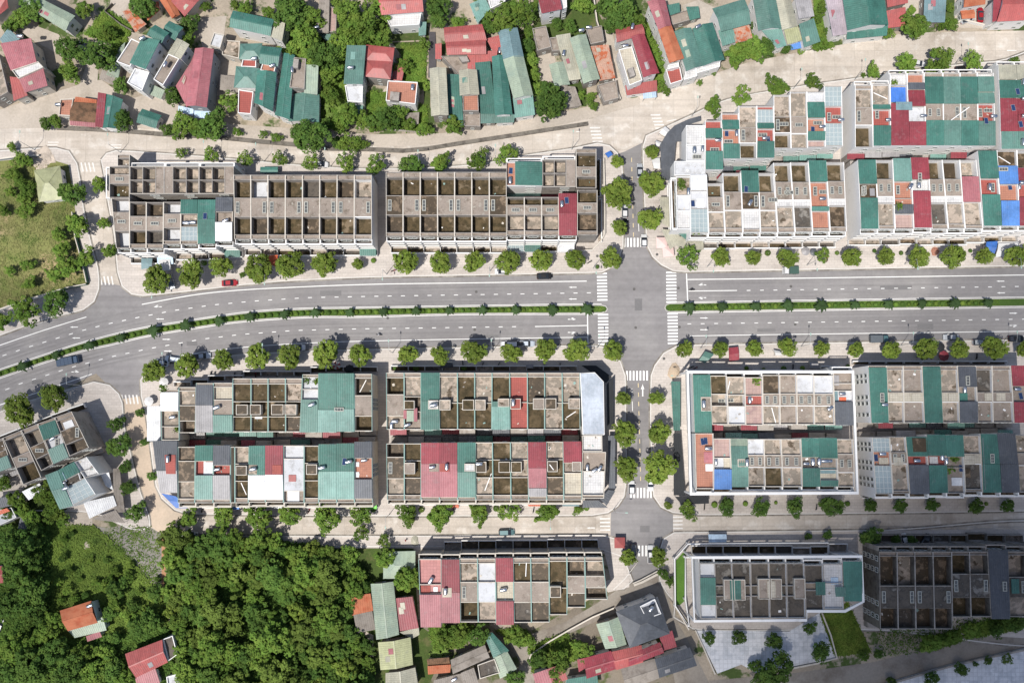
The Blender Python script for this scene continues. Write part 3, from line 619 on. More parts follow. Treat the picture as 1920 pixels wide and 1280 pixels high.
            for _ in range(60):
                a_=random.random()*6.28; r=random.random()*1.2; c=Vector((x+r*math.cos(a_),y+r*math.sin(a_),z+random.random()*1.0)); e1=Vector([random.gauss(0,.2) for _ in range(3)]); e2=Vector([random.gauss(0,.2) for _ in range(3)])
                bb.face([c-e1,c-e2,c+e1,c+e2])
            bb.build('roof_plants',LEAF['village'],root,loc)
    b.build('wall',[body,trim,trim2],root,loc)
    # debris on open roofs
    if random.random()<.75:
        db=MB()
        for _ in range(random.randint(1,5)):
            u=random.uniform(.15,.85); vq=random.uniform(.08,.92); z=surfz(u,vq)
            if z>zr-.2: continue
            x,y=Q(u,vq); s=random.uniform(.12,.4); an=random.random()*3; dx,dy=math.cos(an)*s,math.sin(an)*s; q=random.uniform(.25,1)
            p=[(x-dx+dy*q,y-dy-dx*q),(x+dx+dy*q,y+dy-dx*q),(x+dx-dy*q,y+dy+dx*q),(x-dx-dy*q,y-dy+dx*q)]
            db.hexa([(*a_,z) for a_ in p],[(*a_,z+.15) for a_ in p])
            db.build('roof_debris',random.choice([WALL['white'],WALL['cream'],WALL['grey'],WALL['teal']]),root,loc); db=MB()
        if False: db.build('roof_debris',random.choice([WALL['white'],WALL['cream'],WALL['grey'],WALL['teal']]),root,loc)
    # facades
    H=zr-1.0; fh=(zr-.6)/nfl
    if axis=='v': FQ=Q; FD=D; FW=W
    else: FQ=lambda u,v:Q0(u,v); FD=W; FW=D
    def side_q(sd):
        if sd=='S': return (lambda u,o:FQ(u,1+o/FD)),1
        if sd=='N': return (lambda u,o:FQ(u,-o/FD)),-1
        if sd=='W': return (lambda u,o:FQ(-o/FW,u)),-1
        if sd=='E': return (lambda u,o:FQ(1+o/FW,u)),1
    def fbx(bb,qf,sgn,a0,a1,o0,o1,c0,c1,m=0):
        p=[qf(a0,o0),qf(a1,o0),qf(a1,o1),qf(a0,o1)]
        if sgn>0: p=p[::-1]
        bb.hexa([(x,y,c0) for x,y in p],[(x,y,c1) for x,y in p],m)
    if front:
        qf,sg=side_q(front)
        for k in range(nfl):
            z0=zb+k*fh
            if k==0:
                dm=MB(); fbx(dm,qf,sg,.18,.82,.003,.06,z0,z0+2.9); dm.build('shop_door',random.choice([door_m,iron,WALL['blueg'],WALL['cream']]),root,loc)
            else:
                window_mb(qf,.22,.78,z0+.25,z0+2.3,-sg).build('window',[frame_m,darkglass],root,loc)
                if bal:
                    bb=MB(); fbx(bb,qf,sg,.037,.963,.9,1.15,z0-.2,z0+.55)
                    fb=MB(); fbx(fb,qf,sg,.037,.963,.003,.9,z0-.12,z0-.02); fb.build('balcony_floor',FLO['b'],root,loc)
                    pass
                    bb.build('balcony',WALL[wall[3]],root,loc)
        if bal:
            bb=MB(); fbx(bb,qf,sg,.002,.035,.003,1.3,zb,zr-.9); fbx(bb,qf,sg,.965,.998,.003,1.3,zb,zr-.9); fbx(bb,qf,sg,.037,.963,1.05,1.3,zr-1.1,zr-.85)
            bb.build('facade_frame',WALL[wall[3]],root,loc)
        if ydepth:
            yd=ydepth+.0; yw=MB(); e=.07/FW
            fbx(yw,qf,sg,g,e,1.35,yd,.15,1.7); fbx(yw,qf,sg,1-e,1-g,1.35,yd,.15,1.7); fbx(yw,qf,sg,g,1-g,yd,yd+.3,.15,1.75)
            yw.build('yard_wall',WALL[ywall],root,loc)
            yf=MB(); fbx(yf,qf,sg,e,1-e,1.2,yd,.15,.2); yf.build('yard_floor',FLO[random.choice('dbaak')],root,loc)
        for f in feats:
            if f[0]=='A':      # awning over the front yard
                z=3.1; aw=MB(); p=[qf(.02,.2),qf(.98,.2),qf(.98,ydepth+.5),qf(.02,ydepth+.5)]
                if sg<0: p=[p[1],p[0],p[3],p[2]]
                sheet_mb([(*p[0],z+.5),(*p[1],z+.5),(*p[2],z),(*p[3],z)]).build('awning',MET[f[1]],root,loc)
            if f[0]=='a':
                z=3.2; gb=MB(); fbx(gb,qf,sg,.02,.98,.2,ydepth+.4,z,z+.03,1)
                for i in range(5): u=.02+.96*i/4; fbx(gb,qf,sg,u-.008,u+.008,.2,ydepth+.4,z-.05,z+.07,0)
                for o in (.2,1.2,2.2): fbx(gb,qf,sg,.02,.98,o,o+.08,z-.04,z+.08,0)
                gb.build('glass_canopy',[frame_m,canopy_glass],root,loc)
        rs={'S':'N','N':'S','W':'E','E':'W'}[front]
    else: rs=None
    if rear and rs:
        qf,sg=side_q(rs)
        for k in range(1,nfl):
            z0=zb+k*fh; window_mb(qf,.55,.8,z0+.7,z0+1.9,-sg).build('window',[frame_m,darkglass],root,loc)
        # low rear extension with its own roof
        ex=MB(); hh=random.choice([2.6,3.2,5.8]); dd=random.uniform(1.2,1.7); fbx(ex,qf,sg,.03,.97,.003,dd,.15,hh)
        ex.build('rear_annex',[WALL['grey']],root,loc)
        if random.random()<.6:
            p=[qf(.02,.01),qf(.98,.01),qf(.98,dd+.1),qf(.02,dd+.1)]; 
            if sg<0: p=[p[1],p[0],p[3],p[2]]
            sheet_mb([(*p[0],hh+.25),(*p[1],hh+.25),(*p[2],hh+.1),(*p[3],hh+.1)]).build('annex_roof',MET[random.choice('GRKHTYR')],root,loc)
    if gable:
        sd,cols=gable; qf,sg=side_q(sd)
        for k in range(nfl):
            z0=zb+k*fh
            for c in cols: 
                window_mb(qf,c-.03,c+.03,z0+.5,z0+2.6,-sg).build('window',[frame_m,darkglass],root,loc)
    desc=roof_desc(bands,feats)
    if n==1: lab='%s, %s'%(desc,phrase)
    else: lab='%s, %s from left, %s'%(desc,ordn(idx),phrase)
    tag(root,lab,'house','terraced townhouses along the streets')
    return root
def row(phrase,tr,zr,wall,xt,xb,yt,yb,specs,front=None,**kw):
    n=len(specs); per=kw.pop('per',{})
    for i,s in enumerate(specs):
        if not s: continue
        T=yt[i] if isinstance(yt,list) else yt; Bq=yb[i] if isinstance(yb,list) else yb
        T=T if isinstance(T,tuple) else (T,T); Bq=Bq if isinstance(Bq,tuple) else (Bq,Bq)
        c=[tr(xt[i],T[0])[0],tr(xt[i+1],T[1])[0],tr(xb[i+1],Bq[1])[0],tr(xb[i],Bq[0])[0]]
        k=dict(kw); k.update(per.get(i,{}))
        town(phrase,i,n,zr,k.pop('wall',wall),c,s,k.pop('front',front),tr=tr,**k)
# leaves
LEAF={'street':mat('street_tree_leaves',(0.098,0.150,0.022),0.75,0.5,0.5,1.6,col2=(0.135,0.175,0.03),thr=(0.4,0.65),rnd=0.12,bump=0,spec=0.15),
 'dark':mat('dark_tree_leaves',(0.052,0.103,0.02),0.8,0.42,0.35,1.6,col2=(0.08,0.133,0.025),thr=(0.4,0.65),rnd=0.2,bump=0,spec=0.12),
 'village':mat('garden_tree_leaves',(0.080,0.145,0.023),0.8,0.42,0.35,1.6,col2=(0.12,0.175,0.03),thr=(0.4,0.65),rnd=0.25,bump=0,spec=0.12),
 'wood':mat('yellowish_tree_leaves',(0.10,0.145,0.028),0.8,0.45,0.35,1.6,col2=(0.075,0.11,0.02),thr=(0.4,0.65),rnd=0.2,bump=0,spec=0.12),
 'palm':mat('median_tree_leaves',(0.035,0.065,0.022),0.8,0.4,0.5,2,rnd=0.15,bump=0,spec=0.12)}
# ------------------------------------------------------------ the terraces
WG=('grey','cream','grey','white'); WT=('cream','teal','cream','cream'); WW=('white','white','grey','white'); WF=('white','white','white','white'); WK=('dark','grey','grey','grey')
# A: far left, above the avenue
tA=Zc(180,270,4.74)
row('upper row of far left terrace above avenue',tA,12.5,WG,[300,605,915,1225],[300,605,915,1225],[200]*3,443,
 ['Od115h Od115h Cs75','Cs75 Od115h Od110h','Od115h Od110h Cs80'],front='N',axis='u',per={},ydepth=2.0)
row('west end house of far left terrace above avenue',tA,12.5,WG,[118,298],[118,298],[198],478,['u70 Cw75 Oa120'],ydepth=0,front='W')
row('corner tower house of far left terrace above avenue',tA,12.5,WG,[190,300],[190,298],[95],196,['P40 u90'],front=None)
row('lower row of far left terrace above avenue',tA,12.0,WG,[135,298,447,600,755,905,1065,1218],[180,298,445,597,750,905,1060,1212],[483,515,518,515,497,497,475],[925,925,925,890,890,885,862],
 ['Op115 Cw155 Op140','Ob130 Cw125 Oa125 P35','Ob130 Cw125 Ok125 P35|A P','Op110 Cw125 Op120 P30','MG130 od115 g130 P30|t 800 700 0;t 860 697 0','MG170 MG215|p 975 645','MK125 oc90 MW160|t 1150 680 20;A G'],front='S',ydepth=2.6)
tB=Zc(430,290,5.12)
row('open roofed terrace above avenue, west of alley',tB,13.0,WG,[40,205,370,538,703,868,1035,1200,1366],[48,207,370,536,700,866,1030,1198,1368],195,810,
 ['P45 Oa175 C175 Oa170 P40','P45 Op175 C175 Ob170 P40|c 335 275 365 335 c','P45 Oa175 C175 Oa170 P40','P45 Oa175 C175 Oa170 P40','P45 Ok175 C175 Ob170 P40','P45 Oa175 C175 Oa170 P40','P45 Ob175 C175 Oa170 P40','P45 Od175 C175 Oa170 P40|A G'],front='S',ydepth=2.6,rear=True,per={7:dict(wall=('white','cream','grey','white'))})
tC=Zc(700,270,5.12)
row('open roofed terrace above avenue, east of alley',tC,13.0,WG,[120,285,450,615,780,945,1112,1278],[122,285,450,617,780,945,1115,1280],270,888,
 ['P50 Oa175 Cb180 Ob170 P35','P50 Oa175 C180 Oa170 P35','P50 Oa175 Cb180 Ob170 P35','P50 Oa175 C180 Oa170 P35','P50 Oa175 C180 Oa170 P35','P50 Oa175 C180 Oa170 P35','P50 Oa175 Cb180 Oa170 P35'],front='S',ydepth=2.6)
tD=Zc(920,260,4.923)
row('north row of terrace left of crossroads',tD,12.5,WW,[145,475],[147,475],[215],435,['ot80 MG250|p 185 290;t 180 385 90'],axis='u',front='N',ydepth=2,per={})
row('north row beside the green roof left of crossroads',tD,12.5,WG,[478,785],[478,785],[195],445,['Od105h Od105h Cs85'],axis='u',front='N',ydepth=2)
row('north corner of terrace left of crossroads',tD,12.5,WG,[787,975],[790,975],[95],455,['P35 Oa125 Cw85 Oa100'],front='E',ydepth=2,bal=False)
row('corner house beside cross street above avenue',tD,12.5,WG,[800,985],[798,985],[475],890,['Oa115 Cw85 Ob165 P35'],front='E',ydepth=2,bal=False)
row('south row, terrace above avenue left of crossroads',tD,12.5,WG,[150,310,470,626,797],[150,312,472,630,795],[540,540,540,507],892,
 ['Oa75 Cw85 Od150 P40|a','Oa75 Cw85 Od150 P40|A G','Oa75 Cw85 Od150 P40','MR175 MR190|t 655 612 90;p 700 575;A W'],front='S',ydepth=2.6)
tE=Zc(1240,140,3.658)
row('upper row, terrace above avenue right of crossroads',tE,12.0,WW,[300,412,530,655,770,882,998,1118,1238],[303,425,540,655,775,890,1003,1125,1245],[315,265,215,215,140,118,118,80],[650,575,575,572,505,505,498,490],
 ['or55 MG70 or90 MG125|t 392 447 0;S 370 508','ot45 MG65 ot95 MG95|p 452 398;t 518 400 90;S 465 452','od140 C100 Oa100','or25 g90 MG40 or85 MG110|S 700 408;t 715 435 0;p 738 440','od150 Cb105 Oa105|S 840 340','od160 Cw110 od95','op70 MG110 ot90 MG60 oq45|t 1105 355 0;p 1045 372;S 1080 325','g130 or110 g145|s 1158 285;S 1210 285;t 1235 308 0'],front='N',ydepth=0,bal=False)
row('upper white corner house right of crossroads',tE,12.0,WF,[170,300],[170,300],[348],592,['ow130 op110|t 228 515 90;t 285 505 90;S 250 558'],front=None)
row('white stepped house right of crossroads',tE,12.0,WF,[90,300],[90,302],[594],690,['op90'],front=None)
row('planted terrace house facing cross street',tE,12.0,WF,[100,200],[110,200],[700],1060,['od100 op80 ow100|v 125 755;v 150 760;t 187 800 90;v 150 730'],front='W',ydepth=0)
row('lower row, terrace above avenue right of crossroads',tE,12.0,('white','white','grey','white'),[198,312,420,545,665,768,885,1008,1130,1252],[200,325,438,560,680,800,918,1038,1158,1272],[688,745,675,660,675,605,602,590,600],[1085,1083,1083,1080,1080,1080,1078,1075,1075],
 ['MW105 op120 g160|p 220 880;c 245 845 298 910 W;v 240 1070','Oa95 Cw100 od110 P30','Oa125 C120 od115 P30','MG145 Cb110 ow130 P20|t 605 882 60;p 578 790','Oa130 C120 od115 P30|S 765 860','Oa130 Cd120 Pw45 od140 P30|S 875 810','Oa135 Cd120 Pw45 ok140 P30','MG145 ot165 MG30 ot115 P20|s 1062 795;t 1108 850 0;S 1120 800','Oa130 Cd120 Pw45 ob140 P30'],front='S',ydepth=2.6,
 per={0:dict(ydepth=0),3:dict(),2:dict()})
tF=Zc(1570,120,3.554)
row('upper row of far right terrace above avenue',tF,13.0,WW,[118,230,350,465,578,703,818,932,1040,1070],[118,240,358,480,592,710,825,940,1055,1080],[140,135,65,65,60,60,60,60],[555,545,543,543,543,543,545,545],
 ['P25 od125 C115 Oa145','od140 MG35 or110 MG135|t 345 372 0;s 272 330;l 250 185 340 225','ow60 od100 MR220|c 360 150 465 248 Z;v 385 120;c 385 258 495 312 A','ot60 MK50 MR110 op100 MR155|t 578 345 0','P25 MG180 Cd105 MG160','P25 MH180 C105 MH160|l 752 380 875 292','P25 MG180 C105 MG160','ow25 MH105 MH75 or115 MH160|t 1045 348 0;s 963 320;S 1015 305;p 985 385'],front='N',ydepth=0,per={0:dict(gable=None)})
row('lower row of far right terrace above avenue',tF,12.5,('white','white','grey','white'),[135,255,370,488,605,698,815,925],[158,275,385,512,630,740,852,972],[640,640,630,625,640,640,640],[1098,1098,1098,1090,1098,1095,1095],
 ['MG160 Cb90 MG200|s 180 842;c 215 830 250 880 Y','Oa130 Cd115 Pw45 od150 P20','MT150 ot110 Pt40 MK60 oq95|t 490 815 60;s 412 835;v 400 950','MR145 ow75 MR240|t 545 805 90;s 545 760','Oa130 Cd115 Pw45 ok140 P30','Ob130 Cd115 Pw45 od140 P30','Od110 MQ165 od150 P20'],front='S',ydepth=2.6)
row('double green roofed house of far right terrace',tF,13.0,WW,[935,1060],[975,1096],[580],1078,['MG185 or105 MG205|t 1018 820 90;s 1047 820'],front='S',ydepth=2.6)
row('upper row at right picture edge above avenue',tF,13.0,WW,[1072,1190,1300],[1092,1206,1316],[8]*2,567,['MB100 MG125 MR220 MH115|t 1228 130 90;p 1195 190;p 1165 298','MB100 MG125 MR110 MR110 MH115|t 1235 240 0;t 1235 355 0;p 1215 408;t 1225 530 90'],front='N',ydepth=0)
row('lower row at right picture edge above avenue',tF,12.5,WW,[1062,1196,1310],[1096,1214,1330],[575]*2,1078,['ob105 MU125 ot110 MU165|S 1100 705;t 1215 815 90;p 1160 815;l 1085 610 1165 660','Ob120 MR110 or90 MR190|t 1225 800 0'],front='S',ydepth=2.6)
tG=Zc(250,680,4.0)
row('upper row of far left terrace below avenue',tG,12.5,WT,[205,340,470,600,745,882,1010,1140,1268,1390,1525,1658,1790],[210,345,465,598,745,882,1010,1142,1250,1385,1525,1658,1792],[200,182,152,150,117,117,117,117,87,80,80,83],[580,525,520,520,518,518,518,518,520,520,515,512],
 ['P20 MW140 od115 oc100|t 290 408 10;v 230 190;v 320 500','P30 od110 Cbn115 Ob90','P15 MK150 MY200','P30 oe90 Ccn105 MH120|t 630 335 20','P40 oa130 oa110 oa110|b 782 315 868 390 b','P40 oa130 oa110 oa110|b 868 315 965 390 b;c 905 398 960 420 W','P40 oa130 oa110 oa110|b 1045 313 1135 390 b','P40 od130 oa110 ob110|b 1135 313 1230 390 d','P20 op90 op75 MH240|v 1290 130;v 1370 135;t 1345 315 20','MG260 MT160','MG250 MT160|S 1545 350','P30 Ob130 Cdn150 Oa110|l 1685 220 1735 125'],front='N',ydepth=2.4,bal=False,
 per={11:dict(gable=('E',[.45,.52,.6]))})
row('white sheet annex at west end of far left terrace below avenue',tG,9.0,WF,[105,205],[105,208],[325],585,['MW250'],front=None)
row('lower row of far left terrace below avenue',tG,12.5,WT,[145,333,465,600,728,760,868,990,1125,1280,1390,1525,1658,1790],[200,333,460,597,728,762,862,990,1125,1280,1390,1525,1658,1795],[585,630,620,620,630,630,622,620,620,622,610,605,592],[972,1050,1050,1050,1050,1050,1045,1045,1050,1050,1048,1048,1048],
 ['MK225 MY165|c 240 690 322 832 r;t 270 720 90','ob105 Cbn150 od125 P30','MG115 or105 MT180 P25|c 520 745 595 845 W','MK150 or75 MY185 P25|t 625 800 10;A U','Xk100','od130 oa130 oa130 P35|b 780 770 860 840 b;l 800 900 840 990','MG225 MW190 P20|t 905 795 10;c 870 765 930 835 d','MR220 MW190 P20|c 1045 765 1115 832 r;A W','op100 Cpn240 oc90|c 1150 960 1240 1040 W;c 1165 840 1220 890 V','oa130 oa130 oa130 P35|b 1305 760 1385 835 b','MG205 MT210 P25|t 1420 785 10','MG205 MT210 P25|t 1620 740 10;p 1585 740;A B','MK120 ot155 MK140 P30|t 1730 730 10;c 1660 745 1690 780 W;c 1660 820 1690 860 W;A F'],front='S',ydepth=2.0,
 per={12:dict(gable=('E',[.4,.47,.55])),0:dict(front=None),4:dict(front=None)})
tH=Zc(700,680,4.0)
row('upper row, terrace below avenue left of crossroads',tH,13.0,WT,[95,230,358,495,630,760,890,1022,1155,1285,1415,1550],[100,232,358,495,632,760,888,1025,1157,1285,1420,1552],75,500,
 ['P35 Oa125 Cn155 od100|t 135 470 90;t 160 440 0','P30 od145 ob110 oc130|b 232 285 312 350 a;B 228 355 252 420 Q;B 252 358 305 440 S;B 305 340 332 440 Q;t 255 465 20','MG205 MG210|b 415 283 490 348 w;t 458 318 10','P30 od200 oa200|b 497 280 580 355 d','P30 oa200 oa200|b 670 278 757 355 a','P30 od200 oa200|b 760 278 842 355 d','P30 oa180 MT200|b 935 270 1022 330 d;B 890 290 935 330 H','P30 or190 or200|b 1025 270 1105 348 r;t 1048 300 90','P30 ob200 oa200|b 1197 268 1285 350 c','P30 od200 od200|b 1287 268 1370 350 b','P30 od200 oa200|b 1462 268 1548 345 d;l 1450 410 1520 365'],front='N',ydepth=2.4,bal=False)
row('lower row, terrace below avenue left of crossroads',tH,13.0,WT,[97,232,358,495,630,765,893,1028,1158,1297,1424,1562],[103,232,358,495,632,768,897,1032,1165,1300,1428,1565],[605,605,600,600,597,597,595,595,595,592,590],1028,
 ['Ob100 Cb155 od120 P35','oa130 oa130 ob130 P35|b 235 748 315 830 c','MR150 MQ240 P20|t 443 780 10;c 420 755 492 815 c','MR150 MQ240 P20|t 552 778 90;c 500 755 572 815 r','MG220 MH190 P20|b 685 755 762 812 w','od130 oa130 od130 P35|b 768 740 848 820 b;t 795 755 0;l 835 960 885 830','oa130 oa130 oa130 P35|b 940 740 1026 820 a','od130 od130 oa130 P35|b 1030 740 1112 820 a','MR185 MQ145 MY60 P25|A J','od130 oa130 ob130 P35|b 1303 735 1380 815 b;l 1320 760 1350 800','MR150 oc75 oe160 P30|b 1490 742 1558 812 l;A A'],front='S',ydepth=2.0)
tI=Zc(1230,670,4.572)
row('upper row, white terrace below avenue beside crossroads',tI,12.5,('white','cream','cream','white'),[313,465,607,762,913,1060,1205,1352,1518,1690],[330,480,620,770,918,1065,1212,1360,1535,1692],[150,155,165,170,150,150,150,155,118],[640,575,575,580,575,575,575,575,580],
 ['MG490|b 380 340 470 460 l;t 400 400 90','oa150 Odn95 od150|S 590 370','od150 Odn95 op150|S 645 365;l 640 200 620 290','oq150 or80 oq160|t 805 365 90;v 860 205','ob150 Cd95 od150|l 1000 430 1035 560','oc150 Cd95 oc150','op150 Cd95 oc150','op150 Cd95 od150|t 1495 435 40','oc100 oc60 op90 MK190|t 1600 310 0;c 1540 280 1570 400 A;c 1580 340 1640 385 J;c 1520 150 1580 240 Y'],front='N',ydepth=1.8,cap=(1,2))
row('lower row, white terrace below avenue beside crossroads',tI,12.5,('white','cream','cream','white'),[333,492,637,783,925,1072,1243,1395,1550,1690],[345,497,650,793,937,1090,1257,1408,1562,1705],[650,695,695,700,700,700,692,690,700],[1125,1128,1108,1105,1108,1108,1105,1105,1110],
 ['ot480|c 415 810 490 905 Q;c 430 915 492 975 W;p 405 720;p 430 715;t 450 780 0','oq165 op95 MU170|t 515 895 90;c 585 865 640 950 e','MS60 MH150 MH190|b 695 870 793 935 l;t 770 900 90','op125 Cd95 od150','od125 Cd95 oa150','od125 Cd95 od150','MG160 oc90 MG155|t 1345 895 90;t 1290 910 0','MG160 oc90 oe80 MG50|t 1400 890 90;t 1450 885 0;t 1485 885 0;c 1410 945 1550 995 A','od125 Cd150 od120'],front='S',ydepth=1.6)
tJ=Zc(1580,670,4.571)
row('upper row of far right terrace below avenue',tJ,14.0,('white','cream','grey','white'),[218,375,520,680,835,985,1140,1280,1440,1600],[245,393,527,703,858,1003,1160,1290,1470,1625],[70]*9,[558]*9,
 ['P15 MG465|s 333 345;t 348 405 0','P30 od180 Ce75 od160|c 400 310 480 380 e','P30 oc180 Ce75 oc160|c 590 310 665 375 e','P10 MG465','P30 od180 Ce75 od160|c 905 310 975 370 e','P10 MK165 oc120 MK170|t 1050 275 90;c 1005 305 1085 375 G;s 1065 200','P30 ok180 Cc75 oc160|c 1215 305 1280 370 e','P30 oc180 Cc75 oc160|c 1315 305 1395 370 e','MR170 oc130 MR170|t 1503 270 0;p 1540 330'],front='N',ydepth=1.8,bal=False,per={0:dict(gable=('W',[.17,.27,.55,.66,.86]))})
row('lower row of far right terrace below avenue',tJ,13.0,('white','cream','grey','white'),[250,403,540,718,875,1030,1180,1320,1478,1620],[285,432,578,745,902,1052,1203,1362,1520,1660],[685,680,680,662,665,668,655,650,665],[1168,1165,1168,1158,1165,1150,1155,1155,1155],
 ['g120 ot115 g235|p 295 860;t 345 825 0;c 318 860 405 915 e;c 305 745 435 800 W','od125 Cd90 od220 P20|c 435 855 520 925 e','MG165 or75 MK245|c 590 690 712 808 b;t 640 885 0','MG175 or80 MG230|c 755 850 830 912 w;t 855 850 90','MG175 oc90 oc210|t 893 885 90;p 1025 950;v 930 960;c 945 1030 1040 1100 W;v 970 870','od160 Ce90 ok220 P20|c 1045 840 1135 915 e;c 1060 950 1110 1030 b','MG255 MG240|s 1275 865;c 1195 690 1215 1130 Y','MK255 MK230','od150 Cc100 od220'],front='S',ydepth=1.8,per={0:dict(gable=('W',[.12,.22,.45,.56,.75,.86]))})
tK=Zc(640,980,3.4286)
row('half red roofed terrace near bottom centre',tK,12.5,WT,[495,643,760,875,990,1105,1217,1335,1450,1565,1680],[510,643,765,880,995,1110,1222,1338,1452,1570,1712],[(232,232),235,228,228,225,225,225,220,220,220],[668,640,637,637,652,640,638,590,543,492],
 ['oz160 oz60 MQ205|t 575 370 60;c 505 405 570 460 r;c 590 415 618 445 W','MR210 MQ195|t 670 435 90;c 650 415 710 475 e','P30 od120 C125 Oa125','P30 op120 Cpn125 od125','MR150 oe120 MR150|t 1042 430 10','P30 oa120 Cn125 ok125|l 1190 250 1185 345','P30 ob120 Cn125 ob125','P25 oa170 oa170|b 1340 402 1410 472 b','P25 Ob95 Cn105 ob90','P25 Od95 Cn70 Ob75'],front='N',ydepth=3.4,
 per={0:dict(ydepth=0)})
tL=Zc(1180,980,4.174)
row('white framed terrace, bottom right of cross street',tL,13.0,('white','grey','grey','white'),[548,668,805,950,1095,1230,1370,1518,1668,1820],[560,682,820,958,1103,1240,1382,1525,1680,1828],[315]*6+[330,320,300],[750,748,748,745,745,745,690,675,610],
 ['op110 MG215 op110','ok175 ok80 ok170|b 735 440 805 600 l','ok175 ok80 ok170|b 805 440 905 600 l;B 782 440 872 600 G','ok175 ok80 ok170|b 1005 435 1095 592 l;c 1075 450 1090 580 e','ok175 ok80 ok170|b 1096 435 1190 592 l;c 1100 450 1140 580 e','ok175 ok80 ok170|b 1285 432 1380 590 l','ok150 oc60 ok170|B 1452 458 1530 560 G','ow150 ow200|c 1585 430 1645 485 P','MG310|B 1605 498 1690 572 H'],front='N',ydepth=3.2,cap=(1,2))
tM=Zc(1580,980,4.268)
row('unfinished dark terrace at bottom right corner',tM,13.5,WK,[293,435,577,722,872,1015,1160,1320,1470,1620],[300,445,587,738,878,1028,1190,1338,1480,1630],[228,228,228,228,228,228,215,228,228],[848,848,848,848,752,750,765,750,750],
 ['P35 Ob230 Ck170 Ob160','P35 Od230 Ck170 Ok160','P35 Ob230 Ck170 Ob160','P35 Ob230 Ck170 Ob160','P25 Oa150 Ck180 Oa150','P25 Od150 Ck180 Oa150','MK550|s 1290 505','P25 Od170 Ck150 od150|B 1340 445 1405 560 G','P25 Ok170 Ck150 ok150'],front='N',ydepth=3.0,ywall='grey',per={0:dict(gable=('W',[.1,.25,.68,.86]))})
# L: slanted terrace at the left edge
tL2=Zc(0,700,4.268)
def slant(phrase,quads,zr,wall,specs,**kw):
    for i,(q,s) in enumerate(zip(quads,specs)): town(phrase,i,len(specs),zr,wall,[c for c in tL2(*q)],s,kw.get('front'),tr=tL2,**{k:v for k,v in kw.items() if k!='front'})
slant('slanted upper terrace at left picture edge',[(-290,640,-150,583,-60,810,-200,867),(-148,582,20,515,95,745,-60,808),(22,514,165,455,330,830,185,890),(167,454,300,402,425,725,330,778),(302,401,435,352,552,665,430,722),(437,351,572,303,712,592,556,662)],12.0,WG,
 ['P30 MH190 od200','P30 ob170 Cb100 MH200','P30 Od170 Cw90 Oa160','P30 Od110 Cbw90 Ok90','P20 MG125 op80 MH120|t 415 520 30;s 445 560','P30 oc80 Cb100 Ob85|c 490 395 590 430 W'],front='N',ydepth=2.4,bal=False)
slant('slanted lower terrace at left picture edge',[(362,815,465,775,585,1055,480,1085),(467,774,595,705,765,965,585,1054),(597,704,690,665,790,800,640,850)],11.0,WW,['MH130 MH150|t 540 915 20','MG100 ok60 g160|c 505 790 540 860 P;t 500 880 30','ow100 ow60'],front=None)
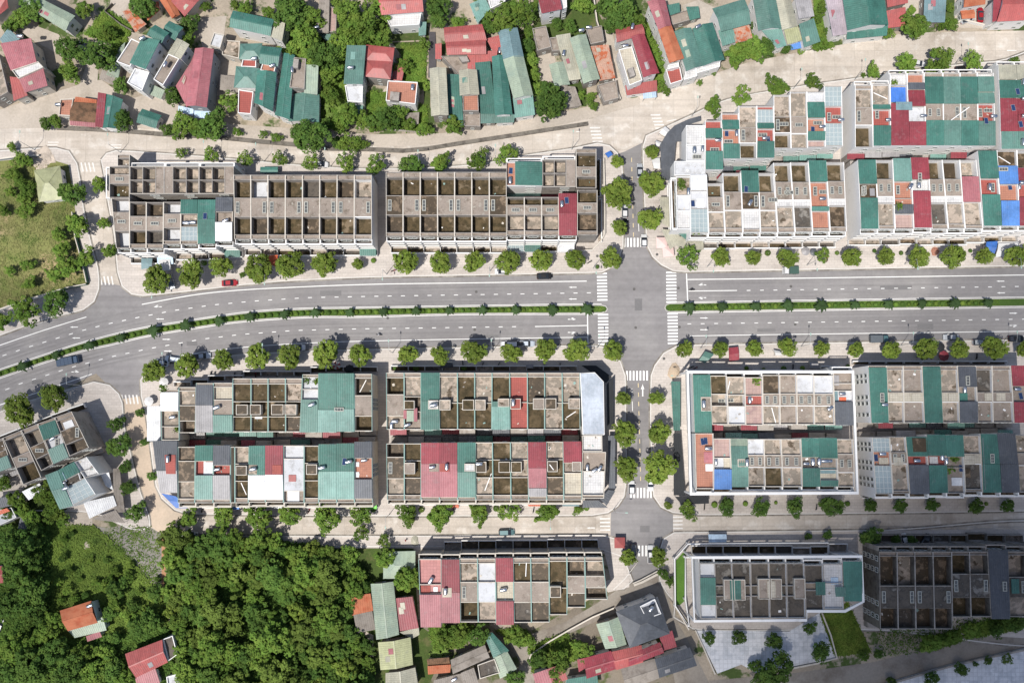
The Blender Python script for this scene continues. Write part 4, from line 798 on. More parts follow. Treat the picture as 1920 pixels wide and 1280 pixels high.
# ------------------------------------------------------------ village houses (free standing)
def house(label,vols,wall='white',zb=0.0,name='house',cat='house',win=True):
    q0=vols[0][0]; c0=[P(x,y,vols[0][1]) for x,y in q0]; loc=(sum(p[0] for p in c0)/4,sum(p[1] for p in c0)/4,zb)
    root=empty(name,loc); tag(root,label,cat,'village houses beside the lanes' if cat=='house' else None)
    for q,z,ty,col in vols:
        w_=[Vector(P(x,y,z)[:2]) for x,y in q]
        def Q(u,v,w_=w_):
            r=w_[0].lerp(w_[1],u).lerp(w_[3].lerp(w_[2],u),v); return (r.x,r.y)
        W=(w_[1]-w_[0]).length; D=(w_[3]-w_[0]).length
        m=FLO[col] if col in FLO else MET[col]
        def pts(e,zz): return [(*Q(-e/W,-e/D),zz),(*Q(1+e/W,-e/D),zz),(*Q(1+e/W,1+e/D),zz),(*Q(-e/W,1+e/D),zz)]
        def up(a): return [a[3],a[2],a[1],a[0]]
        wm=WALL[wall]
        if ty=='c':
            b=MB()
            for u in (.04,.96):
                for v in (.06,.94): x,y=Q(u,v); b.cyl((x,y,0),(x,y,z),.07,.07,5)
            b.build('post',galv,root,loc)
            p=pts(0,z); sheet_mb([(*p[0][:2],z+.25),(*p[1][:2],z+.25),p[2],p[3]]).build('canopy_roof',m,root,loc); continue
        b=MB(); t=.2
        if ty=='f':
            b.hexa(up(pts(0,zb-.1)),up(pts(0,z-.7)))
            for u0,u1,v0,v1 in ((0,t/W,0,1),(1-t/W,1,0,1),(t/W,1-t/W,0,t/D),(t/W,1-t/W,1-t/D,1)):
                p=[Q(u0,v1),Q(u1,v1),Q(u1,v0),Q(u0,v0)]; b.hexa([(*a,z-.7) for a in p],[(*a,z) for a in p])
            fl=MB(); p=[Q(t/W,1-t/D),Q(1-t/W,1-t/D),Q(1-t/W,t/D),Q(t/W,t/D)]; fl.hexa([(*a,z-.7) for a in p],[(*a,z-.62) for a in p]); fl.build('roof_floor',m,root,loc)
            if random.random()<.5 and W*D>30:
                h=MB(); u0,v0=random.choice([(.1,.1),(.6,.15),(.15,.6)]); uu,vv=min(.4,2.6/W),min(.4,2.6/D)
                p=[Q(u0,v0+vv),Q(u0+uu,v0+vv),Q(u0+uu,v0),Q(u0,v0)]; h.hexa([(*a,z-.6) for a in p],[(*a,z+1.3) for a in p]); h.build('stairhead',WALL['grey'],root,loc)
        else:
            b.hexa(up(pts(-.25,zb-.1)),up(pts(-.25,z)))
            if ty in('g0','g1','h0','h1'):
                A=pts(.25,z); span=D if ty[1]=='0' else W; rise=min(2.2,.20*span); hp=.0
                if ty[1]=='1': A=[A[3],A[0],A[1],A[2]]     # rotate so ridge runs A0->A1
                A=[Vector(p) for p in A]
                m0=(A[0]+A[3])/2; m1=(A[1]+A[2])/2; 
                if ty[0]=='h':
                    k=min(.42,.5*span/max(1,(m1-m0).length)); r0=m0.lerp(m1,k); r1=m0.lerp(m1,1-k)
                else: r0,r1=m0,m1
                up_=Vector((0,0,rise)); r0=r0+up_; r1=r1+up_
                if col in 'ONC' or ty[0]=='h':
                    rb=MB(); rb.face([A[0],r0,r1,A[1]][::-1] if False else [A[1],r1,r0,A[0]][::-1][::-1]); rb.face([A[3],r0,r1,A[2]][::-1])
                    if ty[0]=='h': rb.face([A[0],r0,A[3]][::-1]); rb.face([A[2],r1,A[1]][::-1])
                    dz=Vector((0,0,-.1)); rb.hexa([tuple(A[i]+dz) for i in (3,2,1,0)],[tuple(A[i]-dz*.1-Vector((0,0,.03))) for i in (3,2,1,0)])
                    rb.build('roof',m,root,loc)
                    cb=MB()
                    cb.bar(tuple(r0-Vector((0,0,.03))),tuple(r1-Vector((0,0,.03))),.25,.12)
                    for aa,rr in (((A[0],r0),(A[3],r0),(A[1],r1),(A[2],r1)) if ty[0]=='h' else ()): cb.cyl(tuple(aa),tuple(rr),.1,.1,4)
                    cb.build('ridge_cap',m,root,loc)
                else:
                    s1=sheet_mb([tuple(r0),tuple(r1),tuple(A[1]),tuple(A[0])]) ; s2=sheet_mb([tuple(r1),tuple(r0),tuple(A[3]),tuple(A[2])])
                    s1.build('roof_slope',m,root,loc); s2.build('roof_slope',m,root,loc)
                    cb=MB(); cb.bar(tuple(r0),tuple(r1),.35,.08); cb.build('ridge_cap',m,root,loc)
                    if ty[0]=='g':   # gable triangles
                        gi=[Vector(p) for p in pts(-.25,z)]
                        if ty[1]=='1': gi=[gi[3],gi[0],gi[1],gi[2]]
                        for a,c in ((gi[0],gi[3]),(gi[1],gi[2])):
                            mid=(a+c)/2+Vector((0,0,rise*.92)); nn=(gi[1]-gi[0]).normalized()*.1
                            k=len(b.v); b.v+=[tuple(a-nn),tuple(c-nn),tuple(mid-nn),tuple(a+nn),tuple(c+nn),tuple(mid+nn)]
                            b.f+=[(k,k+1,k+2),(k+5,k+4,k+3),(k,k+2,k+5,k+3),(k+1,k+4,k+5,k+2)]; b.m+=[0]*4
            elif ty=='s':
                p=pts(.2,z); sheet_mb([(*p[0][:2],z+.5),(*p[1][:2],z+.5),(*p[2][:2],z+.05),(*p[3][:2],z+.05)]).build('roof',m,root,loc)
        b.build('wall',wm,root,loc)
        if ty in('g0','g1','s') and col in MET and col not in 'ONC' and W*D>25 and random.random()<.6:
            for _ in range(random.randint(1,2)):
                u0,v0=(random.uniform(.12,.3),random.uniform(.1,.7)) if ty!='g0' else (random.uniform(.1,.7),random.uniform(.62,.72))
                uu,vv=min(.25,1.4/W),min(.22,2.2/D)
                def rz_(u,v): 
                    if ty=='s': return z+.5-.45*v
                    t=v if ty=='g0' else u; return z+min(2.2,.20*(D if ty=='g0' else W))*(1-abs(t-.5)*2)
                pp=[(u0,v0),(u0+uu,v0),(u0+uu,v0+vv),(u0,v0+vv)]
                pm=MB(); pm.hexa([(*Q(u,v),rz_(u,v)+.06) for u,v in pp][::-1],[(*Q(u,v),rz_(u,v)+.13) for u,v in pp][::-1]); pm.build('roof_patch',MET[random.choice('HSYTBQ')] if col in 'GHSBT' else MET[random.choice('QRYB')],root,loc)
        if win and z>3.4:
            nf=max(1,int(z/3.2))
            for a_,c_ in ((3,2),(1,2),(0,3),(0,1)):
                A_=w_[a_]; B_=w_[c_]; L=(B_-A_).length; cc=(w_[0]+w_[1]+w_[2]+w_[3])/4
                nrm=Vector((-(B_-A_).y,(B_-A_).x)).normalized(); 
                if nrm.dot(A_-cc)<0: nrm=-nrm
                sg=1 if nrm.dot(Vector(((B_-A_).y,-(B_-A_).x)))>0 else -1
                ins=0 if ty=='f' else -.25
                qf=lambda u,o: tuple(A_.lerp(B_,u)+nrm*(o+ins))
                k=max(1,min(3,int(L/4)))
                for f in range(nf):
                    for j in range(k):
                        uc=(j+.5)/k; window_mb(qf,uc-.5/L,uc+.5/L,f*3.2+1.0,f*3.2+2.2,-sg).build('window',[frame_m,darkglass],root,loc)
    return root
z1=Zc(0,0,4);z2=Zc(480,0,4);z3=Zc(960,0,4);z4=Zc(1440,0,4);z5=Zc(640,980,3.4286);z6=Zc(1180,980,4.174);z7=Zc(0,980,4.267);z8=Zc(0,700,4.268);z0=Zc(0,260,2.56);zA=Zc(0,0,1)
H=house
H('long sage green gabled house at top left corner behind white walled yard',[(z1(235,-40,555,125,490,225,160,20),7,'g0','S')])
H('faded red roofed house with two small white terraces at left edge',[(z1(15,335,235,298,270,465,85,525),8,'s','Q'),(z1(87,527,285,462,325,505,135,590),8.2,'f','w'),(z1(150,590,325,515,352,640,192,690),7,'s','Q'),(z1(85,585,148,592,200,715,110,750),6,'s','V')],'cream')
H('white house half cut off by left picture edge',[(z1(-140,430,-10,400,60,690,-60,760),7,'f','d')],'grey')
H('small blue grey roofed hut near top left corner',[(z1(10,300,70,228,140,290,40,345),4,'s','A')])
H('red roofed house cut off by top left corner',[(z1(-120,-80,80,-60,60,60,-60,150),6,'g0','V')],'cream')
H('maroon roofed house at top edge beside orange tiled roof',[(z1(1330,-60,1560,-60,1395,110,1290,10),6,'g0','V')],'cream')
H('orange tiled farmhouse roof near top edge left of maroon roof',[(z1(1195,-10,1300,0,1345,110,1290,135),5,'g1','O'),(z1(1080,40,1190,20,1195,80,1110,150),3.5,'s','O')],'cream')
H('small patchwork tiled shed beside overgrown yard wall',[(z1(930,95,975,75,1090,185,1020,235),3,'s','E')],'cream')
H('bright green flat metal roof with skylight above white front terrace',[(z1(1075,285,1198,312,1090,515,978,472),11.5,'s','G'),(z1(985,290,1070,330,975,500,872,462),10.5,'f','c'),(z1(1010,512,1120,542,1065,680,952,620),8.5,'f','p')],'white')
H('narrow green gabled roof behind grey flat roof near leafy tree',[(z1(1165,195,1262,250,1210,318,1108,262),11,'g0','G')],'blueg')
H('small green roof beside dirt yard north of narrow green gable',[(z1(1272,165,1366,212,1312,296,1225,240),9,'g0','G')],'blueg')
H('pale green arched canopy on ground beside grey flat roof',[(z1(905,360,940,330,880,590,805,560),3.2,'s','S'),(z1(775,530,880,595,850,635,750,590),2.8,'s','C')],'grey')
H('beige gabled house with long flat concrete terrace in front',[(z1(1330,295,1412,338,1350,440,1265,400),10,'g1','B'),(z1(1262,405,1345,440,1222,640,1150,595),9,'f','c'),(z1(1140,640,1235,685,1205,740,1110,700),3,'s','S')],'white')
H('long faded red gabled house with side lean-to and blue awnings',[(z1(1468,370,1597,375,1545,800,1402,790),9,'g1','Q'),(z1(1430,480,1466,400,1400,790,1325,650),6,'s','Q'),(z1(1340,795,1455,820,1450,870,1335,840),3,'c','P'),(z1(1460,820,1585,835,1560,890,1455,885),3,'c','P')],'blueg')
H('blank cream gable wall slab behind faded red house',[(z1(1605,245,1680,260,1650,365,1570,340),7,'f','p')],'cream')
H('green gabled roof with long white south wall near top lane',[(zA(438,22,513,38,506,66,432,50),9,'g0','G'),(zA(514,38,534,46,528,76,507,68),8.5,'s','B')],'white')
H('house with two green hipped roofs and red front terrace',[(zA(452,84,490,83,488,110,450,110),9,'h0','H'),(zA(444,126,486,130,482,164,440,163),9,'h0','H'),(zA(447,168,475,172,470,214,446,212),7,'f','r'),(zA(455,111,480,112,480,126,452,125),8.6,'f','r')],'white')
H('green gabled house with solar panel beside double hipped roofs',[(zA(492,88,527,92,520,123,488,118),9.5,'g0','G'),(zA(484,134,517,138,510,207,478,192),10,'g1','G'),(zA(492,119,517,124,514,136,488,132),9,'f','t')],'white')
H('grey low roofs and yard beside blank cream slab',[(z1(1670,300,1800,310,1790,440,1665,410),4.5,'f','d'),(z1(1655,570,1790,585,1790,690,1650,670),3.2,'s','C')],'cream')
H('small terracotta flat roofed house at west end of lane triangle',[(z1(452,745,550,740,527,870,440,865),4.2,'f','t')],'cream')
H('old brown tiled cottage with striped lean-to between lanes',[(z1(557,772,725,783,720,915,530,900),4.8,'g0','N'),(z1(525,907,720,918,720,957,525,940),3.0,'c','Q'),(z1(575,735,725,755,720,780,560,768),4.0,'s','O')],'cream')
H('half maroon half green roofed house between lanes',[(z1(745,703,795,712,770,955,718,945),6,'s','R'),(z1(796,712,915,750,862,960,771,955),6,'g1','G')],'white')
H('small green roofed hut beside lane and dark bushes',[(z1(1070,823,1205,870,1165,957,1030,915),4,'g0','G')],'white')
H('narrow long green gabled roof beside banana garden',[(z2(215,405,285,420,245,890,150,860),8,'g1','G')],'white')
H('dark grey flat roof above long sage roof beside banana garden',[(z2(285,430,375,440,363,668,250,655),9,'f','c'),(z2(378,495,466,500,456,705,366,695),8,'s','S')],'grey')
H('wide pale green front roof beside banana garden and lane',[(z2(288,712,470,705,465,915,250,905),5.5,'g1','H')],'white')
H('long grey cement roofed house between two leafy groves',[(z2(490,-30,550,-30,538,245,447,240),6,'s','C'),(z2(553,50,606,60,600,240,541,242),5.5,'f','q'),(z2(480,262,600,268,625,350,560,340),3.5,'s','H')],'grey')
H('red gabled roof on white house at top edge above lawn',[(z2(915,-60,1240,-60,1250,85,945,108),8,'g0','V'),(z2(965,118,1240,95,1225,185,1010,200),6,'f','w')],'white')
H('small pale green lean-to beside white house above lawn',[(z2(1225,175,1275,175,1270,260,1225,265),3,'s','T')])
H('tall narrow green roofed house with solar panel and white lower terrace',[(z2(688,350,822,352,797,628,663,626),10,'s','H'),(z2(665,640,800,650,798,768,686,760),6.5,'f','p'),(z2(690,775,803,780,790,920,765,925),3,'s','H')],'white')
H('house with two red hipped roofs beside tall green roof',[(z2(828,342,1032,365,1020,462,820,452),8.5,'h0','V'),(z2(832,454,1018,465,1003,588,822,570),8.5,'h0','V')],'grey')
H('terracotta flat roofed house with two small windows above garden',[(z2(988,605,1212,617,1195,782,973,755),7.5,'f','t'),(z2(1125,858,1220,852,1215,925,1130,922),3,'s','C')],'white')
H('small low red sheds beside vegetable plot',[(z2(1052,500,1112,505,1090,602,1018,600),3.5,'s','V'),(z2(1100,455,1135,455,1130,500,1098,500),3,'s','O')],'cream')
H('wide red double gabled house facing the canal path',[(z2(1415,215,1692,190,1722,298,1423,315),6,'g0','V'),(z2(1428,320,1718,303,1720,400,1437,407),6,'g0','V')],'grey')
H('dark cement roofed yard cover below wide red roofs',[(z2(1385,422,1590,420,1640,525,1525,565,),4.2,'f','c'),(z2(1350,340,1388,335,1388,440,1350,440),3.5,'s','V')],'grey')
H('long beige gabled roof standing alone beside canal path',[(z2(1308,520,1420,516,1437,860,1320,866),8,'g1','B')],'grey')
H('low green roof strip between two beige gabled roofs',[(z2(1440,565,1528,570,1552,945,1450,895),4,'s','G')],'grey')
H('beige gabled roof above terracotta terrace with plants',[(z2(1528,535,1650,530,1667,705,1535,712),8,'g1','B'),(z2(1550,715,1665,708,1670,832,1552,832),7,'f','t'),(z2(1555,840,1680,838,1682,950,1560,945),4,'f','c')],'grey')
H('low green side roof beside taller green gable, above lane',[(z2(1648,480,1752,470,1795,850,1690,850),5,'s','G'),(z2(1690,855,1800,855,1795,920,1690,922),4,'s','H')],'grey')
H('tall green gabled roof with white front above lane',[(z2(1775,430,1865,420,1915,855,1800,860),8,'g1','G'),(z2(1805,865,1940,862,1930,915,1800,920),4.5,'s','H')],'white')
H('long gabled roof half blue half beige beside leafy strip',[(zA(936,60,969,54,980,105,945,112),8.5,'g1','A'),(zA(945,113,980,106,998,178,964,184),8.5,'g1','S'),(z3(10,740,152,722,168,858,25,880),5,'s','T')],'white')
H('pale green roof and white house near top centre',[(z2(1608,40,1715,-10,1752,72,1665,168),6,'s','T'),(z2(1730,-60,1850,-80,1870,10,1760,65),8,'f','w')],'white')
H('small low red roofs between wide red house and green gable',[(z2(1735,300,1822,275,1842,362,1780,388),4,'s','V'),(z2(1645,398,1805,390,1800,460,1650,475),4,'s','V'),(z2(1592,422,1640,422,1640,520,1592,525),4,'s','V')],'cream')
H('white cube shaped house with red flat roof at top edge',[(z3(195,-30,345,-40,372,68,226,98),10,'s','R'),(z3(352,-30,408,-40,412,55,378,68),8.5,'f','w')],'white')
H('grey flat roofed hut at northwest of cement roof cluster',[(z3(152,215,255,195,295,352,190,382),5,'f','c'),(z3(280,285,343,276,360,380,300,382),4.5,'f','c')],'grey')
H('long sage gabled roof in middle of cement roof cluster',[(z3(440,292,550,265,652,590,540,622),6.5,'g1','S'),(z3(335,276,432,260,450,350,360,375),5,'s','B')],'grey')
H('two low beige roofs with small steel tank in cluster',[(z3(362,385,460,362,500,520,415,540),5,'s','B'),(z3(415,543,500,525,512,590,432,602),4.8,'s','B')],'grey')
H('separate pale sage gabled roof at southwest of cement cluster',[(z3(285,490,385,470,427,630,325,648),5,'g1','S')],'cream')
H('low grey cement roofs by the street below cement cluster',[(z3(370,650,470,660,515,790,385,810),3,'s','C'),(z3(640,640,780,600,802,735,690,765),4,'f','c')],'grey')
H('rusty patched roofs beside narrow alley',[(z3(592,357,720,345,745,470,635,482),4.5,'s','E'),(z3(636,486,745,472,770,582,660,602),4.5,'s','E'),(z3(555,215,672,192,692,310,590,332),5,'f','c')],'grey')
H('maroon gabled house with sage side terrace beside narrow alley',[(z3(902,280,987,260,1095,545,990,575),10,'g1','R'),(z3(782,228,970,188,990,255,790,312),9,'g0','V'),(z3(800,372,900,350,978,602,880,642),8.8,'f','e'),(z3(852,650,1080,612,1085,680,865,712),4,'s','V'),(z3(980,690,1080,676,1085,730,985,742),3,'c','P')],'white')
H('long red then orange tiled roof on white house beside grove',[(z3(1022,18,1140,-10,1190,190,1100,217),10,'g1','Q'),(z3(1101,218,1190,192,1282,435,1185,467),10,'g1','O'),(z3(1155,522,1260,502,1280,602,1187,632),6,'f','r'),(z3(1170,490,1250,470,1255,500,1165,520),7.5,'f','w')],'white')
H('pair of joined green gabled roofs facing upper road',[(z3(1225,240,1340,215,1430,490,1310,527),9,'g1','H'),(z3(1360,220,1500,177,1587,445,1440,487),9,'g1','G'),(z3(1300,540,1380,510,1390,570,1290,600),6.5,'f','w'),(z3(1380,510,1560,460,1560,500,1385,550),6.5,'f','w')],'white')
H('low roofs with blue covered pool behind joined green gables',[(z3(1150,52,1250,32,1257,90,1177,115),5,'s','G'),(z3(1180,118,1318,72,1337,150,1207,187),4,'f','c'),(z3(1310,62,1392,58,1405,132,1337,150),4,'s','G')],'grey')
H('sage gabled house with rusty red patch above bushes',[(z3(1510,70,1740,0,1785,175,1570,232),9,'g0','H'),(z3(1550,240,1650,220,1682,310,1582,342),7,'s','H'),(z3(1650,208,1770,186,1800,290,1682,320),7,'s','E')],'white')
H('green roof with white striped front beside cream roof',[(zA(1412,-10,1453,-12,1464,52,1423,56),8,'g1','H'),(zA(1428,58,1462,52,1474,85,1457,90),6,'s','T')],'white')
H('cream and yellow roofed house with blue street awning',[(z4(55,-20,160,-20,216,195,110,220),8,'g1','B'),(z4(120,222,216,198,250,300,150,330),6,'s','M'),(z4(160,335,250,315,260,360,175,377),3,'c','U')],'white')
H('pale grey and sage roofed house next to yellow roof',[(z4(198,-20,308,-20,342,120,235,137),8,'s','Y'),(z4(235,190,337,150,387,310,275,352),6.5,'s','H')],'white')
H('long lilac grey roof with dark side strip',[(z4(430,-20,545,-20,587,252,490,268),6.5,'s','L')],'white')
H('very wide green gabled hall roof on upper road',[(z4(560,-60,860,-60,897,183,600,222),8.5,'g1','G'),(z4(594,228,892,190,887,263,594,292),5,'s','G')],'white')
H('maroon flat sheet roofs right of wide green hall',[(z4(885,-30,1040,-40,1045,22,900,52),6,'s','V'),(z4(890,92,1022,65,1036,190,905,207),5,'s','V')],'grey')
H('blue grey roof with small yellow corner by garden',[(z4(1175,-40,1330,-40,1322,165,1170,165),5,'s','A')],'grey')
H('white gabled villa with orange porch and parked red car',[(z4(1480,-60,1610,-60,1622,30,1475,50),8,'g0','O'),(z4(1450,88,1540,80,1545,132,1460,137),4,'g0','O')],'white')
H('large maroon tiled roof at top right corner',[(z4(1765,-60,1990,-60,1990,145,1725,158),8,'g0','V'),(z4(1690,0,1765,-20,1728,150,1686,162),7,'s','R')],'white')
H('sage hipped pavilion behind forest edge beside bottom terrace',[(z5(275,190,470,185,470,350,275,352),4.5,'h0','S')],'grey')
H('long pale sage roof of workshop beside forest',[(z5(195,395,330,382,365,712,230,742),6,'g1','S')],'grey')
H('red roof with white translucent stripes beside workshop',[(z5(340,487,455,475,492,670,365,692),5,'s','R'),(z5(385,700,495,670,500,715,450,740),3.5,'s','B')],'grey')
H('rusty orange shed roof at forest edge',[(z5(72,470,185,455,200,560,70,590),4,'s','O'),(z5(85,592,197,568,215,680,105,702),3.6,'s','C')],'grey')
H('yellow green gabled roof south of workshop',[(z5(242,770,440,740,455,905,257,937),5.5,'g1','M')],'grey')
H('beige gabled roof cut by bottom edge near workshop',[(z5(290,967,470,935,490,1060,290,1080),5.5,'g1','B')],'grey')
H('small orange tiled house with brown back roof near bottom',[(z5(560,920,700,910,696,955,562,967),4,'s','O'),(z5(555,875,690,865,695,905,560,915),3.8,'s','N')],'cream')
H('long grey cement roof near bottom beside green sheds',[(z5(708,882,920,790,947,860,722,962),5,'g0','C')],'cream')
H('pair of green sheds at corner of bottom lane',[(z5(925,722,968,708,1065,820,985,856),4.5,'g1','G'),(z5(985,868,1062,827,1120,935,1025,990),4.5,'g1','S')],'grey')
H('grey flat roofed house with parapet near bottom lane',[(z5(875,912,985,872,1020,962,890,1002),5,'f','k'),(z5(775,962,850,932,882,1040,800,1060),4.5,'s','C')],'cream')
H('low cement roof cut by bottom picture edge',[(z5(600,1010,770,970,790,1060,590,1075),3.6,'s','C')],'cream')
H('faded red roof at bottom edge beside lane fork',[(z5(1235,970,1322,940,1365,1060,1270,1090),6,'s','Q'),(z5(1324,940,1415,907,1450,1000,1362,1032),6,'s','V')],'white')
H('long maroon roof running below overgrown garden',[(z5(1520,878,1560,868,1565,930,1530,950),4,'s','R'),(z5(1565,872,1730,827,1767,932,1582,992),6,'g0','R'),(z5(1740,832,1925,790,1935,890,1770,937),6,'g0','V')],'white')
H('teal roof at bottom edge beside maroon roof',[(z5(1450,1005,1640,975,1650,1060,1440,1070),4.5,'s','G')],'white')
H('sage gabled roof beside large charcoal roofed house',[(z5(1645,652,1780,610,1827,775,1700,802),5.5,'g1','S')],'grey')
H('large charcoal hipped house with white rooftop water tower',[(zA(1157,1147,1232,1120,1254,1186,1182,1212),8.5,'h0','K'),(zA(1200,1136,1228,1122,1240,1150,1212,1160),9.6,'f','p')],'white')
H('brick red roofs of house cut by lane beside charcoal house',[(z6(0,1035,235,940,262,1010,0,1110),6.5,'g0','R'),(z6(242,895,330,845,365,962,270,990),5,'s','R')],'white')
H('charcoal blue gabled roof beside bottom lane',[(z6(207,1070,470,980,520,1110,240,1202),6,'g0','K')],'white')
H('weathered grey roof at bottom edge beside charcoal blue gable',[(z6(-60,1140,200,1065,238,1205,-20,1300),5.5,'g0','C')],'grey')
H('orange tiled house with sage lean-to in bottom left meadow',[(z7(488,705,725,630,772,792,547,855),6,'g0','O'),(z7(557,858,825,757,847,850,600,912),4,'s','S'),(z7(700,905,800,870,810,905,705,940),3.4,'s','Q')],'white')
H('bright red gabled house at bottom left with white parapet',[(z7(1010,1050,1293,940,1335,1110,1090,1227),6.5,'g0','V'),(z7(1300,930,1380,900,1420,1050,1345,1105),6,'f','k'),(z7(1090,1235,1245,1168,1280,1290,1110,1320),4,'s','Q')],'white')
H('white and dark small roofs cut by bottom edge near red house',[(z7(1330,1230,1440,1200,1460,1300,1340,1310),4,'f','p')],'white')
H('red roof sliver at left picture edge by forest',[(z7(-90,350,22,350,25,472,-90,476),6,'g0','V')],'white')
H('small dark roofed hut behind slanted lower terrace',[(z8(175,1150,275,1158,250,1250,150,1235),4,'s','K')],'grey')
H('white low building with red awnings at left edge',[(z8(-60,1110,90,1070,130,1150,-20,1220),5,'f','p'),(z8(-40,1105,60,1075,80,1100,-30,1140),5.6,'c','J')],'white')
H('sage hipped pavilion in grassy field at left',[(z0(168,155,285,135,306,285,190,300),4.5,'h0','M')],'white')
H('long rusty patio canopy beside slanted lower terrace',[(z8(905,760,960,755,1000,1110,915,1110),3.2,'c','C'),(z8(740,1160,930,1090,1000,1195,770,1170),3.2,'c','C'),(z8(668,1030,910,975,935,1055,715,1160),3.5,'c','W'),(z8(800,790,870,770,905,930,845,900),3.4,'c','W')],'cream',name='patio_canopy',cat='canopy')
H('teal roofed kiosk among trees behind left terrace',[(z8(0,640,60,620,90,740,20,770),4,'s','H')],'grey')
H('green roofed site cabin beside far right of crossroads',[(tI(128,205,208,205,208,625,150,625)[:4],3.6,'c','G')],'white',name='street_canopy',cat='canopy')
H('black slatted canopy beside white terrace below avenue',[(tI(148,650,210,650,250,1180,152,1180),3.4,'c','X')],'grey',name='street_canopy',cat='canopy')
H('black slatted canopy below corner of white terrace',[(tI(160,1190,450,1190,455,1250,220,1260),3.3,'c','X')],'grey',name='street_canopy',cat='canopy')
H('beige cafe canopy at corner right of crossroads',[(tE(-10,840,78,840,78,1060,-10,1010),3.6,'c','B'),(tE(60,1110,290,1115,290,1200,130,1205),3.6,'c','B'),(tE(0,1060,80,1065,150,1130,60,1200),3.6,'c','B'),(tE(78,1000,175,1010,165,1120,85,1060),5,'s','G')],'cream',name='street_canopy',cat='canopy')
def polycanopy(label,px,z,m):
    p=[P(x,y,z)[:2] for x,y in px]; c=p[0]; root=empty('street_canopy',(*c,.15)); tag(root,label,'canopy'); b=MB(); b.poly(p,z-.12,z); b.build('canopy_roof',m,root,(*c,.15))
    for q in p[::2]: k=MB(); k.cyl((*q,.15),(*q,z-.12),.07,.07,6); k.build('post',galv,root,(*c,.15))
polycanopy('charcoal canopy wrapping white corner houses right of crossroads',tE(-8,480,40,400,90,350,180,308,268,283,270,318,180,345,166,455,100,462,88,600,78,640,76,728,2,720),4.2,MET['K'])
def angled(label,px,z,body,roof,trim,kind='corner_house'):
    b=[P(x,y,z)[:2] for x,y in px]; c=(sum(p[0] for p in b)/len(b),sum(p[1] for p in b)/len(b)); root=empty(kind,(*c,.15)); tag(root,label,'house','terraced townhouses along the streets')
    m=MB(); m.poly(b,.1,z-.5); 
    rim=[Vector(p) for p in b]; ribbon(m,[tuple(p.lerp(Vector(c),.012)) for p in rim],.25,z-.5,z,0,closed=True); m.build('wall',body,root,(*c,.15))
    r=MB(); r.poly([tuple(Vector(p).lerp(Vector(c),.03)) for p in b],z-.5,z-.35+roof[1]); r.build('roof_floor',roof[0],root,(*c,.15)); return root
angled('silver foil roofed corner house below crossroads, chamfered northeast corner',tH(1552,75,1660,72,1725,140,1732,540,1572,540),13,WALL['white'],(MET['I'],.5),None)
town('chamfered east end of lower row below silver roof',0,1,12.6,('cream','cream','cream','cream'),tH(1568,545,1716,545,1718,664,1568,664),'ow100',None,tr=tH)
town('east end corner of lower row beside dark awning',0,1,12.8,('cream','cream','cream','cream'),tH(1568,668,1745,668,1730,1015,1568,1015),'oc155 ow190 P25|t 1605 785 90;t 1660 805 30;t 1700 790 60',None,tr=tH)
H('dark awning wrapping silver roofed corner house below crossroads',[(tH(1750,160,1800,110,1800,500,1755,500),3.5,'c','X'),(tH(1760,545,1815,545,1815,940,1765,940),3.5,'c','K'),(tH(1570,1030,1690,1030,1760,1085,1570,1085),3.5,'c','K'),(tH(1700,1020,1765,950,1815,960,1750,1070),3.5,'c','K'),(tH(1560,20,1670,20,1790,105,1745,150),3.5,'c','X')],'cream',name='street_canopy',cat='canopy')
# white frames standing off the white terraces
def frame(label,px,z,w=.5,h=.5,name='parapet_frame'):
    p=[P(x,y,z)[:2] for x,y in px]; c=p[0]; root=empty(name,(*c,.15)); tag(root,label,'frame')
    m=MB(); ribbon(m,p,w,z-h,z,0,closed=True); m.build('beam',WALL['white'],root,(*c,.15))
    for q in p: m=MB(); m.box(q[0]-.25,q[0]+.25,q[1]-.25,q[1]+.25,.15,z-h); m.build('column',WALL['white'],root,(*c,.15))
frame('white rooftop frame around white terrace right of crossroads',tI(272,125,1690,122,1730,1160,300,1168),13.2,.9,.9)
frame('white rooftop frame around bottom terrace right of cross street',tL(490,270,1822,262,1832,615,1690,690,1390,690,1390,760,510,768),13.3,.7,.8)
frame('white yard frame in front of bottom terrace right of cross street',tL(355,280,460,165,1560,155,1560,250,440,270,440,600,470,810,360,650),3.4,.35,1.2,'yard_frame')

# rooftop tanks of the village
for x,y,z,a,l in [(269,74,12.5,30,'grey flat roof beside bright green roof'),(312,123,9.7,60,'long concrete terrace of beige gabled house'),(549,133,9,90,'dark grey flat roof by banana garden'),(478,112,8.7,10,'red terrace between green hipped roofs'),(512,125,8.9,20,'green gabled house with solar panel'),(658,129,10.6,5,'tall narrow green roof'),(774,166,7,85,'terracotta flat roofed house'),(594,54,6.6,20,'long grey cement roofed house'),
  (725,30,5.6,5,'white house above bright lawn'),(937,97,4.6,90,'low red roofs by wide red house'),(1057,102,5.3,80,'two low beige roofs in cement cluster'),(1090,59,6,10,'north edge of cement roof cluster'),(1104,54,4.6,0,'grey flat roof beside narrow alley'),(1185,52,9.6,80,'maroon gabled house by narrow alley'),(1172,88,8.5,10,'sage terrace of maroon gabled house'),(1308,52,9.8,30,'joined green gabled roofs'),(745,0,6,0,'top edge village houses'),
  (852,1271,3.2,30,'low cement roof at bottom edge'),(1220,1140,10.5,50,'large charcoal hipped house'),(40,70,8.6,0,'faded red roofed house at left edge'),(112,198,3.8,0,'small terracotta house in lane triangle'),(171,1134,7,20,'orange tiled house in bottom left meadow')]:
    put_tank(P(x,y,z),R(a),'steel water tank on '+l)

